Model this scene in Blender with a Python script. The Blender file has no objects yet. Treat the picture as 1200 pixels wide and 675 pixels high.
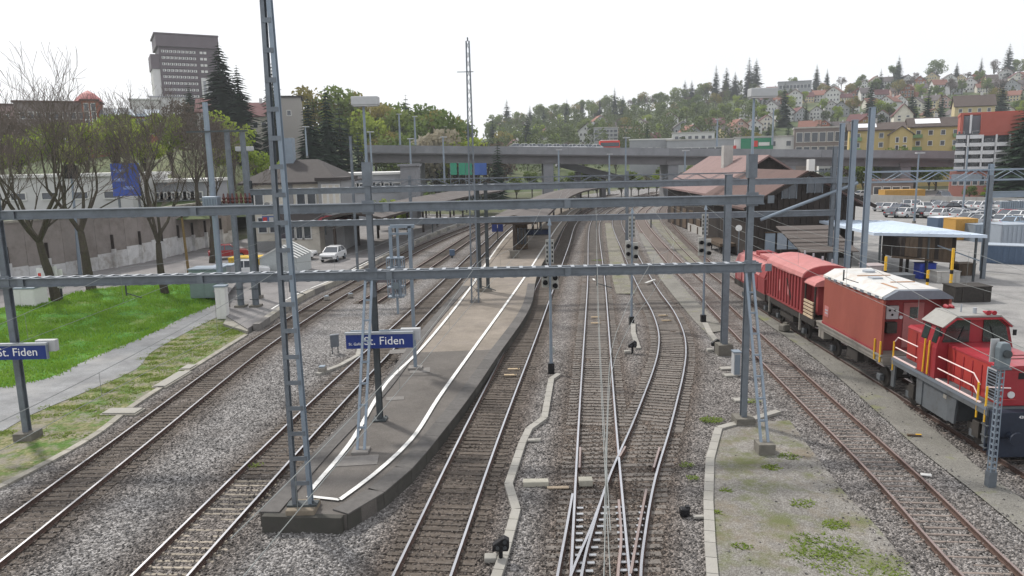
import bpy, math, random
from mathutils import Vector, Matrix
random.seed(7)
SC = bpy.context.scene
COL = SC.collection
R = math.radians
PI = math.pi

# ---------------------------------------------------------------- camera
CAM_F, CAM_YH, CAM_ROLL, CAM_H = 866.7, 188.0, 1.2, 10.8
cam_d = bpy.data.cameras.new('camera')
cam_d.sensor_width = 36.0
cam_d.lens = 36.0 * CAM_F / 1200.0
cam_d.clip_start = 0.1
cam_d.clip_end = 6000
cam = bpy.data.objects.new('camera', cam_d)
COL.objects.link(cam)
PITCH = math.atan((337.5 - CAM_YH) / CAM_F)
cam.matrix_world = (Matrix.Translation((0, 0, CAM_H)) @ Matrix.Rotation(PI / 2 - PITCH, 4, 'X')
                    @ Matrix.Rotation(R(-CAM_ROLL), 4, 'Z'))
SC.camera = cam

# ---------------------------------------------------------------- sky, sun, exposure
SUN_EL, SUN_AZ = 48.0, -42.0          # azimuth from +Y (the way the camera looks), towards -X
w = bpy.data.worlds.new('World'); SC.world = w; w.use_nodes = True
nt = w.node_tree; nt.nodes.clear()
out = nt.nodes.new('ShaderNodeOutputWorld')
bg = nt.nodes.new('ShaderNodeBackground')
sky = nt.nodes.new('ShaderNodeTexSky'); sky.sky_type = 'NISHITA'; sky.sun_disc = False
sky.sun_elevation = R(SUN_EL); sky.sun_rotation = R(SUN_AZ)
sky.air_density = 1.0; sky.dust_density = 3.0
tcw = nt.nodes.new('ShaderNodeTexCoord')
cl = nt.nodes.new('ShaderNodeTexNoise'); cl.inputs['Scale'].default_value = 2.2; cl.inputs['Detail'].default_value = 6
rmp = nt.nodes.new('ShaderNodeMapRange'); rmp.inputs[1].default_value = .3; rmp.inputs[2].default_value = .7
rmp.inputs[3].default_value = .80; rmp.inputs[4].default_value = .96
mx = nt.nodes.new('ShaderNodeMixRGB'); mx.inputs[2].default_value = (9.6, 9.7, 10.0, 1)   # thin bright cloud veil
nt.links.new(tcw.outputs['Generated'], cl.inputs['Vector'])
nt.links.new(cl.outputs[0], rmp.inputs[0]); nt.links.new(rmp.outputs[0], mx.inputs[0])
nt.links.new(sky.outputs[0], mx.inputs[1]); nt.links.new(mx.outputs[0], bg.inputs[0])
bg.inputs[1].default_value = 0.10
nt.links.new(bg.outputs[0], out.inputs[0])
sun_d = bpy.data.lights.new('sun', 'SUN'); sun_d.energy = 3.0; sun_d.angle = R(5); sun_d.color = (1, .95, .88)
sun = bpy.data.objects.new('sun', sun_d); COL.objects.link(sun)
sv = Vector((math.sin(R(SUN_AZ)) * math.cos(R(SUN_EL)), math.cos(R(SUN_AZ)) * math.cos(R(SUN_EL)), math.sin(R(SUN_EL))))
sun.rotation_euler = sv.to_track_quat('Z', 'Y').to_euler()
vs = SC.view_settings
vs.view_transform = 'Standard'; vs.look = 'None'; vs.gamma = 1.0; vs.exposure = 0.26; vs.use_curve_mapping = False
SC.cycles.max_bounces = 5

# ---------------------------------------------------------------- survey helpers (photo measurements -> metres)
_cp, _sp = math.cos(PITCH), math.sin(PITCH)
_cr, _sr = math.cos(R(CAM_ROLL)), math.sin(R(CAM_ROLL))
def _ray(px, py):
    u = px - 600; v = py - 337.5
    a = u * _cr - v * _sr; b = u * _sr + v * _cr
    return a, CAM_F * _cp - b * _sp, -(CAM_F * _sp + b * _cp)
def G(px, py, z=0.0):
    x, y, d = _ray(px, py); t = (z - CAM_H) / d
    return Vector((x * t, y * t, z))
def P(px, py, D):
    x, y, d = _ray(px, py); t = D / y
    return Vector((x * t, D, CAM_H + d * t))

# ---------------------------------------------------------------- materials
MATS = {}
def mat(name, col, rough=.7, metal=0.0, var=.12, scale=6.0, bump=0.0, bscale=40.0, dirt=None, dscale=1.5, damt=.5, spec=.28, stretch=None, coat=0.0):
    """Principled surface with mottled colour, optional stains and fine relief."""
    if name in MATS: return MATS[name]
    m = bpy.data.materials.new(name); m.use_nodes = True
    t = m.node_tree; b = t.nodes['Principled BSDF']
    b.inputs['Roughness'].default_value = rough; b.inputs['Metallic'].default_value = metal
    b.inputs['Specular IOR Level'].default_value = spec
    if coat: b.inputs['Coat Weight'].default_value = coat
    tc = t.nodes.new('ShaderNodeTexCoord'); src = tc.outputs['Object']
    if stretch:
        mp = t.nodes.new('ShaderNodeMapping'); mp.inputs['Scale'].default_value = stretch
        t.links.new(src, mp.inputs[0]); src = mp.outputs[0]
    n = t.nodes.new('ShaderNodeTexNoise'); n.inputs['Scale'].default_value = scale; n.inputs['Detail'].default_value = 5
    n.inputs['Roughness'].default_value = .65
    t.links.new(src, n.inputs['Vector'])
    r = t.nodes.new('ShaderNodeMapRange'); r.inputs[1].default_value = .25; r.inputs[2].default_value = .75
    r.inputs[3].default_value = 1 - var; r.inputs[4].default_value = 1 + var
    t.links.new(n.outputs[0], r.inputs[0])
    oi = t.nodes.new('ShaderNodeObjectInfo')
    r2 = t.nodes.new('ShaderNodeMapRange'); r2.inputs[3].default_value = 1 - var * .6; r2.inputs[4].default_value = 1 + var * .6
    t.links.new(oi.outputs['Random'], r2.inputs[0])
    mu0 = t.nodes.new('ShaderNodeMath'); mu0.operation = 'MULTIPLY'
    t.links.new(r.outputs[0], mu0.inputs[0]); t.links.new(r2.outputs[0], mu0.inputs[1])
    mu = t.nodes.new('ShaderNodeMixRGB'); mu.blend_type = 'MULTIPLY'; mu.inputs[0].default_value = 1
    mu.inputs[1].default_value = (*col, 1)
    t.links.new(mu0.outputs[0], mu.inputs[2]); last = mu.outputs[0]
    if dirt:
        n2 = t.nodes.new('ShaderNodeTexNoise'); n2.inputs['Scale'].default_value = dscale; n2.inputs['Detail'].default_value = 6
        n2.inputs['Roughness'].default_value = .7
        t.links.new(src, n2.inputs['Vector'])
        r3 = t.nodes.new('ShaderNodeMapRange'); r3.inputs[1].default_value = .48; r3.inputs[2].default_value = .68
        r3.inputs[4].default_value = damt
        t.links.new(n2.outputs[0], r3.inputs[0])
        mm = t.nodes.new('ShaderNodeMixRGB'); mm.inputs[2].default_value = (*dirt, 1)
        t.links.new(r3.outputs[0], mm.inputs[0]); t.links.new(last, mm.inputs[1]); last = mm.outputs[0]
    t.links.new(last, b.inputs['Base Color'])
    if bump:
        nb = t.nodes.new('ShaderNodeTexNoise'); nb.inputs['Scale'].default_value = bscale; nb.inputs['Detail'].default_value = 3
        t.links.new(src, nb.inputs['Vector'])
        bp = t.nodes.new('ShaderNodeBump'); bp.inputs['Strength'].default_value = bump; bp.inputs['Distance'].default_value = .03
        t.links.new(nb.outputs[0], bp.inputs['Height']); t.links.new(bp.outputs[0], b.inputs['Normal'])
    MATS[name] = m
    return m

def gravel(name, c1, c2, c3, scale=14.0, bump=.9, patch=None, pscale=.35, plo=.5, phi=.62, seed=0.0, dist=.06):
    """Loose stone: every stone (Voronoi cell) its own tone, with relief; optional patches of another cover."""
    m = bpy.data.materials.new(name); m.use_nodes = True
    t = m.node_tree; b = t.nodes['Principled BSDF']; b.inputs['Roughness'].default_value = .9
    b.inputs['Specular IOR Level'].default_value = .2
    tc = t.nodes.new('ShaderNodeTexCoord')
    v = t.nodes.new('ShaderNodeTexVoronoi'); v.inputs['Scale'].default_value = scale
    t.links.new(tc.outputs['Object'], v.inputs['Vector'])
    sep = t.nodes.new('ShaderNodeSeparateColor'); t.links.new(v.outputs['Color'], sep.inputs[0])
    cr = t.nodes.new('ShaderNodeValToRGB'); e = cr.color_ramp.elements
    e[0].position = 0; e[0].color = (*c1, 1); e[1].position = 1; e[1].color = (*c3, 1)
    k = cr.color_ramp.elements.new(.55); k.color = (*c2, 1)
    t.links.new(sep.outputs[0], cr.inputs[0])
    n = t.nodes.new('ShaderNodeTexNoise'); n.inputs['Scale'].default_value = .55; n.inputs['Detail'].default_value = 7; n.inputs['Roughness'].default_value = .7
    t.links.new(tc.outputs['Object'], n.inputs['Vector'])
    r = t.nodes.new('ShaderNodeMapRange'); r.inputs[1].default_value = .3; r.inputs[2].default_value = .7
    r.inputs[3].default_value = .72; r.inputs[4].default_value = 1.22
    t.links.new(n.outputs[0], r.inputs[0])
    mu = t.nodes.new('ShaderNodeMixRGB'); mu.blend_type = 'MULTIPLY'; mu.inputs[0].default_value = 1
    t.links.new(cr.outputs[0], mu.inputs[1]); t.links.new(r.outputs[0], mu.inputs[2]); last = mu.outputs[0]
    for i, pc in enumerate(patch or []):
        n2 = t.nodes.new('ShaderNodeTexNoise'); n2.inputs['Scale'].default_value = pscale * (1 + .6 * i); n2.inputs['Detail'].default_value = 8
        n2.inputs['Roughness'].default_value = .68
        mp = t.nodes.new('ShaderNodeMapping'); mp.inputs['Location'].default_value = (seed + 13 * i, 7 * i, 0)
        t.links.new(tc.outputs['Object'], mp.inputs[0]); t.links.new(mp.outputs[0], n2.inputs['Vector'])
        r3 = t.nodes.new('ShaderNodeMapRange'); r3.inputs[1].default_value = plo; r3.inputs[2].default_value = phi; r3.inputs[4].default_value = .85
        t.links.new(n2.outputs[0], r3.inputs[0])
        mm = t.nodes.new('ShaderNodeMixRGB'); mm.inputs[2].default_value = (*pc, 1)
        t.links.new(r3.outputs[0], mm.inputs[0]); t.links.new(last, mm.inputs[1]); last = mm.outputs[0]
    t.links.new(last, b.inputs['Base Color'])
    bp = t.nodes.new('ShaderNodeBump'); bp.inputs['Strength'].default_value = bump; bp.inputs['Distance'].default_value = dist
    bp.invert = True
    t.links.new(v.outputs['Distance'], bp.inputs['Height']); t.links.new(bp.outputs[0], b.inputs['Normal'])
    MATS[name] = m
    return m

# ---------------------------------------------------------------- mesh building
FRAME = {}
class MB:
    def __init__(s): s.v = []; s.f = []; s.m = []; s.k = 0
    def add(s, vs_, fs_):
        o = len(s.v); s.v += [tuple(v) for v in vs_]
        for f in fs_: s.f.append(tuple(i + o for i in f)); s.m.append(s.k)
        return s
    def box(s, c, size, rz=0.0, M=None):
        x, y, z = (a / 2 for a in size)
        co = [(-x, -y, -z), (x, -y, -z), (x, y, -z), (-x, y, -z), (-x, -y, z), (x, -y, z), (x, y, z), (-x, y, z)]
        if M is None: M = Matrix.Rotation(rz, 3, 'Z')
        c = Vector(c)
        return s.add([M @ Vector(p) + c for p in co], [(0, 3, 2, 1), (4, 5, 6, 7), (0, 1, 5, 4), (1, 2, 6, 5), (2, 3, 7, 6), (3, 0, 4, 7)])
    def bx(s, x0, x1, y0, y1, z0, z1):
        return s.box(((x0 + x1) / 2, (y0 + y1) / 2, (z0 + z1) / 2), (abs(x1 - x0), abs(y1 - y0), abs(z1 - z0)))
    def bar(s, a, b, w, h=None, up=(0, 0, 1)):
        a = Vector(a); b = Vector(b); h = h or w
        d = (b - a); L = d.length; d.normalize()
        u = Vector(up)
        if abs(d.dot(u)) > .98: u = Vector((0, 1, 0))
        sx = d.cross(u).normalized(); uz = sx.cross(d)
        M = Matrix((sx, d, uz)).transposed()
        return s.box((a + b) / 2, (w, L, h), M=M)
    def ibeam(s, a, b, w, h, tf=.04, tw=.03, up=(0, 0, 1)):
        a = Vector(a); b = Vector(b); d = (b - a).normalized(); u = Vector(up)
        if abs(d.dot(u)) > .98: u = Vector((0, 1, 0))
        sx = d.cross(u).normalized(); uz = sx.cross(d)
        s.bar(a + uz * (h - tf) / 2, b + uz * (h - tf) / 2, w, tf, up)
        s.bar(a - uz * (h - tf) / 2, b - uz * (h - tf) / 2, w, tf, up)
        return s.bar(a, b, tw, h - 2 * tf, up)
    def tube(s, pts, r, n=6, r2=None, cap=True):
        pts = [Vector(p) for p in pts]; N = len(pts); rings = []
        d0 = (pts[1] - pts[0]).normalized()
        u = Vector((0, 0, 1)) if abs(d0.z) < .9 else Vector((1, 0, 0))
        o = len(s.v)
        for i, p in enumerate(pts):
            d = (pts[min(i + 1, N - 1)] - pts[max(i - 1, 0)]).normalized()
            sx = d.cross(u).normalized(); uy = sx.cross(d); u = uy
            rr = r[i] if isinstance(r, (list, tuple)) else (r if r2 is None else r + (r2 - r) * i / (N - 1))
            for k in range(n):
                a = 2 * PI * k / n
                s.v.append(tuple(p + (sx * math.cos(a) + uy * math.sin(a)) * rr))
        for i in range(N - 1):
            for k in range(n):
                a = o + i * n + k; b = o + i * n + (k + 1) % n
                s.f.append((a, b, b + n, a + n)); s.m.append(s.k)
        if cap:
            s.f.append(tuple(o + k for k in range(n - 1, -1, -1))); s.m.append(s.k)
            s.f.append(tuple(o + (N - 1) * n + k for k in range(n))); s.m.append(s.k)
        return s
    def cyl(s, a, b, r, n=12): return s.tube([a, b], r, n)
    def prism(s, poly, z0, z1):
        """vertical prism over an xy polygon (counter-clockwise)"""
        n = len(poly)
        ar = sum(poly[i][0] * poly[(i + 1) % n][1] - poly[(i + 1) % n][0] * poly[i][1] for i in range(n))
        if ar < 0: poly = poly[::-1]
        vs_ = [(p[0], p[1], z0) for p in poly] + [(p[0], p[1], z1) for p in poly]
        fs_ = [tuple(range(n - 1, -1, -1)), tuple(range(n, 2 * n))]
        fs_ += [(i, (i + 1) % n, n + (i + 1) % n, n + i) for i in range(n)]
        return s.add(vs_, fs_)
    def extrude(s, prof, a, b):
        """profile given as points around a; swept by vector b-a"""
        n = len(prof); d = Vector(b) - Vector(a)
        vs_ = [Vector(p) for p in prof] + [Vector(p) + d for p in prof]
        fs_ = [tuple(range(n - 1, -1, -1)), tuple(range(n, 2 * n))]
        fs_ += [(i, (i + 1) % n, n + (i + 1) % n, n + i) for i in range(n)]
        return s.add(vs_, fs_)
    def quad(s, a, b, c, d): return s.add([a, b, c, d], [(0, 1, 2, 3)])
    def build(s, name, material, parent=None, smooth=False, bevel=0.0):
        me = bpy.data.meshes.new(name)
        M = FRAME.get(parent.name, Matrix.Identity(4)) if parent else Matrix.Identity(4)
        Mi = M.inverted()
        vv = [tuple(Mi @ Vector(v)) for v in s.v] if parent else s.v
        me.from_pydata(vv, [], s.f)
        ms = material if isinstance(material, (list, tuple)) else [material]
        for m_ in ms: me.materials.append(m_)
        if len(ms) > 1: me.polygons.foreach_set('material_index', s.m)
        if smooth: me.polygons.foreach_set('use_smooth', [True] * len(me.polygons))
        me.update()
        o = bpy.data.objects.new(name, me); COL.objects.link(o)
        if parent: o.parent = parent
        FRAME[o.name] = M
        if bevel:
            bv = o.modifiers.new('bevel', 'BEVEL'); bv.width = bevel; bv.segments = 2; bv.limit_method = 'ANGLE'
        return o

def tag(o, label=None, cat=None, group=None, kind=None):
    if label: o['label'] = label
    if cat: o['category'] = cat
    if group: o['group'] = group
    if kind: o['kind'] = kind
    return o
def thing(name, label, cat, loc=(0, 0, 0), rz=0.0, group=None):
    o = bpy.data.objects.new(name, None); COL.objects.link(o)
    o.empty_display_size = .2
    o.location = loc; o.rotation_euler = (0, 0, rz)
    FRAME[o.name] = Matrix.Translation(loc) @ Matrix.Rotation(rz, 4, 'Z')
    return tag(o, label, cat, group)
def local(o, name=None):
    """build in the thing's own coordinates: temporarily treat its frame as identity"""
    FRAME[o.name] = Matrix.Identity(4); return o
def copy_tree(o, parent=None):
    c = o.copy(); COL.objects.link(c); c.parent = parent
    FRAME[c.name] = Matrix.Identity(4)
    for ch in list(o.children): copy_tree(ch, c)
    return c
def struct(o): o['kind'] = 'structure'; return o
def smooth_path(pts, step=.5):
    pts = [Vector(p) for p in pts]; out_ = []
    ext = [pts[0] * 2 - pts[1]] + pts + [pts[-1] * 2 - pts[-2]]
    for i in range(1, len(ext) - 2):
        p0, p1, p2, p3 = ext[i - 1:i + 3]
        n = max(1, int((p2 - p1).length / step))
        t0, t1, t2, t3 = 0.0, 0, 0, 0
        t1 = t0 + math.sqrt((p1 - p0).length); t2 = t1 + math.sqrt((p2 - p1).length); t3 = t2 + math.sqrt((p3 - p2).length)
        for k in range(n):
            t = t1 + (t2 - t1) * k / n
            A1 = p0 * ((t1 - t) / (t1 - t0)) + p1 * ((t - t0) / (t1 - t0))
            A2 = p1 * ((t2 - t) / (t2 - t1)) + p2 * ((t - t1) / (t2 - t1))
            A3 = p2 * ((t3 - t) / (t3 - t2)) + p3 * ((t - t2) / (t3 - t2))
            B1 = A1 * ((t2 - t) / (t2 - t0)) + A2 * ((t - t0) / (t2 - t0))
            B2 = A2 * ((t3 - t) / (t3 - t1)) + A3 * ((t - t1) / (t3 - t1))
            out_.append(B1 * ((t2 - t) / (t2 - t1)) + B2 * ((t - t1) / (t2 - t1)))
    out_.append(pts[-1]); return out_
def offset(path, d):
    """offset a path sideways (to its right for d>0) in plan"""
    o = []
    for i, p in enumerate(path):
        t = path[min(i + 1, len(path) - 1)] - path[max(i - 1, 0)]; t.z = 0; t.normalize()
        o.append(p + Vector((t.y, -t.x, 0)) * d)
    return o
def lerp(a, b, t): return a + (b - a) * t
# ================================================================ SETTING: ground sheets
M_BALLAST = gravel('ballast_stone', (.088, .084, .082), (.215, .206, .20), (.46, .445, .435), 16, 1.0, [(.13, .115, .105)], .22, .56, .74, dist=.08)
def dust_layer(m, attr, col):
    t = m.node_tree; b = t.nodes['Principled BSDF']; old = b.inputs['Base Color'].links[0].from_socket
    a = t.nodes.new('ShaderNodeAttribute'); a.attribute_name = attr
    v = t.nodes.new('ShaderNodeMixRGB'); v.blend_type = 'MULTIPLY'; v.inputs[2].default_value = (*col, 1)
    t.links.new(a.outputs['Fac'], v.inputs[0]); t.links.new(old, v.inputs[1]); t.links.new(v.outputs[0], b.inputs['Base Color'])
dust_layer(M_BALLAST, 'brake_dust', (.52, .44, .38))
M_EARTH = gravel('earth_and_grass', (.05, .06, .03), (.085, .095, .045), (.12, .125, .065), 3, .5, [(.16, .15, .12)], .05)
M_VERGE = gravel('weedy_verge', (.10, .12, .04), (.17, .17, .075), (.26, .235, .14), 9, .7, [(.06, .14, .018), (.22, .20, .17)], .7, .47, .60)
M_CONC = gravel('worn_concrete_ground', (.15, .14, .125), (.20, .19, .175), (.28, .27, .25), 26, .5, [(.17, .14, .095), (.11, .125, .045)], .38, .50, .66, seed=3, dist=.03)
M_STRIP = gravel('gravel_path', (.15, .145, .13), (.19, .183, .165), (.24, .232, .21), 34, .4, [(.18, .19, .085)], .4, .56, .66, seed=9, dist=.02)
M_WEEDY = gravel('weedy_gravel', (.14, .13, .11), (.19, .18, .15), (.26, .25, .21), 16, .6, [(.15, .16, .075)], .35, .52, .66, seed=4)
M_ASPH = gravel('pale_asphalt', (.19, .195, .20), (.23, .235, .24), (.27, .275, .28), 40, .25, [(.29, .285, .275), (.15, .15, .155)], .35, .5, .72, seed=5, dist=.01)
M_ROAD = gravel('road_asphalt', (.17, .165, .165), (.205, .195, .195), (.24, .23, .225), 40, .2, [(.25, .24, .235)], .2, .5, .8, dist=.01)
M_YARD = gravel('yard_surface', (.21, .205, .20), (.25, .245, .24), (.29, .285, .28), 25, .3, [(.18, .175, .165), (.30, .295, .285)], .15, .5, .75, dist=.02)
M_GRASSBASE = gravel('turf', (.04, .14, .014), (.07, .20, .02), (.11, .26, .035), 12, .7, [(.17, .22, .06), (.05, .13, .02)], .4, .48, .62)

def sheet(name, pts, z, m, kind='structure'):
    mb = MB(); n = len(pts)
    ar = sum(pts[i][0] * pts[(i + 1) % n][1] - pts[(i + 1) % n][0] * pts[i][1] for i in range(n))
    if ar < 0: pts = pts[::-1]
    mb.add([(p[0], p[1], z) for p in pts], [tuple(range(n))])
    o = mb.build(name, m); o['kind'] = kind; return o

# the big ground reaches the horizon; sunk a little under the yard's own sheets
sheet('ground', [(-980, -20), (980, -20), (980, 1130), (-980, 1130)], -.06, M_EARTH)
def strip_poly(left, right): return [tuple(p[:2]) for p in left] + [tuple(p[:2]) for p in reversed(right)]

kerb_px = [(-80, 612), (0, 572), (105, 515), (158, 475), (216, 438), (290, 392), (330, 366), (360, 345), (401, 327), (424, 315), (470, 292), (520, 270), (560, 257)]
KERB = [G(x, y, 0) for x, y in kerb_px]
tb_left = [Vector((-19.5, 4, 0)), Vector((-18.6, 12, 0))] + KERB + [Vector((4, 175, 0)), Vector((24, 230, 0)), Vector((60, 300, 0))]
tb_right = [Vector((26, 4, 0)), Vector((25, 40, 0)), Vector((26, 70, 0)), Vector((34, 120, 0)), Vector((52, 180, 0)), Vector((120, 300, 0))]
# ballast: a finely divided sheet with the low heaps and hollows of real track bed
def ballast_bed():
    mb = MB(); random.seed(3)
    ys = []; y = 4.0
    while y < 300: ys.append(y); y += .35 + max(0, y - 30) * .05
    def interp(L, y):
        for a, b in zip(L, L[1:]):
            if a.y <= y <= b.y: return a.x + (b.x - a.x) * (y - a.y) / (b.y - a.y)
        return L[-1].x
    NX = 90; grid = []
    from mathutils import noise
    for y in ys:
        a, b = interp(tb_left, y), interp(tb_right, y)
        for i in range(NX + 1):
            x = a + (b - a) * i / NX
            z = .035 * noise.noise((x * .9, y * .5, 0)) + .02 * noise.noise((x * 2.7, y * 2.1, 5))
            mb.v.append((x, y, z - .005))
    for j in range(len(ys) - 1):
        for i in range(NX):
            a = j * (NX + 1) + i
            mb.f.append((a, a + 1, a + NX + 2, a + NX + 1)); mb.m.append(0)
    o = mb.build('track_bed', M_BALLAST, smooth=True); return struct(o)
BED = ballast_bed()

# left: service path, weedy verge, grass bank, upper road, forecourt
path_up = [(-160, 500), (0, 454), (53, 444), (105, 420), (158, 399), (226, 367), (262, 352)]
path_dn = [(-160, 585), (0, 507), (32, 488), (105, 457), (160, 432), (176, 414), (221, 388), (262, 368)]
PU = smooth_path([G(x, y, .05) for x, y in path_up], 1.0); PD = smooth_path([G(x, y, .05) for x, y in path_dn], 1.0)
sheet('service_path', strip_poly(PU, PD), .05, M_ASPH)
VK = [p + Vector((-.05, 0, 0)) for p in [Vector((-19.6, 4, 0)), Vector((-18.7, 12, 0))] + KERB[:6]]
sheet('verge', strip_poly([Vector((-45, 4, 0)), Vector((-40, 14, 0))] + [p + Vector((-.6, 0, 0)) for p in PU[2:]] + [G(296, 360)], VK), .03, M_VERGE)
# concrete kerb stones along the verge
kerb = thing('kerb', 'weathered concrete kerb line between the weedy verge and the leftmost track', 'kerb', KERB[1])
kp = smooth_path([Vector((-19.5, 4, 0)), Vector((-18.6, 12, 0))] + KERB[:6], .25)
M_OLDC = mat('old_concrete', (.30, .285, .25), .9, var=.25, scale=3, bump=.4, bscale=30, dirt=(.16, .15, .11), dscale=1.3)
i = 0
while i < len(kp) - 5:
    a, b = kp[i], kp[i + 4]; d = (b - a) * .485; c = (a + b) / 2
    MB().bar(c - d, c + d, .30, .16).build('kerb_stone', M_OLDC, kerb); i += 4
# bank
bank_top = [(-170, 385), (0, 362), (17, 359), (52, 352), (112, 340), (170, 334), (235, 329)]
BT = smooth_path([G(x, y, .9) for x, y in bank_top], 1.5)
def resample(L, n):
    Ls = [0]
    for a, b in zip(L, L[1:]): Ls.append(Ls[-1] + (b - a).length)
    o = []
    for k in range(n):
        s = Ls[-1] * k / (n - 1); j = 0
        while j < len(L) - 2 and Ls[j + 1] < s: j += 1
        t = (s - Ls[j]) / max(1e-6, Ls[j + 1] - Ls[j]); o.append(L[j].lerp(L[j + 1], min(1, t)))
    return o
NB = 40
bl = resample(PU, NB); bt = resample(BT, NB)
mb = MB(); bank_tris = []
for j in range(9):
    t = j / 8; s = t * t * (3 - 2 * t)
    for k in range(NB):
        p = bl[k].lerp(bt[k], t); p.z = .04 + .9 * s + .05 * math.sin(k * 1.7 + j * 2.3) * (0 < j < 8); mb.v.append(tuple(p))
for j in range(8):
    for k in range(NB - 1):
        a = j * NB + k; mb.f.append((a, a + 1, a + NB + 1, a + NB)); mb.m.append(0)
bank = struct(mb.build('grass_bank', M_GRASSBASE, smooth=True)); BANKV = mb.v; BANKF = mb.f
# upper road up to the foot of the retaining wall
WALLB = [G(x, y, .9) for x, y in [(-170, 372), (-60, 346), (77, 323), (178, 305), (240, 290), (275, 283)]]
sheet('upper_road', strip_poly(WALLB, [p for p in BT] + [G(262, 352, .9), G(300, 300, .9)]), .9, M_ROAD)
# station forecourt
fore = [G(x, y, .3) for x, y in [(235, 331), (250, 345), (262, 368), (290, 385), (346, 350), (368, 338), (420, 310), (470, 286), (520, 266), (560, 252), (480, 250), (360, 262), (275, 283)]]
fo = MB(); fo.prism([(p.x, p.y) for p in fore], -.2, .3); struct(fo.build('station_forecourt', M_ROAD))

# right: concrete apron beside the trough, gravel paths, yard
sheet('concrete_apron', [tuple(G(x, y, 0)[:2]) for x, y in [(834, 720), (834, 600), (836, 540), (842, 508), (880, 497), (925, 494), (950, 528), (990, 580), (1030, 622), (1085, 690), (1110, 730)]], .06, M_CONC)
sheet('gravel_path', strip_poly(smooth_path([G(x, y) for x, y in [(1290, 705), (1200, 627), (1133, 572), (1084, 534), (1042, 497), (978, 440), (930, 402), (898, 380), (880, 366)]], 1.0),
                                smooth_path([G(x, y) for x, y in [(1290, 660), (1200, 588), (1159, 560), (1125, 531), (1089, 500), (1018, 440), (950, 397), (915, 376), (895, 362)]], 1.0)), .065, M_STRIP)
sheet('gravel_path', strip_poly([G(x, y) for x, y in [(748, 274), (760, 300), (772, 325), (787, 345), (812, 375), (828, 392)]],
                                [G(x, y) for x, y in [(754, 274), (772, 300), (790, 325), (812, 350), (838, 375), (850, 388)]]), .065, M_STRIP)
sheet('gravel_path', strip_poly([G(x, y) for x, y in [(760, 258), (775, 275), (795, 297), (815, 315)]],
                                [G(x, y) for x, y in [(772, 258), (790, 275), (812, 297), (832, 315)]]), .065, M_WEEDY)
sheet('gravel_path', strip_poly([G(x, y) for x, y in [(709, 262), (712, 290), (716, 320), (722, 345)]],
                                [G(x, y) for x, y in [(716, 262), (726, 290), (735, 320), (744, 345)]]), .065, M_WEEDY)
sheet('yard', [(21.2, 10), (21.4, 55), (23.2, 72), (30, 105), (45, 150), (60, 180), (110, 215), (180, 215), (180, 10)], .07, M_YARD)

# ================================================================ TRACKS
M_RAILTOP = mat('polished_rail_head', (.62, .62, .64), .28, 1.0, var=.1, scale=2)
M_RAILRUST = mat('rusty_rail_side', (.085, .055, .045), .85, var=.3, scale=8)
M_RAILBROWN = mat('brown_rail_head', (.36, .29, .27), .45, .8, var=.2, scale=3)
M_SLW = mat('dark_timber_sleeper', (.085, .07, .058), .9, var=.35, scale=9, bump=.4, dirt=(.16, .145, .13), dscale=3, damt=.6)
M_SLG = mat('grey_timber_sleeper', (.15, .135, .122), .9, var=.35, scale=9, bump=.4, dirt=(.24, .22, .20), dscale=3, damt=.6)
M_SLS = mat('steel_sleeper', (.20, .165, .145), .8, var=.25, scale=7, dirt=(.27, .25, .23), dscale=3, damt=.6)
M_SLP = mat('pale_steel_sleeper', (.30, .265, .215), .8, var=.25, scale=7, dirt=(.15, .13, .11), dscale=3)

RT = .18
def rail_mesh(mb, path, s=1.0):
    """rail profile swept along the path of its running surface; slot 0 head top, slot 1 the rest"""
    prof = [(-.036, 0), (.036, 0), (.036, -.04), (.012, -.055), (.012, -.135), (.07, -.15), (.07, -.165), (-.07, -.165), (-.07, -.15), (-.012, -.135), (-.012, -.055), (-.036, -.04)]
    n = len(prof); o = len(mb.v)
    for i, p in enumerate(path):
        t = path[min(i + 1, len(path) - 1)] - path[max(i - 1, 0)]; t.z = 0; t.normalize()
        sx = Vector((t.y, -t.x, 0))
        for a, b in prof: mb.v.append(tuple(p + sx * a * s + Vector((0, 0, b))))
    for i in range(len(path) - 1):
        for k in range(n):
            a = o + i * n + k; b = o + i * n + (k + 1) % n
            mb.f.append((a, a + n, b + n, b)); mb.m.append(0 if k == 0 else 1)
    mb.f.append(tuple(o + k for k in range(n))); mb.m.append(1)
    mb.f.append(tuple(o + (len(path) - 1) * n + n - 1 - k for k in range(n))); mb.m.append(1)
    return mb
def sleeper_mesh(name, m, L, wd, h=.12, curved=False):
    mb = MB()
    if curved:   # trough-shaped steel sleeper with turned-down ends
        n = 6
        for i in range(n + 1):
            x = -L / 2 + L * i / n; z = .02 if 0 < i < n else -.03
            mb.v += [(x, -wd / 2, z - .06), (x, -wd * .3, z), (x, wd * .3, z), (x, wd / 2, z - .06)]
        for i in range(n):
            for k in range(3):
                a = i * 4 + k; mb.f.append((a, a + 4, a + 5, a + 1)); mb.m.append(0)
    else:
        mb.box((0, 0, .02 - h / 2), (L, wd, h))
    for sx in (-1, 1):
        for q in (-.105, .105):
            mb.box((sx * .75 + q, 0, .035), (.05, wd * .6, .05))
    o = mb.build(name, m); me = o.data; bpy.data.objects.remove(o); return me
SL = {}
for key, m, L, wd, cv in (('w', M_SLW, 2.5, .23, 0), ('g', M_SLG, 2.5, .23, 0), ('s', M_SLS, 2.35, .13, 1), ('p', M_SLP, 2.4, .15, 1), ('sw', M_SLG, 3.6, .22, 0)):
    SL[key] = sleeper_mesh('sleeper', m, L, wd, .12, cv)
TR = {}
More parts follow.
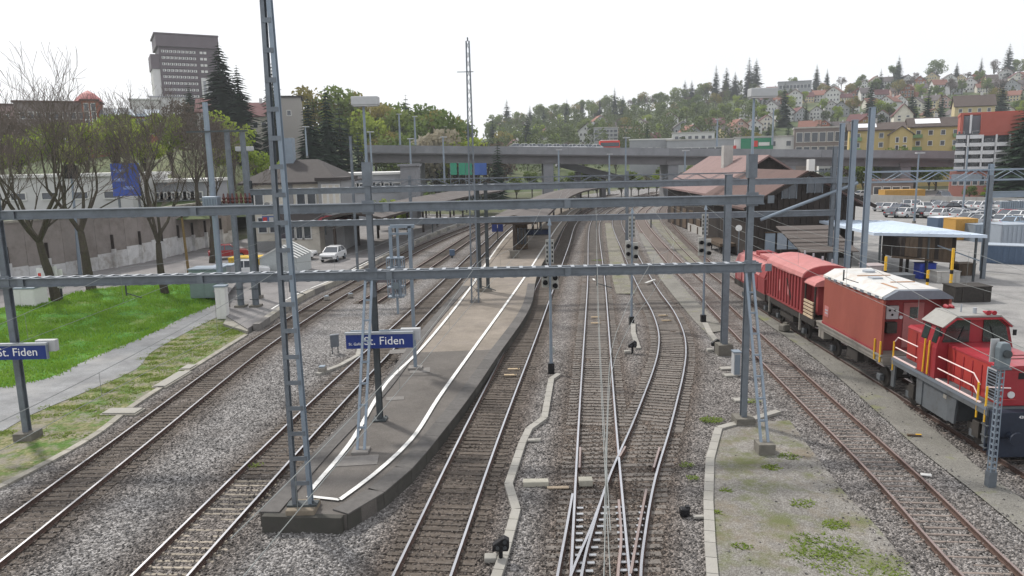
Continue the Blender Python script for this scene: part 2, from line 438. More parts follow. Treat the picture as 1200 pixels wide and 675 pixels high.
def track(key, label, path_pts, sl, spacing, head=None, dmin=0, dsingle=75, sl2=None, dchange=999, zoff=0.0, sdmin=0, span_rails=True):
    path = smooth_path(path_pts, .5); TR[key] = path
    base = path[0].copy(); base.z = 0
    t = thing('railway_track', label, 'railway track', base, group='tracks of the station yard')
    hd = head or M_RAILTOP
    for s in (-1, 1):
        pp = [p + Vector((0, 0, zoff)) for p in offset(path, s * .755)]
        rail_mesh(MB(), pp).build('rail', [hd, M_RAILRUST], t)
    # sleepers: single parts near, one joined part far away
    d = 0.0; acc = 0.0; far = MB(); rnd = random.Random(hash(key) % 1000)
    for a, b in zip(path, path[1:]):
        seg = b - a; L = seg.length; ang = math.atan2(seg.y, seg.x) - PI / 2
        while acc <= L:
            p = a + seg * (acc / L); acc += spacing
            if p.y < sdmin: continue
            k = sl if p.y < dchange else (sl2 or sl)
            if p.y < dsingle:
                o = bpy.data.objects.new('sleeper', SL[k]); COL.objects.link(o); o.parent = t
                o.location = (p.x - base.x + rnd.uniform(-.04, .04), p.y - base.y, rnd.uniform(-.012, .008)); o.rotation_euler = (0, 0, ang + rnd.uniform(-.015, .015))
            elif p.y < 200:
                far.box((p.x, p.y, -.02), (2.4, .2, .08), rz=ang)
        acc -= L
    if far.v:
        f = far.build('distant_sleepers', SL[sl2 or sl].materials[0], t); f['kind'] = 'stuff'
    return t
def gp(L, z=RT): return [G(x, y, z) for x, y in L]
def V(x, y, z=RT): return Vector((x, y, z))
T1 = [V(-14.9, 8), V(-15.0, 14)] + gp([(0, 634), (150, 519), (300, 405), (386, 350), (420, 331), (480, 296), (520, 277.5), (556, 264)]) + [V(1, 160), V(20, 215)]
T1B = gp([(432, 353), (498, 312), (556, 274)]) + [V(-.5, 150)]
T2 = [V(-9.9, 8), V(-9.7, 13)] + gp([(186, 675), (274, 583), (322, 533), (400, 454), (475, 381), (509, 348), (590, 269)]) + [V(3.5, 150), V(14, 185), V(32, 225)]
T3 = [V(-3.6, 8)] + gp([(494, 675), (560, 516), (614, 394.5), (633, 350), (658.5, 290), (671.5, 260), (690, 245), (720, 237)]) + [V(46, 235)]
T4 = [V(1.1, 8)] + gp([(703.5, 675), (700, 500), (699, 340), (698, 260)]) + [V(19, 150), V(29, 185), V(47, 225)]
T5 = [V(1.0, 8)] + gp([(716, 675), (725, 622), (740, 562), (762.5, 500), (774, 465), (783, 435), (787.5, 411), (786.5, 390), (777, 365), (761, 340), (740, 300), (723, 258)]) + [V(23.5, 152), V(34, 187), V(52, 225)]
T6 = [V(11.4, 8)] + gp([(1152, 662), (1053, 560), (945, 457), (853.5, 369), (825, 340), (789.5, 306), (751, 258)]) + [V(28, 155), V(40, 192), V(60, 230)]
T7 = [V(17.45, 8), V(17.7, 23), V(17.98, 40), V(18.3, 55.7), V(18.85, 64.4), V(20.05, 79), V(25.4, 120), V(32, 155), V(45, 195), V(66, 235)]
track('T1', 'leftmost track, dark sleepers, curving past the station forecourt', T1, 'w', .36)
track('T1B', 'rusty dead-end siding behind the red buffer stop, left of the island platform', T1B, 'w', .42, M_RAILBROWN, dsingle=85)
track('T2', 'track running along the left edge of the island platform', T2, 'p', .345, sl2='w', dchange=24.3)
track('T3', 'track running along the right edge of the island platform', T3, 'w', .36)
track('T4', 'straight middle track running out of the crossing points', T4, 'g', .40, sdmin=29)
track('T5', 'track that bends right and back after leaving the crossing points', T5, 'g', .40, sdmin=28.6, zoff=.003)
track('T6', 'brownish track on thin steel sleepers left of the gravel path', T6, 's', .40, M_RAILBROWN)
track('T7', 'track the red works train stands on', T7, 's', .45, M_RAILBROWN)

# the points: long timbers, blades, wing and check rails, slide plates, motor boxes
tn = thing('railway_points', 'slip points in the centre foreground with blades, slide plates and long timbers', 'railway points', G(710, 620))
rnd = random.Random(4)
P4, P5 = TR['T4'], TR['T5']
def at_y(path, y):
    for a, b in zip(path, path[1:]):
        if a.y <= y <= b.y: return a.lerp(b, (y - a.y) / max(1e-6, b.y - a.y))
    return path[-1]
y = 8.5; tb = FRAME[tn.name].translation
while y < 28.8:
    x0 = at_y(P4, y).x - 1.28; x1 = at_y(P5, y).x + 1.28
    if y < 20: x0 -= .25
    o = bpy.data.objects.new('timber', SL['sw']); COL.objects.link(o); o.parent = tn
    o.location = ((x0 + x1) / 2 - tb.x, y - tb.y, rnd.uniform(-.01, .01) - .015); o.scale = ((x1 - x0) / 3.6, 1, 1); o.rotation_euler = (0, 0, rnd.uniform(-.012, .012)); y += .40
def part_rail(px, nm, z=0.0, m=None, ext=None):
    pts = gp(px)
    if ext: pts = [V(*ext)] + pts
    rail_mesh(MB(), [p + Vector((0, 0, z)) for p in smooth_path(pts, .5)]).build(nm, [m or M_RAILTOP, M_RAILRUST], tn)
part_rail([(653, 675), (663.5, 620), (671, 578)], 'stock_rail', -.002, ext=(-.6, 8))
part_rail([(724, 675), (728, 630), (725, 585)], 'blade', -.004, M_RAILBROWN, ext=(1.0, 8))
part_rail([(663, 690), (674, 661), (691, 622), (703, 590)], 'blade', .006)
part_rail([(739, 672), (748, 622), (757.5, 573)], 'blade', .006, M_RAILBROWN)
part_rail([(679, 548), (680, 524)], 'check_rail', .012, M_RAILBROWN)
part_rail([(766, 548), (773, 524)], 'check_rail', .012, M_RAILBROWN)
part_rail([(726, 535), (733, 523)], 'wing_rail', .010, M_RAILBROWN)
M_SLIDE = mat('slide_plate_steel', (.55, .56, .57), .3, .9, var=.1)
for k in range(11):
    y = at_y(P4, 20.6).y + .40 * k - 3.0
    for px, dx in ((at_y(P4, y).x - .58, .0), (at_y(P4, y).x + .62, .0), (at_y(P5, y).x + .57, 0), (at_y(P5, y).x - .60, 0)):
        MB().box((px + dx, y, .05), (.20, .11, .035)).build('slide_plate', M_SLIDE, tn)
M_BOX = mat('points_motor_cover', (.36, .345, .29), .7, var=.15)
c = G(682, 569); MB().box((c.x + .12, c.y, .14), (.46, .34, .22)).build('motor_box', M_BOX, tn, bevel=.02)
c = G(628, 569); b_ = MB().box((c.x, c.y, .10), (.85, .30, .18)).build('motor_box', M_BOX, tn, bevel=.02)
c2 = G(654, 573); MB().box((c2.x, c2.y, .05), (.72, .16, .04)).build('rod_cover', mat('planks', (.33, .27, .2), .9, var=.2), tn)

# brake dust and rust darken the stones under and beside the rails
def dust_at(x, y, tab, W_):
    j = int(y * 2); s = 0
    for k, w_ in W_.items():
        q = tab[k].get(j, tab[k].get(j - 1, tab[k].get(j + 1)))
        if q is None: continue
        s = max(s, w_ * max(0, min(1, (2.3 - abs(x - q)) / 1.0)))
    if 1.5 < x < 11 and y > 17: s = max(s, .35)
    return s
def dust_map():
    vs_ = BED.data.vertices; at = BED.data.attributes.new('brake_dust', 'FLOAT', 'POINT'); val = [0.0] * len(vs_)
    W_ = {'T1': .75, 'T2': .6, 'T3': .95, 'T4': 1.0, 'T5': 1.0, 'T6': .35, 'T7': .5, 'T1B': .6}
    tab = {}
    for k in W_:
        d = {}
        for p in TR[k]: d[int(p.y * 2)] = p.x
        tab[k] = d
    for i, v in enumerate(vs_): val[i] = dust_at(v.co.x, v.co.y, tab, W_)
    at.data.foreach_set('value', val)
dust_map()

# loose stones lying proud of the bed, as far as single stones show
def loose_stones(n=52000):
    rn = random.Random(99); mb = MB(); dv = []
    W_ = {'T1': .75, 'T2': .6, 'T3': .95, 'T4': 1.0, 'T5': 1.0, 'T6': .35, 'T7': .5}
    tab = {k: {int(p.y * 2): p.x for p in TR[k]} for k in W_}
    plx = [(p.y, p.x) for p in PL_EDGE]; prx = [(p.y, p.x) for p in PR_EDGE]
    for k in range(n):
        y = 15.5 + 26 * rn.random() ** 1.6; x = rn.uniform(-17.6, 21) if rn.random() < .8 else rn.uniform(-14.5, 3)
        if x < pl_i(KERBT, y) + .12: continue
        if y > 20.9 and pl_i(plx, y) - .25 < x < pl_i(prx, y) + .35: continue
        zl = 0
        if pl_i(APL, y) < x < pl_i(APR, y):
            if x < pl_i(APR, y) - abs(rn.gauss(0, .45)) and rn.random() < .97: continue
            zl = .05
        if pl_i(GPL, y) < x < pl_i(GPR, y):
            e_ = abs(rn.gauss(0, .22))
            if pl_i(GPL, y) + e_ < x < pl_i(GPR, y) - e_ and rn.random() < .97: continue
            zl = .055
        s = rn.uniform(.022, .05); d = dust_at(x, y, tab, W_); o = len(mb.v); a = rn.uniform(0, 6.28); ca, sa = math.cos(a) * s, math.sin(a) * s
        z = rn.uniform(-.005, .03) + zl
        e = rn.uniform(.6, 1.1); f = rn.uniform(.5, .95)
        mb.v += [(x + ca * 1.3, y + sa * 1.3, z), (x - sa * e, y + ca * e, z + s * .2), (x - ca, y - sa, z), (x + sa, y - ca, z - s * .1), (x + ca * .2, y + sa * .2, z + s * f), (x, y, z - s)]
        mb.f += [(o, o + 1, o + 4), (o + 1, o + 2, o + 4), (o + 2, o + 3, o + 4), (o + 3, o, o + 4)]; mb.m += [0] * 4; dv += [d * .8] * 6
    ob = mb.build('loose_ballast', M_BALLAST); ob['kind'] = 'stuff'; ob['label'] = 'loose grey ballast stones between the tracks'
    at = ob.data.attributes.new('brake_dust', 'FLOAT', 'POINT'); at.data.foreach_set('value', dv)
def pl_i(T, y):
    if y <= T[0][0]: return T[0][1]
    for (a, b), (c, d) in zip(T, T[1:]):
        if y <= c: return b + (d - b) * (y - a) / (c - a)
    return T[-1][1]
KERBT = [(4, -19.5), (12, -18.6)] + [(p.y, p.x) for p in KERB]
APL = sorted((G(x, y).y, G(x, y).x) for x, y in [(834, 720), (834, 600), (836, 540), (842, 508)]); APL = [(0, 99), (15, 99), (15.01, APL[0][1])] + APL + [(APL[-1][0] + .01, 99)]
APR = sorted((G(x, y).y, G(x, y).x) for x, y in [(925, 494), (950, 528), (990, 580), (1030, 622), (1085, 690), (1110, 730)])
GPL = sorted((G(x, y).y, G(x, y).x) for x, y in [(1290, 705), (1200, 627), (1133, 570), (1078, 534), (1042, 500), (987, 438), (930, 398)])
GPR = sorted((G(x, y).y, G(x, y).x) for x, y in [(1290, 660), (1200, 588), (1159, 560), (1125, 531), (1089, 500), (1018, 440), (950, 397)])
PL_EDGE = smooth_path(gp([(306, 601), (342, 561), (381, 519), (420, 481), (453, 444), (492, 391), (535, 343)], .5), 1.0)
PR_EDGE = smooth_path(gp([(406, 603), (437, 586), (481, 550), (509, 517), (548, 467), (581, 419), (620, 361)], .5), 1.0)
loose_stones()
# ================================================================ ISLAND PLATFORM
PH = .50
M_PDARK = gravel('dark_platform_asphalt', (.105, .096, .088), (.122, .112, .103), (.148, .137, .127), 45, .2, [(.13, .122, .115)], .5, .5, .75, dist=.01)
M_PBEIGE = gravel('brown_platform_asphalt', (.195, .170, .143), (.22, .192, .162), (.255, .225, .19), 45, .2, [(.18, .16, .15)], .35, .5, .75, dist=.01)
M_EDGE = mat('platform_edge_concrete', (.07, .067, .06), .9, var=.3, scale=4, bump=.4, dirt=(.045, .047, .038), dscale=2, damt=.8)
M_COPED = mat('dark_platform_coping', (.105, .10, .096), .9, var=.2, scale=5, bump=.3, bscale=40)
M_COPE = mat('platform_coping', (.185, .175, .165), .9, var=.2, scale=5, bump=.3, bscale=40)
M_WHITE = mat('worn_white_line', (.70, .70, .68), .7, var=.1, scale=5, dirt=(.34, .33, .31), dscale=4, damt=.6)
pl = gp([(306, 601), (342, 561), (381, 519), (420, 481), (453, 444), (492, 391), (535, 343), (562, 316), (585, 289), (607, 266)], PH) + [V(4.6, 143, PH), V(13, 172, PH)]
pr = gp([(406, 603), (437, 586), (481, 550), (509, 517), (548, 467), (581, 419), (620, 361)], PH)
wr = gp([(398, 587), (437, 558), (481, 517), (514, 467), (548, 419), (592, 358), (617, 322), (640, 286), (658, 260), (676, 244), (705, 237)], PH)
pr += [p + Vector((.95, .2, 0)) for p in wr[6:]]
PLs, PRs = smooth_path(pl, 1.0), smooth_path(pr, 1.0)
plat = thing('station_platform', 'long island platform with white edge lines between the tracks', 'platform', G(357, 612))
cutL = [p for p in PLs if p.y < 40]; cutR = [p for p in PRs if p.y < 40]
farL = [p for p in PLs if p.y >= 39]; farR = [p for p in PRs if p.y >= 39]
mb = MB(); mb.prism([(p.x, p.y) for p in cutL + cutR[::-1]], 0, PH - .006); mb.build('dark_surface', M_PDARK, plat)
mb = MB(); mb.prism([(p.x, p.y) for p in [cutL[-1]] + farL + farR[::-1] + [cutR[-1]]], 0, PH - .006); mb.build('brown_surface', M_PBEIGE, plat)
# edge stones, each its own block; short near ones, longer far away
def edge_blocks(path, inward):
    ps = smooth_path(path, .5); i = 0
    while i < len(ps) - 3:
        far = ps[i].y > 60; st = 8 if far else 3
        j = min(i + st, len(ps) - 1)
        a, b = ps[i], ps[j]; t = (b - a).normalized(); nrm = Vector((t.y, -t.x, 0)) * inward
        c = (a + b) / 2 + nrm * .14; c.z = 0; ln = (b - a) * .5; ln -= t * .008
        m_ = MB(); m_.bar(c - ln + Vector((0, 0, PH / 2 - .02)), c + ln + Vector((0, 0, PH / 2 - .02)), .34, PH + .06)
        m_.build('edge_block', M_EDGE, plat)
        m2 = MB(); c2 = (a + b) / 2 + nrm * .25; c2.z = PH + .02
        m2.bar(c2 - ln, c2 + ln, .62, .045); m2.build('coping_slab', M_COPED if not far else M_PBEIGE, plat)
        i = j
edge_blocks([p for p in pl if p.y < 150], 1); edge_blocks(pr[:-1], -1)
a, b = pl[0], pr[0]
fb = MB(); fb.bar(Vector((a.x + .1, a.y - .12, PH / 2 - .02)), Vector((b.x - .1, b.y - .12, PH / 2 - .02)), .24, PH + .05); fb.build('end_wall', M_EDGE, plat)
def ribbon(path, wd, z, nm, m, parent):
    ps = smooth_path(path, .8); L = offset(ps, -wd / 2); Rr = offset(ps, wd / 2); mb = MB()
    for q in (L, Rr): pass
    for i in range(len(ps)): mb.v += [(L[i].x, L[i].y, z), (Rr[i].x, Rr[i].y, z)]
    for i in range(len(ps) - 1): mb.f.append((2 * i, 2 * i + 1, 2 * i + 3, 2 * i + 2)); mb.m.append(0)
    return mb.build(nm, m, parent)
wl = gp([(342, 586), (363, 577), (409, 522), (453, 450), (492, 411), (548, 342), (574, 303), (599, 271.6)], PH) + [V(4.9, 142, PH)]
ribbon(wl[1:], .17, PH + .048, 'white_line', M_WHITE, plat)
ribbon(wr, .17, PH + .048, 'white_line', M_WHITE, plat)
ribbon([wl[1] + Vector((.02, -.35, 0)), wr[0]], .14, PH + .048, 'white_line', M_WHITE, plat)
# lighter repair patches on the asphalt
for px, sx, sy in (((417, 540), 1.55, .85), ((466, 412), .9, .9), ((492, 434), 1.0, .9), ((463, 467), .8, .5)):
    c = G(*px, PH); MB().box((c.x, c.y, PH + .004), (sx, sy, .02), rz=.1).build('repair_patch', M_COPE, plat)

# side platform beside the forecourt
sp_ = thing('side_platform', 'side platform with a pale kerb along the leftmost track', 'platform', G(346, 350))
spk = smooth_path([G(x, y, .42) for x, y in [(300, 380), (330, 360), (360, 342), (401, 325), (424, 313), (470, 290), (520, 268.5), (556, 256)]], 1.0)
i = 0
while i < len(spk) - 2:
    j = min(i + 2, len(spk) - 1); a, b = spk[i], spk[j]; t = (b - a).normalized() * .01
    MB().bar(a + t + Vector((0, 0, -.2)), b - t + Vector((0, 0, -.2)), .45, .45).build('kerb_stone', M_OLDC if i % 3 else M_COPE, sp_); i = j
ribbon([p + Vector((-.75, 0, 0)) for p in spk[5:]], .14, .306, 'white_line', M_WHITE, sp_)
MB().prism([tuple(G(x, y, 0)[:2]) for x, y in [(268, 372), (298, 380), (290, 392), (262, 383)]], 0, .22).build('step_slab', M_OLDC, sp_)

# ================================================================ CABLE TROUGHS
M_TROUGH = mat('trough_concrete', (.31, .30, .275), .9, var=.12, scale=4, bump=.3, bscale=30, dirt=(.26, .25, .21), dscale=2, damt=.5)
def trough(label, px, wd=.34, z=.09, far_step=2):
    pts = [G(x, y, 0) for x, y in px]
    t = thing('cable_trough', label, 'cable trough', pts[0])
    for a, b in zip(pts, pts[1:]):
        n = max(1, round((b - a).length / .75)); d = (b - a) / n
        for k in range(n):
            p = a + d * k; q = p + d; e = d.normalized() * .013
            m_ = MB(); m_.bar(p + e + Vector((0, 0, z / 2)), q - e + Vector((0, 0, z / 2)), wd, z + .06); m_.build('cover_slab', M_TROUGH, t)
    return t
trough('winding concrete cable trough lid line left of the points', [(578, 690), (590, 655), (605, 600), (596, 570), (612, 522), (620, 505), (638, 492), (646, 446), (655, 440)], .28)
trough('concrete cable trough lid line edging the concrete apron', [(838, 720), (832, 640), (830, 590), (832, 540), (842, 504), (880, 494), (912, 484)], .30)
trough('short broken trough line running from the right track signal to a mast foot', [(826, 380), (832, 392), (842, 404), (850, 412)], .34)
trough('short trough lid by the middle track signal', [(742, 380), (742, 391), (748, 410)], .3)
trough('bent trough lid line left of the name sign on the island platform', [(372, 440), (398, 430), (420, 418), (424, 402)], .3)
# ================================================================ STEELWORK
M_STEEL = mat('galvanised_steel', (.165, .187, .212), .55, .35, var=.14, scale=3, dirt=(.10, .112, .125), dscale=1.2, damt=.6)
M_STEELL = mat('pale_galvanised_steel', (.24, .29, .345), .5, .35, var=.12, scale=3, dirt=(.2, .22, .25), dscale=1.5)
M_STEELD = mat('dark_painted_steel', (.065, .075, .08), .6, .2, var=.2, scale=3)
M_FOOT = mat('mast_footing_concrete', (.165, .155, .135), .9, var=.25, scale=3, bump=.4, dirt=(.09, .085, .07), dscale=2)
M_PLATE = mat('white_plate', (.33, .355, .385), .5, var=.08)
M_LAMPW = mat('lamp_housing', (.42, .43, .44), .45, var=.06)
M_LAMPG = mat('lamp_glass', (.55, .56, .57), .25, var=.05)
M_INS = mat('brown_insulator', (.10, .035, .03), .25, var=.15)
M_BLACK = mat('black_enamel', (.012, .012, .014), .45, var=.2)
M_YEL = mat('yellow_paint', (.72, .42, .03), .5, var=.1)

def ladder(mb, a, b, wd, n, r=.03, side=(1, 0, 0)):
    a = Vector(a); b = Vector(b); s = Vector(side) * wd / 2
    mb.bar(a - s, b - s, r * 2, r * 2); mb.bar(a + s, b + s, r * 2, r * 2)
    for k in range(1, n):
        p = a.lerp(b, k / n); mb.bar(p - s, p + s, r * 2.6, r * 1.2)
def lattice(t, base, h, w0, w1, n, m, leg=.05, br=.03, zig=True):
    """tapered four-legged lattice mast as parts of t"""
    b = Vector(base)
    def cor(z, sx, sy):
        w_ = (w0 + (w1 - w0) * z / h) / 2; return b + Vector((sx * w_, sy * w_, z))
    for sx in (-1, 1):
        for sy in (-1, 1):
            MB().bar(cor(0, sx, sy), cor(h, sx, sy), leg).build('leg', m, t)
    mb = MB()
    for k in range(n):
        z0, z1 = h * k / n, h * (k + 1) / n
        for (s0, s1) in (((-1, -1), (1, -1)), ((1, -1), (1, 1)), ((1, 1), (-1, 1)), ((-1, 1), (-1, -1))):
            p, q = (s0, s1) if k % 2 else (s1, s0)
            if zig: mb.bar(cor(z0, *p), cor(z1, *q), br, br * .6)
            else: mb.bar(cor((z0 + z1) / 2, *p), cor((z0 + z1) / 2, *q), br * 1.6, br * 1.6)
    mb.build('bracing', m, t)
def flood_lamp(t, top, wd=1.0, m=M_STEEL, tilt=.0, side=0):
    """flat box floodlight head on a pole top; parts of t"""
    h = MB(); h.box(top + Vector((side, -.1, .12)), (wd, .5, .32)); o = h.build('lamp_head', M_LAMPW, t, bevel=.03)
    MB().box(top + Vector((side, -.1, -.06)), (wd * .9, .42, .03)).build('lamp_glass', M_LAMPG, o)

# --- near double-beam portal
D1 = 28.8
XA, XM, XR = G(33, 512).x * D1 / G(33, 512).y, G(446, 500).x * D1 / G(446, 500).y, 9.32
ZB1, ZB2 = 6.48, 9.12
p1 = thing('catenary_portal', 'near double-beam steel portal spanning the whole yard, on three masts', 'catenary portal', (XM, D1, 0))
for nm, z, yy in (('lower_beam', ZB1, D1), ('upper_beam', ZB2, D1)):
    mb = MB()
    mb.bar((XA - 6, yy - .17, z), (XR + .45, yy - .17, z), .03, .28); mb.bar((XA - 6, yy + .17, z), (XR + .45, yy + .17, z), .03, .28)
    for s in (-1, 1):
        mb.bar((XA - 6, yy - .21, z + s * .155), (XR + .45, yy - .21, z + s * .155), .16, .03)
        mb.bar((XA - 6, yy + .21, z + s * .155), (XR + .45, yy + .21, z + s * .155), .16, .03)
    bo = mb.build(nm, M_STEEL, p1)
    x = XA - 5.5
    while x < XR + .3:
        if nm == 'lower_beam':
            MB().box((x, yy, z + .182), (.14, .5, .02)).build('batten_plate', M_PLATE, bo)
        MB().box((x + .25, yy, z - .182), (.15, .5, .02)).build('batten_plate', M_STEEL, bo)
        x += .505
    for xx in (XA, XM - .0, 1.5, XR, XA + 7):
        MB().box((xx + .7, yy - .26, z), (.24, .04, .29)).build('splice_plate', M_STEEL, bo)
for X, top, zb in ((XA, 10.6, 0), (XM, 10.15, PH + .02), (XR, 10.5, .0)):
    m_ = MB(); m_.ibeam((X, D1, zb), (X, D1, 5.6), .22, .27, .035, .03, up=(0, 1, 0)); pst = m_.build('post', M_STEELD if X == XM else M_STEEL, p1)
    m_ = MB(); m_.ibeam((X, D1, 5.6), (X, D1, top), .22, .27, .035, .03, up=(0, 1, 0)); m_.build('post_head', M_STEEL, p1)
    f = MB(); f.box((X, D1, zb + .02), (.55, .55, .05)); f.build('base_plate', M_STEELD, pst)
    for sx in (-1, 1):
        for sy in (-1, 1): MB().cyl((X + sx * .2, D1 + sy * .2, zb + .04), (X + sx * .2, D1 + sy * .2, zb + .11), .025, 6).build('bolt', M_STEELD, pst)
    if X != XM: MB().box((X, D1, .16), (.75, .75, .34)).build('footing', M_FOOT, p1)
    MB().box((X, D1 - .19, ZB2 + .02), (.46, .06, .52)).build('gusset', M_STEEL, p1)
    MB().box((X, D1 - .19, ZB1 + .02), (.46, .06, .52)).build('gusset', M_STEEL, p1)
for X in (XM, XR):
    MB().tube([(X, D1, 10.0), (X, D1, 13.0)], .06, 8, .045).build('lamp_pole', M_STEELL, p1)
    MB().box((X, D1, 10.4), (.34, .34, .9)).build('sleeve', M_STEEL, p1)
    flood_lamp(p1, Vector((X, D1, 13.0)), 1.0, side=.28 if X > 0 else .1)
# raking ladder-like struts
for X, px, zz in ((XM, (423, 529), PH), (XR, (896, 521), .35)):
    f = G(px[0], px[1], zz if X != XM else PH)
    m_ = MB(); ladder(m_, f + Vector((0, 0, .05)), (X - .12 if X < 0 else X - .02, D1 - .2, 6.3), .26, 8, .045); m_.build('raking_strut', M_STEELL, p1)
    MB().box(f + Vector((0, 0, -.02 if X == XM else -.15)), (.6, .6, .2 if X == XM else .5)).build('strut_footing', M_FOOT if X > 0 else M_COPE, p1)
# portal hangers holding the wires over each track
for key in ('T1', 'T2', 'T3', 'T4', 'T6'):
    q = at_y(TR[key], D1)
    m_ = MB(); m_.tube([(q.x, D1, ZB1 - .2), (q.x, D1, 5.85)], .03, 6); m_.bar((q.x, D1, 5.95), (q.x + .6, D1, 5.75), .03); h = m_.build('hanger', M_STEELD, p1)
# cabinet on the right mast and slabs at its foot
kx = thing('relay_cabinet', 'narrow grey cabinet standing behind the right mast of the near portal', 'cabinet', G(858, 437))
c = G(862, 440); MB().box((c.x, c.y, .62), (.34, .45, 1.2)).build('housing', M_LAMPW, kx, bevel=.02); MB().box((c.x, c.y, 1.24), (.4, .5, .06)).build('lid', M_STEELL, kx)
MB().box((c.x, c.y - .235, .62), (.26, .012, 1.0)).build('door', M_STEELL, kx)
sl_ = thing('concrete_slabs', 'three loose pale concrete slabs beside the right mast of the near portal', 'slabs', G(862, 440))
for px in ((851, 433), (856, 441), (868, 470)): c = G(*px); MB().box((c.x, c.y, .06), (.62, .42, .08), rz=.05).build('slab', M_TROUGH, sl_)

# --- tall battened mast at the platform end
q = G(357, 615)
ma = thing('tall_mast', 'tallest battened steel mast on a concrete block at the platform end', 'mast', (q.x, q.y, 0))
MB().box((q.x, q.y, .30), (.86, .80, .72)).build('concrete_block', mat('brown_concrete', (.20, .17, .13), .9, var=.25, scale=4, bump=.4), ma, bevel=.03)
HM = 17.0
for s in (-1, 1):
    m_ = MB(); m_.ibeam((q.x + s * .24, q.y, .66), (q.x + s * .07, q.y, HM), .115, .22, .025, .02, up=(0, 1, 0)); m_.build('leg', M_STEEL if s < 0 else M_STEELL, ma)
z = 1.4
while z < HM - .3:
    t = (z - .66) / (HM - .66); hw = .24 + (.07 - .24) * t
    MB().box((q.x, q.y - .12, z), (2 * hw + .06, .02, .13)).build('batten', M_STEEL, ma)
    z += .78
MB().box((q.x, q.y, .69), (.9, .34, .06)).build('base_plate', M_STEELD, ma)

# --- lattice mast further along the platform, with its crossarm
q = G(557, 354, PH); hB = P(556, 48, q.y).z - PH
mbm = thing('lattice_mast', 'tall slender lattice mast with a small crossarm in the middle of the island platform', 'mast', (q.x, q.y, PH))
lattice(mbm, (q.x, q.y, PH), hB, .52, .20, 30, M_STEEL, .09, .045)
MB().box((q.x, q.y, PH + .1), (.75, .6, .25)).build('footing', M_COPE, mbm)
zc = P(556, 84, q.y).z
MB().bar((q.x - .8, q.y, zc), (q.x + .35, q.y, zc), .05).build('crossarm', M_STEEL, mbm)
MB().tube([(q.x, q.y, PH + hB), (q.x, q.y, PH + hB + .25)], .05, 6).build('cap', M_STEELD, mbm)

# --- second portal
D2 = 58.5
def xat(px, py, D): return P(px, py, D).x
Z3, Z4 = P(600, 257, D2).z, P(600, 219, D2).z
p2 = thing('catenary_portal', 'second double-beam portal beyond the near one, on dark posts', 'catenary portal', (xat(300, 357, D2), D2, 0))
XL2, XC2, XR2, XR3 = xat(304, 357, D2), xat(569, 345, D2), xat(972, 302, D2), xat(1002, 212, D2)
for nm, z, x1 in (('lower_beam', Z3, xat(980, 250, D2)), ('upper_beam', Z4, XR3)):
    m_ = MB(); m_.ibeam((XL2 - .3, D2 - .2, z), (x1, D2 - .2, z), .16, .45, .06, .03); m_.ibeam((XL2 - .3, D2 + .2, z), (x1, D2 + .2, z), .16, .45, .06, .03)
    bo = m_.build(nm, M_STEEL, p2)
    x = XL2
    while x < XC2 + 1:
        MB().box((x, D2, z + .235), (.3, .62, .02)).build('batten_plate', M_PLATE, bo); x += .95
for X, zb, top in ((XL2, .3, Z4 + .9), (XC2 - .42, PH, Z4 + .1), (XC2 + .22, PH, Z4 + .4), (XR2, 0, Z4 + 2.6)):
    m_ = MB(); m_.ibeam((X, D2, zb), (X, D2, top), .28, .3, .04, .03, up=(0, 1, 0)); ps = m_.build('post', M_STEELD if X < 5 else M_STEEL, p2)
    MB().box((X, D2, zb + .12), (.6, .6, .25)).build('footing', M_FOOT, ps)
MB().tube([(XL2, D2, Z4 + .8), (XL2, D2, P(293, 176, D2).z)], .06, 6).build('lamp_pole', M_STEEL, p2)
flood_lamp(p2, Vector((XL2 - .15, D2, P(293, 176, D2).z)), 1.3)
a = P(889, 257, D2); b = P(1002, 214, D2)
MB().tube([(a.x, D2 - .45, a.z), (b.x, D2 - .45, b.z)], .13, 8).build('diagonal_strut', M_STEELL, p2)
for key in ('T1', 'T2', 'T3', 'T4', 'T5', 'T6'):
    q = at_y(TR[key], D2)
    m_ = MB(); m_.tube([(q.x, D2, Z3 - .2), (q.x, D2, 5.3)], .05, 6); m_.build('hanger', M_STEELD, p2)

# --- third, lattice-girder portal in the distance and its neighbour on the right
def lattice_portal(label, D, x0, x1, z0, z1, posts, mt=M_STEEL, step=1.6):
    t = thing('lattice_portal', label, 'catenary portal', (posts[0], D, 0))
    for z in (z0, z1):
        for dy in (-.5, .5):
            MB().bar((x0, D + dy, z), (x1, D + dy, z), .12, .12).build('chord', mt, t)
    m_ = MB(); x = x0; k = 0
    while x < x1 - step / 2:
        for dy in (-.5, .5):
            a, b = (z0, z1) if k % 2 else (z1, z0); m_.bar((x, D + dy, a), (x + step, D + dy, b), .07, .05)
        m_.bar((x, D - .5, z1), (x + step, D + .5, z1), .05, .04); x += step; k += 1
    m_.build('lattice_web', mt, t)
    for X in posts:
        m_ = MB(); m_.ibeam((X, D, 0), (X, D, z1 + .5), .35, .35, .05, .04, up=(0, 1, 0)); m_.build('post', mt, t)
    return t
lattice_portal('long lattice girder portal in the distance in front of the viaduct', 92, xat(420, 212, 92), xat(985, 205, 92), P(700, 213, 92).z, P(700, 206, 92).z,
               [xat(480, 212, 92), xat(735, 205, 92), xat(975, 205, 92)])
lattice_portal('lattice girder portal at the right over the car park side', 66, xat(1015, 205, 66), xat(1300, 200, 66), P(1100, 212, 66).z, P(1100, 200, 66).z,
               [xat(1160, 215, 66)], M_STEELL)
Z5 = P(1180, 226, 64).z
brk = thing('catenary_bracket', 'horizontal steel beam on a grey post at the right edge', 'steel beam', (xat(1157, 290, 62), 62, 0))
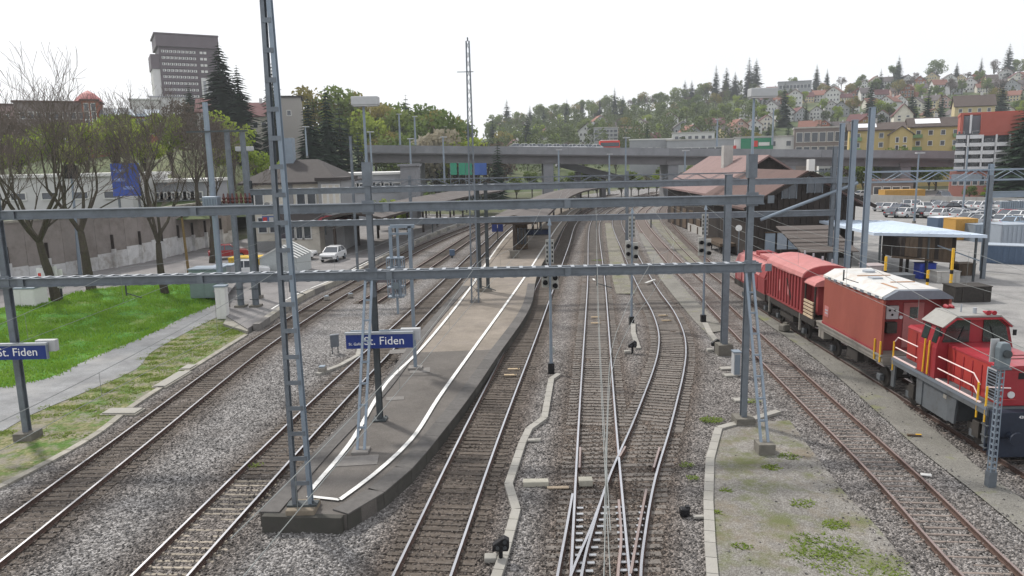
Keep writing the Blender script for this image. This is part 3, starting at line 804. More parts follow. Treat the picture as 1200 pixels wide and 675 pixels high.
m_ = MB(); m_.ibeam((xat(1160, 226, 62), 62, Z5), (xat(1290, 226, 62), 62, Z5), .2, .5, .05, .03); m_.build('beam', M_STEELL, brk)
m_ = MB(); m_.ibeam((xat(1160, 226, 62), 62, .05), (xat(1160, 226, 62), 62, Z5 + 1.6), .3, .3, .04, .03, up=(0, 1, 0)); m_.build('post', M_STEEL, brk)

# --- single masts
def mast(label, base, top_px, wd=.3, m=M_STEEL, name='catenary_mast', foot=True, block=.8):
    b = Vector(base); D = b.y; zt = P(top_px[0], top_px[1], D).z
    t = thing(name, label, 'mast', tuple(b))
    m_ = MB(); m_.ibeam(b, (b.x, b.y, zt), wd, wd * 1.1, .04, .03, up=(0, 1, 0)); m_.build('shaft', m, t)
    if foot: MB().box(b + Vector((0, 0, .25)), (block, block, .7)).build('footing', M_FOOT, t)
    MB().box((b.x, b.y, zt + .02), (wd * 1.15, wd * 1.25, .04)).build('cap_plate', m, t)
    return t
mast('single steel mast on a dark conical footing right of the bending track', G(848, 415), (856, 205), .32)
def post3(label, px, D, top, wd):
    return mast(label, (xat(px[0], px[1], D), D, .07), top, wd, M_STEELL)
post3('left of the two tall bare steel posts rising behind the works train', (993, 300), 52, (1003, 141), .31)
post3('rightmost of the tall bare steel posts rising behind the works train', (1012, 300), 50, (1025, 126), .31)
post3('steel post with a dark cap close to the goods shed corner', (979, 300), 57, (988, 145), .28)
mast('slim mast left of the platform canopy by the far white car', G(420, 330, .3), (412, 160), .2, M_STEEL, foot=False)

# --- feeder posts with insulators and transformer at the left
fp = thing('feeder_posts', 'three linked feeder posts with brown insulators and a grey transformer box', 'feeder posts', G(283, 362))
DF = 55.0
tops = []
for (bx_, by_), (tx, ty) in (((262, 368), (240, 120)), ((283, 362), (265, 152)), ((300, 357), (281, 155))):
    g = G(bx_, by_); X = g.x * DF / g.y; zt = P(tx, ty, DF).z; tops.append((X, zt))
    MB().tube([(X, DF, 0), (X, DF, zt)], .26, 8, .2).build('post', M_STEELL if not tops[1:] else M_STEEL, fp)
    MB().box((X, DF, .2), (.8, .8, .5)).build('footing', M_FOOT, fp)
    for zz in (.9, 1.7, 2.5):
        MB().bar((X - .35, DF - .25, zz), (X + .35, DF - .25, zz), .06).build('step_iron', M_STEELD, fp)
za = P(262, 154, DF).z
MB().bar((tops[0][0] - 1.4, DF - .3, za), (tops[2][0] + .5, DF - .3, za), .12).build('crossarm', M_STEELD, fp)
zi = P(268, 240, DF).z
MB().bar((tops[0][0] - .3, DF - .35, zi), (tops[2][0] + .5, DF - .35, zi), .14, .2).build('insulator_rack', M_STEEL, fp)
for k in range(7):
    X = lerp(tops[0][0] + .9, tops[2][0] + .3, k / 6)
    MB().tube([(X, DF - .35, zi + .1), (X, DF - .35, zi + .25), (X, DF - .35, zi + .35), (X, DF - .35, zi + .5), (X, DF - .35, zi + .6), (X, DF - .35, zi + .85)], [.06, .14, .08, .14, .08, .05], 8).build('insulator', M_INS, fp)
tb_ = MB().box((tops[0][0] + .1, DF - .6, zi + .1), (1.1, .8, 1.15)).build('transformer', M_STEELL, fp, bevel=.06)
for k in range(5): MB().box((tops[0][0] - .3 + .2 * k, DF - 1.03, zi + .1), (.05, .1, .9)).build('cooling_fin', M_STEELL, tb_)

# ================================================================ SIGNALS
M_SIGP = mat('signal_panel_grey', (.40, .40, .37), .6, var=.1)
def signal(label, px, top_y, head_y, up_y):
    b = G(*px); D = b.y
    t = thing('main_signal', label, 'railway signal', tuple(b))
    def z(y): return P(px[0], y, D).z
    MB().box(b + Vector((0, 0, .25)), (.32, .30, .55)).build('base_box', M_BLACK, t)
    MB().tube([b + Vector((0, 0, .3)), (b.x, D, z(top_y))], .085, 8, .05).build('pole', M_STEELL, t)
    z0, z1 = z(head_y[1]), z(head_y[0])
    hw = .42
    for s, dz in ((-1, -.0), (1, -.12)):
        pm = MB(); pm.prism([(b.x + s * .07, D + .05), (b.x + s * hw, D + .05), (b.x + s * hw, D + .16), (b.x + s * .07, D + .16)], z0 + dz, z1 + dz)
        pn = pm.build('signal_plate', M_SIGP, t, bevel=.04)
        for zz in (.3, .72) if s < 0 else (.25, .72):
            zc = lerp(z0, z1, zz) + dz
            MB().cyl((b.x + s * .25, D + .06, zc), (b.x + s * .25, D - .01, zc), .125, 16).build('lamp', M_BLACK, pn)
            MB().tube([(b.x + s * .25, D + .05, zc + .0), (b.x + s * .25, D - .22, zc + .02)], .13, 12, cap=False).build('hood', M_BLACK, pn)
    u0, u1 = z(up_y[1]), z(up_y[0])
    pm = MB(); pm.prism([(b.x - .2, D + .09), (b.x + .2, D + .09), (b.x + .2, D + .15), (b.x - .2, D + .15)], u0, u1); pn = pm.build('ladder_plate', M_SIGP, t)
    for k in range(5):
        zc = lerp(u0, u1, (k + .6) / 5.4)
        for s in (-1, 1): MB().box((b.x + s * .13, D + .085, zc), (.07, .01, (u1 - u0) * .10)).build('slot', M_BLACK, pn)
    MB().tube([(b.x, D, z(top_y)), (b.x, D, z(top_y) + .35)], .12, 6, .02).build('finial', M_STEELL, t)
    MB().box((b.x + .14, D + .1, 1.2), (.1, .12, .3)).build('junction_box', M_SIGP, t)
    return t
signal('main signal with round lamps nearest the island platform', (646, 437), 264, (317, 337), (281, 309))
signal('main signal with round lamps between the middle track and the bending track', (740, 380), 250, (282, 304), (254, 279))
signal('main signal with round lamps right of the bending track', (824, 378), 246, (278, 300), (251, 276))

def dwarf(label, px, s=1.0):
    b = G(*px); t = thing('dwarf_signal', label, 'dwarf signal', tuple(b))
    MB().box(b + Vector((-.28 * s, .05, .08)), (.34 * s, .3 * s, .16)).build('junction_box', M_TROUGH, t, bevel=.03)
    MB().tube([b, b + Vector((0, 0, .42 * s))], .06 * s, 8).build('stem', M_BLACK, t)
    prof = [(-.23, .34), (.20, .34), (.24, .46), (.24, .66), (.10, .74), (-.22, .52)]
    m_ = MB(); m_.extrude([b + Vector((x * s, -.10 * s, z * s)) for x, z in prof], (0, 0, 0), (0, .2 * s, 0)); hd = m_.build('head', M_BLACK, t, bevel=.02)
    for x, z in ((-.08, .46), (.12, .46), (.12, .62)):
        MB().cyl(b + Vector((x * s, -.10 * s, z * s)), b + Vector((x * s, -.13 * s, z * s)), .055 * s, 10).build('lens', mat('dark_lens', (.05, .055, .06), .15), hd)
dwarf('black dwarf signal at the end of the winding trough in the foreground', (587, 658))
dwarf('black dwarf signal left of the bending track', (741, 414), 1.0)
dwarf('black dwarf signal between the bending track and the single mast', (838, 412), 1.0)
# dwarf signal seen from behind on its post beside the right track
b = G(1160, 572); D = b.y
rs = thing('post_signal', 'small box signal on a lattice post in front of the red locomotive', 'railway signal', tuple(b))
hz = P(1180, 432, D).z
MB().box(b + Vector((0, 0, .28)), (.26, .22, .6)).build('base', M_STEEL, rs)
lattice(rs, b + Vector((0, 0, .4)), hz - .4, .17, .13, 18, M_STEELL, .028, .018, zig=False)
MB().box((b.x + .02, D, (hz + .4) / 2), (.03, .03, hz - .4)).build('conduit', M_STEEL, rs)
MB().box((b.x, D, hz + .03), (.44, .34, .06)).build('bracket', M_STEEL, rs)
M_SIGB = mat('signal_back_grey', (.15, .18, .20), .5, var=.1)
m_ = MB(); prof = [(-.17, .05), (.17, .05), (.20, .30), (.18, .70), (.12, .86), (-.12, .86), (-.19, .70)]
m_.extrude([(b.x + x, D - .14, hz + z) for x, z in prof], (0, 0, 0), (0, .26, 0)); hd = m_.build('head', M_SIGB, rs, bevel=.03)
MB().cyl((b.x + .03, D - .13, hz + .52), (b.x + .03, D - .24, hz + .52), .125, 16).build('lamp_hood', M_STEELD, hd)
MB().box((b.x - .14, D + .20, hz + .55), (.26, .04, .75)).build('backboard', M_LAMPW, hd)

# caged equipment frame on its own pole above the platform edge
b = G(487, 432, PH); D = b.y
ce = thing('signal_gantry', 'pale blue caged ladder frame hanging from a bent pole beside the platform', 'signal frame', tuple(b))
zt = P(478, 265, D).z; xt = P(480, 268, D).x
MB().bar(b, (b.x, D, zt), .16, .16).build('pole', M_STEELL, ce)
MB().bar((b.x + .25, D, zt), (b.x - .95, D, zt), .16, .16).build('arm', M_STEELL, ce)
MB().bar((b.x, D - .1, zt - .35), (b.x - .95, D - .1, zt - .35), .1, .1).build('arm', M_STEELL, ce)
xc = b.x - .75; zb0 = P(465, 347, D).z; zb1 = P(465, 302, D).z
cg = MB()
for k in range(5):
    zz = lerp(zb0, zb1, k / 4); cg.box((xc - .02, D, zz), (.80, .6, .05))
for sx in (-.4, -.2, .0, .2, .38):
    for sy in (-.3, .3): cg.bar((xc + sx, D + sy, zb0), (xc + sx, D + sy, zb1), .045)
cg.build('cage', M_STEELL, ce)
MB().bar((xc - .2, D, zb0 - .1), (xc - .2, D, zt), .15, .15).build('hanging_post', M_STEELL, ce)
MB().bar((xc + .15, D, zb0 - .1), (xc + .15, D, zt), .12, .12).build('hanging_post', M_STEELL, ce)
MB().box((xc, D - .32, lerp(zb0, zb1, .3)), (.3, .06, .35)).build('signal_box', M_SIGB, ce)
MB().bar((xc, D, zb0 - .9), (xc, D, zb0), .1, .1).build('stub', M_STEELL, ce)
MB().box((b.x, D, PH + .05), (.7, .6, .12)).build('footing', M_COPE, ce)
MB().bar((b.x + .2, D + .1, PH + 1.95), (b.x - 3.2, D + .1, PH + 1.95), .09, .14).build('crossrail', M_STEELL, ce)

# ================================================================ NAME SIGNS
M_BLUE = mat('sign_blue', (.02, .04, .19), .4, var=.05)
M_SWH = mat('sign_white', (.80, .80, .80), .5, var=.03)
def text(txt, size, loc, parent, m, nm='lettering', align='LEFT', rz=0.0, th=.004):
    cu = bpy.data.curves.new('txt', 'FONT'); cu.body = txt; cu.size = size; cu.align_x = align; cu.extrude = th; cu.resolution_u = 3
    o = bpy.data.objects.new('txt', cu); COL.objects.link(o)
    dg = bpy.context.evaluated_depsgraph_get()
    me = bpy.data.meshes.new_from_object(o.evaluated_get(dg)); bpy.data.objects.remove(o)
    me.materials.clear(); me.materials.append(m)
    t = bpy.data.objects.new(nm, me); COL.objects.link(t)
    t.matrix_world = Matrix.Translation(loc) @ Matrix.Rotation(rz, 4, 'Z') @ Matrix.Rotation(PI / 2, 4, 'X')
    if parent:
        t.parent = parent; t.matrix_parent_inverse = Matrix.Identity(4)
        M = FRAME[parent.name].inverted() @ Matrix.Translation(loc) @ Matrix.Rotation(rz, 4, 'Z') @ Matrix.Rotation(PI / 2, 4, 'X')
        t.matrix_basis = M
    return t
def name_sign(label, x_right, y_top, D):
    a = P(x_right, y_top, D); wd, ht = 2.62, .56
    x1 = a.x; x0 = x1 - wd; z1 = a.z; z0 = z1 - ht
    t = thing('station_sign', label, 'station sign', ((x0 + x1) / 2, D, z0), group='station name signs')
    MB().bx(x0, x1, D, D + .10, z0, z1).build('panel', M_BLUE, t)
    MB().bx(x0 - .03, x1 + .03, D - .03, D + .14, z1 + .002, z1 + .09).build('top_rail', M_PLATE, t)
    MB().bx(x1 + .002, x1 + .035, D - .01, D + .12, z0, z1).build('end_cap', M_STEELL, t)
    MB().bx(x1 - .5, x1 + .28, D + .16, D + .42, z1 - .3, z1 + .16).build('lamp_box', M_LAMPW, t, bevel=.02)
    text('St. Fiden', .46, (x0 + .70, D - .006, z0 + .15), t, M_SWH)
    text('St. Gallen', .15, (x0 + .10, D - .006, z0 + .14), t, M_SWH)
    for xx in (x0 + .7, x1 - .7): MB().bx(xx - .04, xx + .04, D + .10, D + .5, z0 + .2, z0 + .28).build('bracket', M_STEEL, t)
name_sign('blue station name sign on the island platform mast', 483.5, 391, D1 - .62)
name_sign('blue station name sign cut by the left edge of the picture', 53, 404.5, D1 - .62)

# ================================================================ OVERHEAD WIRES
M_WIRE = mat('copper_wire', (.22, .235, .23), .5, .3, var=.05)
def overhead(label, key, y0, y1, zc=5.62, zm=7.0, r=.008):
    path = TR[key]
    t = thing('overhead_line', label, 'overhead wire', tuple(at_y(path, D1)) if y0 < D1 < y1 else tuple(at_y(path, y0)), group='overhead lines')
    sup = [-1, D1, D2, 92, 130, 170]
    def zmes(y):
        for a, b in zip(sup, sup[1:]):
            if a <= y <= b:
                u = (y - a) / (b - a); return zm - 4 * u * (1 - u) * .85
        return zm
    ys = []; y = y0
    while y < y1: ys.append(y); y += 1.5
    c = [at_y(path, y) for y in ys]
    MB().tube([(p.x, p.y, zc) for p in c], r, 5).build('contact_wire', M_WIRE, t)
    MB().tube([(p.x, p.y, zmes(p.y)) for p in c], r, 5).build('messenger_wire', M_WIRE, t)
    y = y0 + 2
    while y < min(y1, 95):
        p = at_y(path, y); MB().bar((p.x, p.y, zc), (p.x, p.y, zmes(y)), r * 1.0).build('dropper', M_WIRE, t); y += 6.0
for k, nm in (('T1', 'the leftmost track'), ('T2', 'the track left of the island platform'), ('T3', 'the track right of the island platform'), ('T4', 'the straight middle track'),
              ('T5', 'the bending track'), ('T6', 'the track left of the gravel path'), ('T7', 'the red works train')):
    overhead('pair of thin overhead wires above ' + nm, k, 8.5, 165)
# ================================================================ WORKS TRAIN (on T7)
M_RED = mat('loco_red', (.29, .026, .036), .36, var=.10, scale=2, coat=.2, dirt=(.20, .03, .032), dscale=1.4, damt=.7, stretch=(1, 1, .4))
M_RED_LIT = mat('loco_red_lit_side', (.34, .040, .034), .45, var=.10, scale=2, dirt=(.22, .042, .036), dscale=1.3, damt=.65, stretch=(1, 1, .35))  # the same loco red, sunlight on the sides painted in as a brighter tone
M_WRED = mat('van_red', (.275, .050, .053), .6, var=.16, scale=2.5, dirt=(.24, .06, .06), dscale=1.2, damt=.5, stretch=(1, 1, .35))
M_WROOF = mat('faded_red_roof', (.43, .175, .17), .65, var=.12, scale=2, dirt=(.38, .12, .11), dscale=.9, damt=.6)
M_TAN = mat('container_red_brown', (.27, .076, .057), .6, var=.10, scale=1.2, dirt=(.35, .115, .08), dscale=.8, damt=.4, stretch=(1, 1, .5))
M_WHROOF = mat('weathered_white_roof', (.50, .50, .49), .6, var=.08, scale=1.5, dirt=(.40, .30, .22), dscale=1.6, damt=.5)
M_GREYR = mat('roof_end_grey', (.15, .17, .20), .6, var=.1)
M_CABROOF = mat('cab_roof_grey', (.27, .265, .25), .6, var=.1, dirt=(.20, .19, .175), dscale=2, damt=.5)
M_FRAME = mat('underframe_grey', (.105, .115, .125), .6, var=.2, scale=3, dirt=(.055, .05, .045), dscale=1.5, damt=.8)
M_FRAMEL = mat('wagon_frame_pale', (.25, .235, .21), .7, var=.2, scale=3, dirt=(.17, .15, .13), dscale=1.5, damt=.7)
M_GRIME = mat('bogie_grime', (.045, .04, .036), .85, var=.3, scale=5)
M_NAVY = mat('buffer_beam_dark', (.025, .032, .05), .5, var=.2)
M_GLASS = mat('dark_cab_glass', (.018, .028, .026), .06, var=.1, spec=.8)
M_RAILP = mat('pale_handrail', (.78, .62, .60), .5, var=.05)
M_BEIGEW = mat('beige_slats', (.46, .36, .25), .8, var=.2)

def vehicle(name, label, cat, yD, yend):
    """frame on the track: origin at the near end, local +y runs away along the train"""
    a, b = at_y(TR['T7'], yD), at_y(TR['T7'], yend)
    rz = math.atan2(b.y - a.y, b.x - a.x) - PI / 2
    t = thing(name, label, cat, (a.x, a.y, RT), rz); local(t); return t
def part(t, nm, m, fn, bevel=0.0, smooth=False):
    mb = MB(); fn(mb); return mb.build(nm, m, t, bevel=bevel, smooth=smooth)
def bx(t, nm, m, x0, x1, y0, y1, z0, z1, bevel=0.0): return part(t, nm, m, lambda q: q.bx(x0, x1, y0, y1, z0, z1), bevel)
def wheel(t, y, r=.46):
    for s in (-1, 1):
        o = part(t, 'wheel', M_GRIME, lambda q: q.cyl((s * .68, y, r), (s * .82, y, r), r, 18))
        part(o, 'axle_box', M_FRAME, lambda q: q.box((s * .98, y, r), (.22, .34, .30)), .03)
    part(t, 'axle', M_GRIME, lambda q: q.cyl((-.7, y, r), (.7, y, r), .09, 8))
def prof_sweep(q, prof, y0, y1): q.extrude([(x, y0, z) for x, z in prof], (0, y0, 0), (0, y1, 0))

# ---- locomotive
lo = vehicle('locomotive', 'red diesel locomotive with grey cab roof and yellow handrails', 'locomotive', 23.9, 31)
fr = part(lo, 'frame', M_FRAME, lambda q: (q.bx(-1.48, 1.48, .35, 7.05, 1.62, 1.93), q.bx(-1.40, 1.40, 2.75, 4.55, .55, 1.62)))
for s in (-1, 1):      # skirt plates arching over the wheels
    for y0, y1 in ((.35, .62), (2.2, 2.75), (4.55, 5.0), (6.75, 7.05)):
        part(lo, 'skirt', M_FRAME, lambda q: q.extrude([(s * 1.44, y0, 1.62), (s * 1.44, y1, 1.62), (s * 1.44, lerp(y0, y1, .9 if y0 < 1 or 4 < y0 < 5 else 1), .62), (s * 1.44, lerp(y0, y1, 0 if y0 < 1 or 4 < y0 < 5 else .15), .62)], (0, 0, 0), (-s * .08, 0, 0)))
    part(lo, 'hatch', M_FRAMEL, lambda q: q.box((s * 1.405, 3.0, 1.45), (.02, .22, .16)))
    part(lo, 'solebar', M_GREYR, lambda q: q.bx(s * 1.485 - .012, s * 1.485 + .012, .4, 7.0, 1.80, 1.90))
for y in (.95, 1.75, 5.4, 6.3): wheel(lo, y, .48)
for y0, y1 in ((.75, 2.05), (5.15, 6.55)):
    for s in (-1, 1): part(lo, 'bogie_frame', M_GRIME, lambda q: (q.bx(s * 1.02 - .06, s * 1.02 + .06, y0, y1, .55, .85), q.box((s * 1.1, (y0 + y1) / 2, .75), (.16, .4, .6))), .02)
bx(lo, 'buffer_beam', M_NAVY, -1.42, 1.42, .0, .35, .95, 1.86, .03)
bx(lo, 'snow_plough', M_NAVY, -1.42, 1.42, .05, .30, .22, .93, .03)
for s in (-1, 1):
    o = part(lo, 'buffer', M_NAVY, lambda q: (q.cyl((s * .88, -.38, 1.05), (s * .88, 0, 1.05), .11, 12), q.cyl((s * .88, -.44, 1.05), (s * .88, -.38, 1.05), .24, 14)))
    st = part(lo, 'step', M_NAVY, lambda q: q.bx(s * 1.28, s * 1.46, .36, .42, .35, 1.6))
    for zz in (.45, .85, 1.25): part(st, 'tread', M_FRAME, lambda q: q.bx(s * 1.18, s * 1.48, .28, .62, zz, zz + .04))
text('420 840 003', .14, (-1.2, -.006, 1.58), None, M_SWH)
_t = bpy.data.objects[[o.name for o in bpy.data.objects if o.name.startswith('lettering')][-1]]
_t.parent = lo; _t.matrix_basis = Matrix.Translation((-.62, -.008, 1.64)) @ Matrix.Rotation(PI / 2, 4, 'X')
# long bonnet: sides, top, radiator grille, seams
bn = part(lo, 'bonnet', M_RED_LIT, lambda q: q.bx(-1.02, 1.02, .45, 3.72, 1.93, 3.22), .03)
bt_ = part(lo, 'bonnet_top', M_RED, lambda q: prof_sweep(q, [(-1.04, 3.225), (1.04, 3.225), (1.02, 3.30), (.5, 3.36), (-.5, 3.36), (-1.02, 3.30)], .42, 3.70))
for y in (1.3, 1.75): part(bt_, 'roof_seam', M_GRIME, lambda q: q.box((.1, y, 3.368), (1.7, .03, .02)))
bx(bn, 'front_panel', M_RED, -1.0, 1.0, .40, .447, 1.96, 3.2)
part(bn, 'grille_frame', M_PLATE, lambda q: (q.box((-1.035, .88, 3.10), (.03, .66, .05)), q.box((-1.035, .88, 2.06), (.03, .66, .05)), q.box((-1.035, .55, 2.58), (.03, .05, 1.05)), q.box((-1.035, 1.2, 2.58), (.03, .05, 1.05))))
bx(bn, 'radiator', M_BLACK, -1.032, -1.02, .58, 1.18, 2.08, 3.08)
for k in range(9): part(bn, 'louvre', M_GREYR, lambda q: q.box((-1.04, .88, 2.14 + k * .11), (.03, .6, .03)))
for y in (1.55, 2.1, 2.65, 3.2): part(bn, 'door_seam', M_RED, lambda q: q.box((-1.03, y, 2.55), (.025, .03, 1.1)))
# headlights and number plate on the nose
for s in (-.7, .7): part(bn, 'headlight', M_LAMPG, lambda q: q.cyl((s, .40, 2.35), (s, .36, 2.35), .12, 14))
bx(bn, 'name_plate', M_BLACK, -.5, .5, .385, .398, 2.9, 3.12)
# cab with inward-leaning sides
CP = [(-1.46, 1.93), (-1.46, 3.12), (-1.24, 4.02), (-.80, 4.36), (.80, 4.36), (1.24, 4.02), (1.46, 3.12), (1.46, 1.93)]
cb = part(lo, 'cab', M_RED, lambda q: prof_sweep(q, CP, 3.74, 5.02))
def off(p, d): return (p[0] * (1 + d), p[1] + d * .6)
part(lo, 'cab_roof', M_CABROOF, lambda q: (prof_sweep(q, [(-1.30, 3.99), (-.82, 4.385), (-.82, 4.43), (-1.36, 3.99)], 3.60, 5.12), prof_sweep(q, [(-.83, 4.37), (.83, 4.37), (.83, 4.44), (-.83, 4.44)], 3.58, 5.14), prof_sweep(q, [(1.30, 3.99), (1.36, 3.99), (.82, 4.43), (.82, 4.385)], 3.60, 5.12)))
part(cb, 'visor', M_RED, lambda q: (q.bx(-.86, .86, 3.56, 3.735, 4.28, 4.355), q.bar((-.86, 3.65, 4.31), (-1.26, 3.65, 3.98), .17, .06), q.bar((.86, 3.65, 4.31), (1.26, 3.65, 3.98), .17, .06)))
for s in (-1, 1):
    wf = part(cb, 'front_window', M_GLASS, lambda q: q.extrude([(s * x, 3.70, z) for x, z in ((.26, 3.42), (1.25, 3.42), (1.10, 3.98), (.76, 4.26), (.26, 4.26))], (0, 0, 0), (0, .038, 0)))
    part(wf, 'window_frame', M_GRIME, lambda q: q.bar((s * .26, 3.69, 3.41), (s * 1.27, 3.69, 3.41), .03, .05))
    part(wf, 'wiper', M_BLACK, lambda q: q.bar((s * .7, 3.68, 3.44), (s * .5, 3.68, 4.0), .02, .02))
    # slanted side windows lie on the leaning wall
    for y0, y1 in ((3.84, 4.16), (4.50, 4.92)):
        part(cb, 'side_window', M_GLASS, lambda q: q.extrude([(s * 1.415, y0, 3.32), (s * 1.415, y1, 3.32), (s * 1.275, y1, 3.90), (s * 1.275, y0, 3.90)], (0, 0, 0), (s * .018, 0, 0)))
    dr = part(cb, 'cab_door', M_RED_LIT, lambda q: q.extrude([(s * 1.462, 4.2, 1.98), (s * 1.462, 4.96, 1.98), (s * 1.462, 4.96, 3.10), (s * 1.462, 4.2, 3.10)], (0, 0, 0), (s * .02, 0, 0)))
    for y in (4.14, 4.46): part(dr, 'handrail', M_YEL, lambda q: q.bar((s * 1.53, y, 2.0), (s * 1.50, y, 3.35), .045, .045))
    part(cb, 'mirror', M_BLACK, lambda q: q.box((s * 1.40, 3.62, 3.75), (.12, .05, .22)))
part(lo, 'horn', mat('horn_red', (.28, .02, .03), .4), lambda q: (q.tube([(.35, 3.62, 4.52), (.35, 3.95, 4.52)], [.10, .03], 10), q.tube([(.58, 3.62, 4.52), (.58, 3.95, 4.52)], [.09, .03], 10)))
part(lo, 'horn', MATS['horn_red'], lambda q: (q.tube([(-.45, 4.9, 4.50), (-.45, 5.12, 4.50)], [.05, .10], 10), q.tube([(-.25, 4.9, 4.50), (-.25, 5.12, 4.50)], [.05, .10], 10)))
part(lo, 'aerial', M_PLATE, lambda q: (q.cyl((.05, 4.0, 4.43), (.05, 4.0, 4.66), .07, 8), q.cyl((-.3, 4.3, 4.43), (-.3, 4.3, 4.75), .03, 6)))
part(lo, 'exhaust', mat('exhaust_steel', (.42, .42, .43), .3, .7), lambda q: q.tube([(.55, 1.15, 3.35), (.55, 1.15, 4.05)], .17, 12))
# short bonnet behind the cab
rh = part(lo, 'rear_bonnet', M_RED_LIT, lambda q: q.bx(-1.0, 1.0, 5.06, 6.75, 1.93, 3.28), .03)
part(rh, 'rear_top', M_RED, lambda q: prof_sweep(q, [(-1.02, 3.285), (1.02, 3.285), (.9, 3.38), (-.9, 3.38)], 5.05, 6.78))
for y in (5.5, 6.0): part(rh, 'door_seam', M_RED, lambda q: q.box((-1.01, y, 2.6), (.025, .03, 1.2)))
# handrails along the walkways
for s in (-1, 1):
    part(lo, 'handrail', M_RAILP, lambda q: (q.tube([(s * 1.42, 3.6, 2.85), (s * 1.42, 1.35, 2.85), (s * 1.42, .95, 2.55)], .024, 6), q.tube([(s * 1.42, 3.6, 2.38), (s * 1.42, 1.3, 2.38), (s * 1.42, 1.0, 2.12)], .024, 6), q.bar((s * 1.45, 3.6, 1.96), (s * 1.45, .8, 1.96), .06, .05)))
    part(lo, 'handrail', M_RAILP, lambda q: (q.tube([(s * 1.42, 5.1, 2.85), (s * 1.42, 6.7, 2.85), (s * 1.42, 6.95, 2.6)], .024, 6), q.tube([(s * 1.42, 5.1, 2.38), (s * 1.42, 6.85, 2.38)], .024, 6), q.bar((s * 1.45, 5.1, 1.96), (s * 1.45, 6.9, 1.96), .06, .05)))
    for y in (1.35, 2.1, 2.85): part(lo, 'stanchion', mat('rail_red', (.30, .03, .03), .5), lambda q: q.bar((s * 1.42, y, 1.93), (s * 1.42, y, 2.85), .03))
    for y in (.50, .98, 6.95): part(lo, 'yellow_post', M_YEL, lambda q: q.tube([(s * 1.45, y, 1.35), (s * 1.45, y, 2.62)], .035, 8))
    part(lo, 'end_rail', M_RAILP, lambda q: q.tube([(s * 1.45, .50, 2.60), (s * .75, .35, 2.60)], .024, 6))
part(lo, 'end_rail', MATS['rail_red'], lambda q: q.tube([(-1.1, .3, 2.2), (-.6, .3, 2.2)], .024, 6))

# ---- container wagon with the white roof
w1 = vehicle('container_wagon', 'red-brown container wagon with a weathered white roof, next to the locomotive', 'railway wagon', 31.5, 39.3)
part(w1, 'frame', M_FRAMEL, lambda q: (q.bx(-1.46, 1.46, .25, 7.7, 1.45, 1.66), q.bx(-1.40, 1.40, .3, 7.6, 1.30, 1.45)))
part(w1, 'floor_edge', M_FRAMEL, lambda q: q.bx(-1.52, 1.52, .3, 7.65, 1.66, 1.74))
bd = part(w1, 'body', M_TAN, lambda q: q.bx(-1.46, 1.46, 1.15, 6.95, 1.80, 4.22), .02)
part(bd, 'bottom_rail', M_WRED, lambda q: q.bx(-1.475, 1.475, 1.1, 7.0, 1.745, 1.86))
[part(bd, 'corner_post', M_TAN, lambda q: q.bx(s * 1.435 - .055, s * 1.435 + .055, .42, .56, 1.75, 4.2)) for s in (-1, 1)]
[part(bd, 'side_wall', M_TAN, lambda q: q.bx(s * 1.445 - .025, s * 1.445 + .025, .56, 1.15, 1.75, 4.2)) for s in (-1, 1)]
ew = part(bd, 'end_wall', M_WRED, lambda q: q.bx(-1.40, 1.40, 1.09, 1.15, 1.80, 4.2))
bx(ew, 'end_door', M_WROOF, -.25, .65, 1.05, 1.085, 1.9, 3.95); bx(ew, 'door_window', M_GLASS, .02, .38, 1.03, 1.047, 3.25, 3.75)
bx(ew, 'equipment_box', M_LAMPW, -1.1, -.55, .9, 1.085, 3.25, 3.85); bx(ew, 'battery_box', M_GRIME, -1.05, -.6, .85, 1.085, 2.6, 3.1)
for (dx_, dz_) in ((-.95, 3.65), (-.72, 3.65), (-.83, 3.45)): part(ew, 'gauge_dial', M_BLACK, lambda q: q.cyl((dx_, .9, dz_), (dx_, .885, dz_), .055, 10))
part(ew, 'lamp', M_LAMPG, lambda q: q.cyl((-.38, 1.04, 3.3), (-.38, 1.0, 3.3), .08, 10))
RP = [(-1.52, 4.24), (1.52, 4.24), (1.50, 4.34), (.95, 4.66), (-.95, 4.66), (-1.50, 4.34)]
part(w1, 'roof', M_WHROOF, lambda q: prof_sweep(q, RP, .55, 6.98))
part(w1, 'roof_end', M_GREYR, lambda q: prof_sweep(q, [(-1.50, 4.245), (1.50, 4.245), (1.47, 4.33), (.92, 4.64), (-.92, 4.64), (-1.47, 4.33)], .30, .545))
for k in range(8): part(w1, 'roof_clamp', M_GREYR, lambda q: q.box((-1.50, 1.0 + k * .74, 4.27), (.09, .28, .11)))
part(w1, 'roof_batten', mat('rusty_batten', (.40, .24, .15), .8, var=.2), lambda q: (q.box((.3, 2.4, 4.67), (1.1, .1, .05), rz=.0), q.box((-.1, 4.4, 4.67), (1.6, .08, .05)), q.box((-.75, 1.5, 4.67), (.12, 1.4, .03))))
part(w1, 'roof_hatch', M_PLATE, lambda q: (q.box((-.4, 3.6, 4.70), (.5, .5, .08)), q.cyl((.2, 5.6, 4.66), (.2, 5.6, 4.76), .3, 14)))
bx(bd, 'notice_panel', M_WROOF, -1.475, -1.46, 6.2, 6.7, 2.2, 2.75); bx(bd, 'notice_line', M_PLATE, -1.482, -1.476, 6.28, 6.62, 2.35, 2.42); bx(bd, 'notice_line', M_PLATE, -1.482, -1.476, 6.28, 6.62, 2.5, 2.57)
for y in (1.3, 6.6): wheel(w1, y, .46)
for y in (.42, .95): part(w1, 'yellow_rail', M_YEL, lambda q: q.tube([(-1.50, y, 1.4), (-1.50, y, 2.35)], .04, 6))
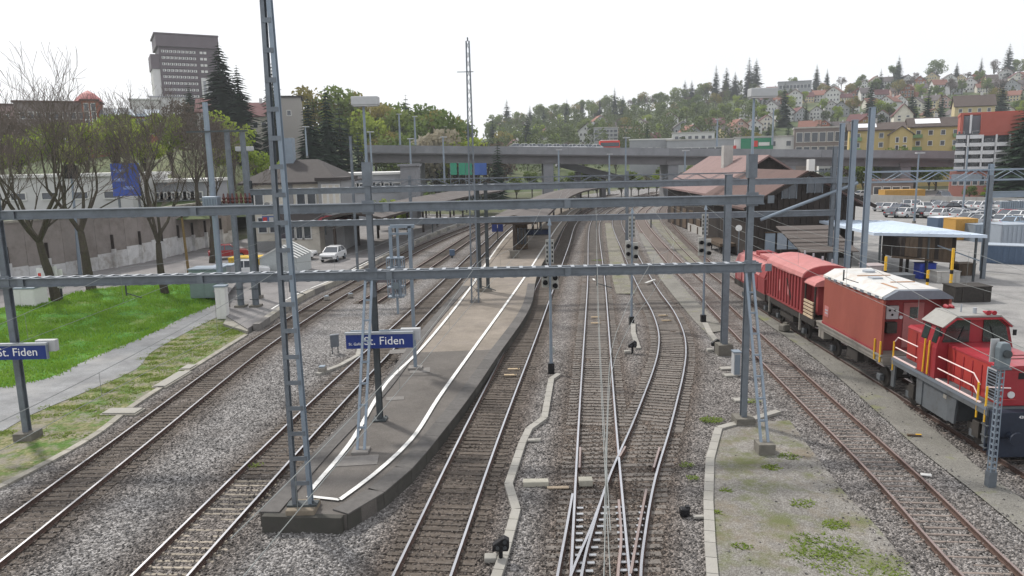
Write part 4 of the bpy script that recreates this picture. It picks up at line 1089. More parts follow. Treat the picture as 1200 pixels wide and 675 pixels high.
part(w1, 'tank_box', M_FRAMEL, lambda q: (q.bx(-1.38, -.9, 6.9, 7.25, .85, 1.3), q.bx(-1.38, -.9, 7.3, 7.6, .85, 1.3)), .02)
part(w1, 'brake_gear', M_GRIME, lambda q: (q.bx(-1.0, 1.0, 2.5, 4.6, .8, 1.28), q.bx(-1.3, -.95, 3.0, 4.2, .7, 1.2)))
for s in (-1, 1): part(w1, 'buffer', M_GRIME, lambda q: (q.cyl((s * .88, -.05, 1.1), (s * .88, .3, 1.1), .1, 10), q.cyl((s * .88, -.1, 1.1), (s * .88, -.05, 1.1), .22, 12)))
part(w1, 'coupler_hose', M_BLACK, lambda q: q.tube([(-.4, .2, 1.2), (-.4, -.1, .8), (-.4, -.4, 1.1)], .05, 6))

# ---- ribbed van with open porch
w2 = vehicle('ribbed_van', 'red van with ribbed sides, arched faded roof and a slatted open porch', 'railway wagon', 39.5, 47.6)
part(w2, 'frame', M_GRIME, lambda q: q.bx(-1.42, 1.42, .1, 8.1, 1.25, 1.62))
part(w2, 'sole_plate', M_WRED, lambda q: q.bx(-1.45, 1.45, 1.9, 8.05, 1.62, 1.75))
vb = part(w2, 'body', M_WRED, lambda q: q.bx(-1.40, 1.40, 2.0, 8.0, 1.75, 3.78))
for k in range(13):
    [part(vb, 'rib', M_WRED, lambda q: q.box((s * 1.43, 2.06 + k * .49, 2.76), (.09, .10, 2.0))) for s in (-1, 1)]
for y0, y1 in ((4.05, 4.40), (5.55, 5.85)):
    part(vb, 'white_panel', M_WROOF, lambda q: q.bx(-1.425, -1.405, y0, y1, 2.3, 3.0))
part(vb, 'door_bar', M_GRIME, lambda q: q.bar((-1.46, 3.6, 2.1), (-1.46, 4.5, 3.3), .05, .05))
part(vb, 'eave_plate', M_WROOF, lambda q: q.bx(-1.50, -1.44, 3.6, 6.2, 3.66, 3.74))
ARC = [(1.50 * math.cos(a), 3.74 + .66 * math.sin(a)) for a in [PI * k / 10 for k in range(11)]]
part(w2, 'roof', M_WROOF, lambda q: prof_sweep(q, [(1.50, 3.70)] + ARC + [(-1.50, 3.70)], 1.95, 8.1))
part(w2, 'end_arch', M_WRED, lambda q: prof_sweep(q, [(x * .97, z - .02) for x, z in ARC], 1.88, 1.945))
for y in (3.0, 4.4, 5.8, 7.2): part(w2, 'roof_vent', M_PLATE, lambda q: q.cyl((.6, y, 4.3), (.6, y, 4.58), .06, 8))
# porch
ARP = [(1.4 * math.cos(a), 3.50 + .42 * math.sin(a)) for a in [PI * k / 8 for k in range(9)]]
part(w2, 'porch_roof', M_WROOF, lambda q: prof_sweep(q, [(1.4, 3.45)] + ARP + [(-1.4, 3.45)], .35, 1.86))
part(w2, 'porch_wall', M_WRED, lambda q: q.bx(-.95, 1.35, .9, 1.98, 1.75, 3.46))
for s in (-1, 1):
    for y in (.4, 1.8): part(w2, 'porch_post', M_GRIME, lambda q: q.bx(s * 1.32 - .04, s * 1.32 + .04, y - .04, y + .04, 1.6, 3.5))
for k in range(5): part(w2, 'slat', M_BEIGEW, lambda q: q.bx(-1.42, -1.34, .45, 1.78, 1.62 + k * .2, 1.74 + k * .2))
for y in (2.6, 7.0): wheel(w2, y, .46)
part(w2, 'foot_step', M_FRAMEL, lambda q: (q.bx(-1.45, -1.35, 2.2, 2.3, .6, 1.6), q.bx(-1.45, -1.35, 7.5, 7.6, .6, 1.6)))
part(w2, 'underbox', M_GRIME, lambda q: q.bx(-1.3, 1.3, 3.6, 5.8, .75, 1.25))

# ---- rescue vehicle at the far end
w3 = vehicle('rescue_wagon', 'faded pink-red rescue wagon with roof gear at the far end of the train', 'railway wagon', 47.9, 55.6)
part(w3, 'frame', M_GRIME, lambda q: q.bx(-1.4, 1.4, .1, 7.4, 1.1, 1.5))
b3 = part(w3, 'body', M_WRED, lambda q: prof_sweep(q, [(-1.38, 1.5), (-1.42, 2.6), (-1.15, 3.32), (1.15, 3.32), (1.42, 2.6), (1.38, 1.5)], .3, 7.3))
part(w3, 'roof', M_WROOF, lambda q: prof_sweep(q, [(-1.44, 2.62), (-1.18, 3.33), (-.8, 3.5), (.8, 3.5), (1.18, 3.33), (1.44, 2.62), (1.38, 2.60), (-1.38, 2.60)], 1.4, 7.35))
part(w3, 'end_roof', M_WROOF, lambda q: prof_sweep(q, [(-1.40, 2.5), (-1.0, 3.1), (1.0, 3.1), (1.40, 2.5)], .25, 1.38))
for y0, y1 in ((1.8, 2.7), (3.0, 3.9), (4.3, 5.2), (5.6, 6.6)):
    part(b3, 'shutter', M_WROOF if y0 > 4 else M_WRED, lambda q: q.bx(-1.44, -1.40, y0, y1, 1.65, 2.5))
bx(w3, 'roof_box', M_WROOF, -.5, .6, 2.0, 4.4, 3.5, 3.72, .03); bx(w3, 'roof_box', M_WRED, -.4, .5, 4.8, 5.6, 3.5, 3.8, .03)
part(w3, 'roof_rail', M_WRED, lambda q: (q.tube([(-.9, 1.6, 3.62), (-.9, 7, 3.62)], .04, 6), q.tube([(.9, 1.6, 3.62), (.9, 7, 3.62)], .04, 6)))
part(w3, 'search_light', M_PLATE, lambda q: (q.cyl((.2, .8, 3.1), (.2, .8, 3.45), .06, 8), q.box((.2, .75, 3.5), (.5, .25, .2))))
part(w3, 'prop', M_BEIGEW, lambda q: q.bar((-1.5, 2.4, 1.2), (-1.45, 3.1, 2.4), .12, .05))
for y in (1.1, 6.3): wheel(w3, y, .46)
# ================================================================ RIGHT SIDE: SHEDS, YARD, CAR PARK
M_TIMB = mat('dark_timber_wall', (.030, .024, .021), .9, var=.3, scale=4, stretch=(4, 4, .4), dirt=(.05, .037, .03), dscale=1.2)
M_TIMB2 = mat('brown_timber', (.095, .068, .047), .9, var=.3, scale=3, stretch=(3, 3, .5), dirt=(.07, .055, .04), dscale=1.0)
M_RUSTR = mat('red_brown_tiles', (.115, .074, .066), .9, var=.16, scale=2.5, bump=.5, bscale=9, dirt=(.085, .06, .055), dscale=.5)
M_PINKR = mat('pinkish_tiles', (.20, .138, .13), .9, var=.14, scale=2.5, bump=.5, bscale=9, dirt=(.15, .105, .10), dscale=.5)
M_GREYT = mat('grey_brown_tiles', (.115, .098, .09), .9, var=.08, scale=4, bump=.5, bscale=12)
M_CANOPY = mat('pale_sheet_roof', (.52, .60, .70), .5, var=.06, scale=1.2, dirt=(.45, .52, .60), dscale=.4)
M_PALEC = mat('pale_concrete', (.40, .39, .37), .85, var=.12, scale=1.0, dirt=(.28, .27, .25), dscale=.6)
M_BLUEC = mat('container_blue', (.085, .125, .19), .6, var=.1)
M_PBLUE = mat('container_pale_blue', (.30, .34, .39), .6, var=.08)
M_ORNG = mat('orange_cabin', (.44, .25, .06), .6, var=.1)
M_WGLASS = mat('window_glass', (.05, .06, .075), .12, var=.2, spec=.7)
M_FRAMEW = mat('window_frame_white', (.62, .62, .60), .6, var=.05)

def gable_roof(mb, x0, x1, y0, y1, ze, zr, ov=.6, th=.25, axis='y'):
    """two sloping slabs with ridge along y (or x)"""
    xc, yc = (x0 + x1) / 2, (y0 + y1) / 2
    if axis == 'y':
        sl = (zr - ze) / (xc - x0)
        for s in (-1, 1):
            xe = xc + s * (xc - x0 + ov); zz = zr - sl * (xc - x0 + ov)
            a = [(xc, y0 - ov, zr), (xe, y0 - ov, zz), (xe, y0 - ov, zz + th), (xc, y0 - ov, zr + th)]
            mb.extrude(a if s < 0 else a[::-1], (0, 0, 0), (0, y1 - y0 + 2 * ov, 0))
    else:
        sl = (zr - ze) / (yc - y0)
        for s in (-1, 1):
            ye = yc + s * (yc - y0 + ov); zz = zr - sl * (yc - y0 + ov)
            a = [(x0 - ov, yc, zr), (x0 - ov, ye, zz), (x0 - ov, ye, zz + th), (x0 - ov, yc, zr + th)]
            mb.extrude(a[::-1] if s < 0 else a, (0, 0, 0), (x1 - x0 + 2 * ov, 0, 0))
    return mb
def gable_body(mb, x0, x1, y0, y1, z0, ze, zr, axis='y'):
    xc, yc = (x0 + x1) / 2, (y0 + y1) / 2
    if axis == 'y': mb.extrude([(x0, y0, z0), (x1, y0, z0), (x1, y0, ze), (xc, y0, zr), (x0, y0, ze)], (0, 0, 0), (0, y1 - y0, 0))
    else: mb.extrude([(x0, y0, z0), (x0, y0, ze), (x0, yc, zr), (x0, y1, ze), (x0, y1, z0)], (0, 0, 0), (x1 - x0, 0, 0))
    return mb

# near goods shed
a = P(950, 199, 76); el = P(871, 245, 76); er = P(1016, 242, 76)
gs = thing('goods_shed', 'nearer dark timber goods shed with a red-brown gable roof', 'shed', (a.x, 76, 0))
x0, x1, ze, zr = el.x + .9, er.x - .9, el.z + .4, a.z - .3
gable_body(MB(), x0, x1, 76.6, 94, 0, ze, zr).build('wall', M_TIMB, gs)
ro = gable_roof(MB(), x0, x1, 76.6, 94, ze, zr, .9).build('roof', M_RUSTR, gs)
MB().box((a.x + 4, 86, zr + .2), (.7, .7, 2.2)).build('chimney', M_FRAMEW, ro)
for s in (-1, 1): MB().bar((a.x, 75.65, zr + .05), (a.x + s * (a.x - x0 + .9), 75.65, ze - (zr - ze) / (a.x - x0) * .9 + .05), .12, .35).build('barge_board', M_TIMB, ro)
k = 0; xx = x0 + .3
while xx < x1 - .2:       # vertical wall boards on the gable facing us
    zt = ze + (zr - ze) * (1 - abs(xx + .3 - a.x) / (a.x - x0)) - .1
    MB().box((xx + .3, 76.56, zt / 2 + .05), (.56, .06, zt - .1)).build('wall_board', M_TIMB, gs); xx += .62; k += 1
for (px, py, wd, ht) in ((925, 224, 1.5, 1.5), (955, 216, 1.6, 1.7)):
    c = P(px, py, 76.4); w_ = MB().box((c.x, 76.45, c.z), (wd, .1, ht)).build('window', M_WGLASS, gs)
    for q in (-.5, 0, .5): MB().box((c.x + q * wd, 76.38, c.z), (.08, .06, ht + .1)).build('frame_bar', M_STEEL, w_)
for px in (903, 917, 930):
    c = P(px, 277, 76.3); d_ = MB().box((c.x, 76.4, 1.5), (1.0, .1, 2.6)).build('door', M_STEELL if px != 917 else M_PBLUE, gs)
    MB().box((c.x, 76.33, 2.9), (1.2, .08, .12)).build('lintel', M_TIMB2, d_)
# far goods shed
a = P(901, 181, 97); el = P(829, 229, 97)
gf = thing('goods_shed', 'farther goods shed with a long pinkish tiled roof', 'shed', (a.x, 97, 0))
x0 = el.x + .8; x1 = 2 * a.x - x0; zr = a.z - .3; ze = el.z + .5
gable_body(MB(), x0, x1, 97.6, 125, 0, ze, zr).build('wall', M_TIMB, gf)
ro = gable_roof(MB(), x0, x1, 97.6, 125, ze, zr, .9).build('roof', M_PINKR, gf)
MB().box((a.x - 2.2, 108, zr + .1), (1.3, 1.3, 3.2)).build('chimney', M_PALEC, ro)
MB().bx(x0 - .02, x0 + .3, 97.58, 97.62, .1, ze).build('corner_board', M_TIMB2, gf)
for k in range(6): MB().box((x0 - .06, 100 + k * 4.2, 1.6), (.12, 2.2, 2.9)).build('loading_door', M_TIMB2, gf)
for k in range(12):
    zt = ze + (zr - ze) * (1 - abs((k - 5.5) / 6.2)) - .1
    MB().box((a.x + (k - 5.5) * (x1 - x0) / 12.2, 97.55, zt / 2), (1.0, .06, zt)).build('wall_board', M_TIMB, gf)
# loading platform and clutter along the sheds
lp = thing('loading_dock', 'low loading dock with clutter in front of the goods sheds', 'loading dock', tuple(G(850, 285)))
c = G(848, 290); MB().box((c.x + 2.2, c.y + 10, .55), (2.6, 24, 1.1)).build('deck', M_PALEC, lp)
for k in range(6): MB().box((c.x + .9, c.y + k * 4, .5), (.2, .3, 1.0)).build('support', M_TIMB2, lp)
fw = thing('flat_truck', 'flat brown railway truck parked beside the goods shed dock', 'railway wagon', tuple(G(855, 297)))
c = G(852, 300); MB().box((c.x + .6, c.y + 4, 1.1), (2.4, 6.5, .35)).build('deck', M_TIMB2, fw)
for k in (-2, 2):
    for s in (-1, 1): MB().cyl((c.x + .6 + s * .7, c.y + 4 + k, .5), (c.x + .6 + s * .85, c.y + 4 + k, .5), .42, 14).build('wheel', M_GRIME, fw)
sd = thing('satellite_dish', 'white dish on a short pole beside the goods shed', 'dish', tuple(G(868, 296)))
c = P(866, 270, 64); MB().tube([(c.x, 64, 0), (c.x, 64, c.z)], .06, 8).build('pole', M_STEEL, sd)
MB().tube([(c.x, 63.95, c.z + .1), (c.x - .05, 63.8, c.z + .16), (c.x - .15, 63.6, c.z + .25)], [.05, .22, .28], 16).build('bowl', M_FRAMEW, sd)

# tiled hut roof
h0 = P(927, 268, 62); h1 = P(968, 296, 58)
hut = thing('tool_hut', 'small open hut with a grey-brown plank roof behind the ribbed van', 'hut', (h0.x + 1.5, 60, 0))
xa, xb = P(925, 280, 60).x, P(972, 280, 60).x; za, zb = P(944, 267, 62).z, P(940, 294, 58).z
for k in range(6):
    t0 = k / 6; y_ = lerp(57.5, 63, t0); z_ = lerp(zb, za, t0)
    MB().bar((xa, y_ + .45, z_ + .12), (xb + 1.2, y_ + .45, z_ + .12), 1.35, .08, up=(0, -(za - zb), 5.5)).build('roof_plank', M_GREYT, hut)
for xx in (xa + .3, xb + .8):
    for yy in (57.9, 62.5): MB().box((xx, yy, 1.4), (.16, .16, 2.8)).build('post', M_TIMB, hut)
MB().box(((xa + xb) / 2, 63, 1.4), (xb - xa, .12, 2.8)).build('back_wall', M_TIMB, hut)

# big pale canopy roof with timber store
cn = thing('canopy_shed', 'open shed with a large flat pale sheet-metal roof on thin posts', 'shed', (35, 68, 0))
A, B, C_, D_ = G(954, 260, 3.75), G(1045, 261.5, 3.75), G(1157, 279, 3.75), G(1024, 276, 3.75)
MB().prism([(p.x, p.y) for p in (A, B, C_, D_)], 3.75, 4.0).build('roof', M_CANOPY, cn)
for k in range(1, 14):
    p, q = A.lerp(B, k / 14), D_.lerp(C_, k / 14); MB().bar((p.x, p.y, 4.02), (q.x, q.y, 4.02), .05, .04).build('roof_seam', M_CANOPY, cn)
for p in (A.lerp(C_, .08), D_.lerp(A, .08), D_.lerp(C_, .08), D_.lerp(C_, .52), D_.lerp(C_, .93), B.lerp(C_, .5), D_.lerp(A, .5)):
    MB().box((p.x, p.y + .3, 1.86), (.14, .14, 3.75)).build('post', M_STEELD, cn)
MB().bar((D_.lerp(C_, .42).x, D_.y, 3.7), (D_.lerp(C_, .93).x, C_.y - .1, 1.9), .09, .09).build('brace', M_STEELL, cn)
ts = thing('timber_store', 'raised box of upright brown boards under the pale canopy roof', 'timber store', (36, 64, 0))
xa, xb = P(1056, 300, 62).x, P(1121, 300, 62).x
MB().bx(xa + .1, xb - .1, 62.3, 65.5, 1.9, 3.65).build('core', M_TIMB, ts)
for k in range(13):
    xx = lerp(xa, xb, (k + .5) / 13); zz = lerp(2.15, 1.55, k / 12)
    MB().box((xx, 62.2, (3.68 + zz) / 2), ((xb - xa) / 13 * .93, .1, 3.68 - zz)).build('board', M_TIMB2 if k % 4 else M_TIMB, ts)
MB().bar((xa - .8, 62.0, 2.1), (xb + .1, 62.0, 1.5), .14, .16).build('beam', M_TIMB2, ts)
for xx in (xa + .2, (xa + xb) / 2, xb - .2):
    for yy in (62.3, 65.3): MB().box((xx, yy, .95), (.2, .2, 1.9)).build('leg', M_TIMB, ts)
# yard clutter: each a thing
def crate(label, cat, px, py, size, m, z=0.07, name='crate', lid=None):
    c = G(px, py, z); t = thing(name, label, cat, tuple(c))
    MB().box((c.x, c.y, z + size[2] / 2), size).build('box', m, t, bevel=.03)
    MB().box((c.x, c.y, z + size[2] + .03), (size[0] + .08, size[1] + .08, .06)).build('lid', lid or m, t)
    for s in (-1, 1): MB().box((c.x + s * size[0] * .3, c.y - size[1] / 2 - .02, z + size[2] / 2), (.07, .05, size[2] * .9)).build('batten', lid or m, t)
    return t
crate('pinkish concrete block bin at the feet of the tall steel posts', 'bin', 1022, 328, (1.6, 1.6, 1.3), mat('pink_concrete', (.36, .31, .31), .9, var=.15), name='concrete_bin')
crate('long grey skip behind the white wagon roof', 'skip', 1052, 336, (2.0, 1.3, 1.0), M_FRAME, name='grey_skip')
crate('dark rusty skip near the cab of the locomotive', 'skip', 1132, 352, (2.6, 1.6, 1.1), M_GRIME, name='rusty_skip')
crate('blue tarpaulined stack under the canopy', 'stack', 1083, 326, (1.4, 1.0, 1.3), mat('blue_tarp', (.03, .06, .35), .5), name='tarpaulin_stack')
crate('grey steel stack below the timber store', 'stack', 1106, 330, (1.9, 1.3, .9), M_PALEC, name='steel_stack')
crate('brown pallet stack right of the timber store', 'pallets', 1128, 322, (1.5, 1.2, 1.0), M_TIMB2, name='pallet_stack')
for n_, px, py, h_ in (('yellow post left of the skip behind the white wagon roof', 1036, 338, 2.6), ('yellow post in front of the timber store', 1113, 346, 3.6), ('yellow post below the middle of the timber store', 1086, 340, 1.6)):
    c = G(px, py); t = thing('yellow_post', n_, 'post', tuple(c)); MB().box((c.x, c.y, h_ / 2), (.15, .15, h_)).build('shaft', M_YEL, t); MB().box((c.x, c.y, .04), (.5, .5, .08)).build('foot', M_STEELD, t); MB().box((c.x, c.y, h_ * .5), (.17, .17, .3)).build('band', M_BLACK, t)

def container(name, label, px, py, size, m, roof=None, rz=0.0, z=.07):
    c = G(px, py, z); L, W, Hh = size
    t = thing(name, label, 'container', tuple(c), rz); local(t)
    MB().box((0, 0, Hh / 2), (L, W, Hh)).build('shell', m, t)
    n = int(L / .45)
    for k in range(n): MB().box((-L / 2 + (k + .5) * L / n, -W / 2 - .02, Hh / 2), (L / n * .5, .05, Hh * .9)).build('rib', m, t)
    MB().box((0, 0, Hh + .04), (L + .06, W + .06, .08)).build('roof', roof or m, t)
    MB().box((L / 2 + .03, 0, Hh / 2), (.05, W * .9, Hh * .9)).build('door', m, t)
    return t
container('storage_container', 'tall pale grey-blue container behind the low blue container', 1180, 294, (3.3, 3.0, 2.9), M_PBLUE)
container('storage_container', 'low blue container with pale roof at the right edge of the yard', 1186, 308, (4.6, 2.2, 1.7), M_BLUEC, M_PBLUE, rz=-.55)
container('site_cabin', 'orange-yellow site cabin behind the canopy roof', 1124, 280, (2.7, 2.6, 2.5), M_ORNG)
container('storage_container', 'grey container between the orange cabin and the tall pale container', 1147, 282, (2.6, 2.4, 2.0), M_STEELL)
container('skip_container', 'orange skip against the pale wall beyond the car park', 1056, 235, (9, 3.0, 2.4), M_ORNG)
tarp = container('tarpaulin_trailer', 'blue tarpaulin trailer with white stripes in the car park', 1102, 266, (3.0, 1.9, 1.4), M_BLUEC, mat('white_tarp', (.6, .64, .7), .6), rz=.3)

# ---- cars
CARC = {}
def car_protos():
    prof_body = [(-2.1, .35), (-2.12, .75), (-1.95, .88), (-1.0, .95), (1.6, .98), (2.05, .90), (2.1, .55), (2.0, .35)]
    prof_cab = [(-1.05, .95), (-.35, 1.42), (1.05, 1.46), (1.85, .97)]
    t = thing('parked_car', 'x', 'car'); local(t)
    def ext(prof, hw, hw2=None):
        m_ = MB(); hw2 = hw2 or hw; n = len(prof); zt = max(z for _, z in prof); zb = min(z for _, z in prof)
        vs_ = []
        for s in (-1, 1):
            for x, z in prof:
                f = (z - zb) / (zt - zb); vs_.append((x, s * lerp(hw, hw2, f), z))
        fs_ = [tuple(range(n)), tuple(range(2 * n - 1, n - 1, -1))] + [(i, n + i, n + (i + 1) % n, (i + 1) % n) for i in range(n)]
        return m_.add(vs_, fs_)
    body = ext(prof_body, .86, .84).build('body', M_PLATE, t, bevel=.04)
    cabin = ext(prof_cab, .80, .62).build('glasshouse', M_WGLASS, t)
    rf = MB(); rf.add([(-.38, -.63, 1.44), (1.08, -.63, 1.48), (1.08, .63, 1.48), (-.38, .63, 1.44), (-.3, -.55, 1.49), (1.0, -.55, 1.52), (1.0, .55, 1.52), (-.3, .55, 1.49)], [(0, 3, 2, 1), (4, 5, 6, 7), (0, 1, 5, 4), (1, 2, 6, 5), (2, 3, 7, 6), (3, 0, 4, 7)]); rf.build('roof', M_PLATE, t)
    pi = MB()
    for s in (-1, 1):
        pi.bar((-.3, s * .665, 1.42), (-1.0, s * .81, .96), .07, .06); pi.bar((1.05, s * .665, 1.44), (1.8, s * .81, .97), .12, .06); pi.bar((.35, s * .68, 1.44), (.38, s * .81, .97), .07, .05)
    pi.build('pillars', M_PLATE, t)
    for sx in (-1.3, 1.3):
        for sy in (-1, 1):
            w_ = MB().cyl((sx, sy * .68, .32), (sx, sy * .88, .32), .32, 14).build('wheel', M_BLACK, t)
            MB().cyl((sx, sy * .88, .32), (sx, sy * .89, .32), .19, 10).build('rim', M_STEELL, w_)
    for sy in (-.6, .6):
        MB().box((-2.09, sy, .70), (.08, .34, .14)).build('headlight', M_LAMPG, t); MB().box((2.06, sy, .78), (.08, .26, .18)).build('tail_light', mat('tail_red', (.35, .01, .01), .3), t)
    MB().box((2.09, 0, .62), (.03, .5, .12)).build('number_plate', M_FRAMEW, t)
    MB().box((-2.11, 0, .50), (.03, 1.2, .16)).build('grille', M_BLACK, t)
    return t
CAR = car_protos()
PAINT = {'white': (.68, .69, .70), 'silver': (.42, .44, .46), 'black': (.02, .02, .025), 'grey': (.14, .15, .17), 'blue': (.05, .16, .38), 'red': (.30, .03, .04), 'dark blue': (.03, .045, .10), 'pale blue': (.30, .40, .52)}
_first = [True]
def car(label, colour, loc, rz, group=None, s=1.0, van=False):
    if _first[0]: o = CAR; _first[0] = False
    else: o = copy_tree(CAR)
    o.location = loc; o.rotation_euler = (0, 0, rz); o.scale = (s * .92, s * .98, s * (1.25 if van else 1))
    o['label'] = label; o['category'] = 'van' if van else 'car'
    if group: o['group'] = group
    elif 'group' in o: del o['group']
    m = mat('car_paint_' + colour.replace(' ', '_'), PAINT[colour], .25, .0, var=.03, coat=.6)
    for ch in o.children:
        b = ch.name.split('.')[0]
        if b in ('body', 'roof', 'pillars'):
            ch.material_slots[0].link = 'OBJECT'; ch.material_slots[0].material = m
    return o
LOT = [  # crop coordinates of the car park view -> picture position, colour, heading
 (255, 152, 'white', .5), (322, 165, 'dark blue', .35), (352, 130, 'silver', 1.2), (398, 132, 'white', 1.3), (465, 148, 'white', 1.45), (585, 142, 'silver', .4), (650, 152, 'black', .1),
 (735, 138, 'silver', .4), (800, 142, 'white', .45), (850, 144, 'white', .4), (930, 140, 'grey', .4),
 (470, 192, 'black', .55), (530, 195, 'silver', .55), (580, 198, 'white', .6), (650, 192, 'grey', .5),
 (815, 222, 'white', .25), (860, 246, 'silver', .3), (930, 240, 'black', .4), (990, 245, 'white', .5), (1060, 262, 'pale blue', .5), (1035, 208, 'red', .4), (1095, 216, 'white', .5),
 (1130, 130, 'silver', .5), (720, 205, 'silver', .4), (695, 140, 'white', .4), (540, 132, 'grey', 1.2), (900, 142, 'silver', .4), (985, 143, 'white', .4), (1040, 140, 'black', .4), (1085, 138, 'white', .4), (700, 196, 'white', .5), (760, 200, 'dark blue', .4), (420, 190, 'silver', .5), (880, 205, 'white', .4), (950, 202, 'silver', .5), (780, 230, 'silver', .3), (1110, 250, 'white', .5), (1130, 205, 'grey', .4), (200, 150, 'silver', .5), (280, 190, 'grey', .5), (350, 192, 'white', .5)]
ordn = ['first', 'second', 'third', 'fourth', 'fifth', 'sixth', 'seventh', 'eighth', 'ninth', 'tenth', 'eleventh', 'twelfth', 'thirteenth', 'fourteenth', 'fifteenth', 'sixteenth', 'seventeenth', 'eighteenth', 'nineteenth', 'twentieth'] + [a + '-' + b for a in ('twenty', 'thirty', 'forty') for b in ('first', 'second', 'third', 'fourth', 'fifth', 'sixth', 'seventh', 'eighth', 'ninth')]
rows = {}
for cx, cy, colr, rz in LOT:
    key = 'back' if cy < 170 else 'middle' if cy < 206 else 'front'
    rows.setdefault(key, []).append((cx, cy, colr, rz))
for key, L in rows.items():
    L.sort()
    for i, (cx, cy, colr, rz) in enumerate(L):
        p = G(1000 + cx / 5.625, 220 + (cy + 4) / 5.625, .07)
        car('%s car, %s from the left in the %s row of the car park' % (colr, ordn[i], key), colr, p, PI + rz, 'cars parked in the yard', 1.12)
p = G(1008, 231, .07); car('white car alone at the far left end of the car park wall', 'white', p, .3, 'cars parked in the yard', 1.1)
p = G(1106, 236, .07); car('dark grey van against the wall beyond the car park', 'grey', p, 1.4, 'cars parked in the yard', 1.2, True)
# bicycle-rack like row of pale posts and the wall beyond the lot
wl_ = thing('boundary_wall', 'long pale concrete wall along the far side of the car park', 'wall', tuple(G(1100, 238)))
p0, p1_ = G(1018, 238), G(1300, 246)
n = 16
for k in range(n):
    a, b = p0.lerp(p1_, k / n), p0.lerp(p1_, (k + .985) / n); MB().bar(a + Vector((0, 0, .9)), b + Vector((0, 0, .9)), .3, 1.8).build('wall_panel', M_PALEC, wl_)
pf = thing('picket_fence', 'row of close-set pale posts at the right end of the car park', 'fence', tuple(G(1185, 250)))
for k in range(18):
    p = G(1172 + k * 2.6, 251); MB().box(p + Vector((0, 0, 1.1)), (.28, .28, 2.2)).build('picket', M_STEELL, pf)
# slim lamp posts around
def lamp_post(label, px, py_b, py_t, D=None, side=1.0):
    b = G(px, py_b) if D is None else Vector((P(px, py_b, D).x, D, P(px, py_b, D).z)); zt = P(px, py_t, b.y).z
    t = thing('street_lamp', label, 'street lamp', tuple(b))
    k = b.y / 60
    MB().tube([b, (b.x, b.y, zt)], .11 * max(1, k * .8), 8, .07 * max(1, k * .8)).build('pole', M_STEELL, t)
    MB().bar((b.x, b.y, zt), (b.x + side * .9, b.y, zt + .05), .08, .08).build('arm', M_STEELL, t)
    MB().box((b.x + side * .8, b.y, zt + .08), (1.3, .5, .18)).build('lamp_head', M_LAMPW, t)
    MB().box((b.x, b.y, b.z + .2), (.4, .4, .4)).build('base', M_FOOT, t)
lamp_post('street lamp with a flat head beside the yellow flats', 1071, 262, 180, side=.2)
lamp_post('grey lamp post in front of the red and white building', 1128, 250, 172, side=.2)
lamp_post('slim lamp post by the blue containers at the right', 1157, 296, 232, side=.1)

# ================================================================ BUILDINGS
def windows(t, x0, x1, z0, z1, nx, nz, y, wd, ht, frame=M_FRAMEW, glass=M_WGLASS, sill=True, name='window'):
    for j in range(nz):
        for i in range(nx):
            xc = lerp(x0, x1, (i + .5) / nx); zc = lerp(z0, z1, (j + .5) / nz)
            f = MB()
            f.box((xc - wd / 2, y - .05, zc), (.14, .14, ht + .14)); f.box((xc + wd / 2, y - .05, zc), (.14, .14, ht + .14)); f.box((xc, y - .05, zc + ht / 2), (wd, .13, .14)); f.box((xc, y - .05, zc - ht / 2), (wd + .2, .2, .14))
            o = f.build(name, frame, t)
            MB().box((xc, y - .02, zc), (wd - .05, .06, ht - .05)).build('pane', glass, o)
# red and white building with balconies
D = 168.0
M_BRED = mat('building_red', (.36, .10, .075), .8, var=.08, scale=.6)
M_BWH = mat('balcony_white', (.60, .60, .61), .7, var=.08, scale=.6)
M_BGREY = mat('recess_grey', (.16, .17, .19), .8, var=.1)
X = lambda px, D_=D: P(px, 180, D_).x
Zz = lambda py, D_=D, px=1150: P(px, py, D_).z
rb = thing('balcony_building', 'red building with white balcony grid at the right edge', 'building', (X(1150), D, 0))
MB().bx(X(1127), X(1200), D + 2, D + 16, 0, Zz(134)).build('wall', M_BRED, rb)
MB().bx(X(1126.4), X(1201), D + 1.2, D + 16.4, Zz(134) + .01, Zz(131)).build('roof', M_BRED, rb)
MB().bx(X(1147), X(1196), D - .2, D + 1.99, Zz(156), Zz(133)).build('top_block', M_BRED, rb)
MB().bx(X(1128), X(1146.8), D + .9, D + 1.98, Zz(156), Zz(135)).build('top_recess', M_BGREY, rb)
for px in (1127.5, 1136): MB().bx(X(px), X(px + 2), D - .2, D + .88, Zz(156), Zz(134)).build('fin', M_BWH if px > 1130 else M_BRED, rb)
MB().bx(X(1124), X(1178), D + .9, D + 1.97, Zz(200), Zz(156.2)).build('recess', M_BGREY, rb)
MB().bx(X(1146), X(1184), D - .3, D + 1.96, Zz(159), Zz(156.1)).build('eave_slab', M_BRED, rb)
MB().bx(X(1177), X(1186), D - .25, D + 1.95, Zz(200), Zz(159.1)).build('side_wall', M_BRED, rb)
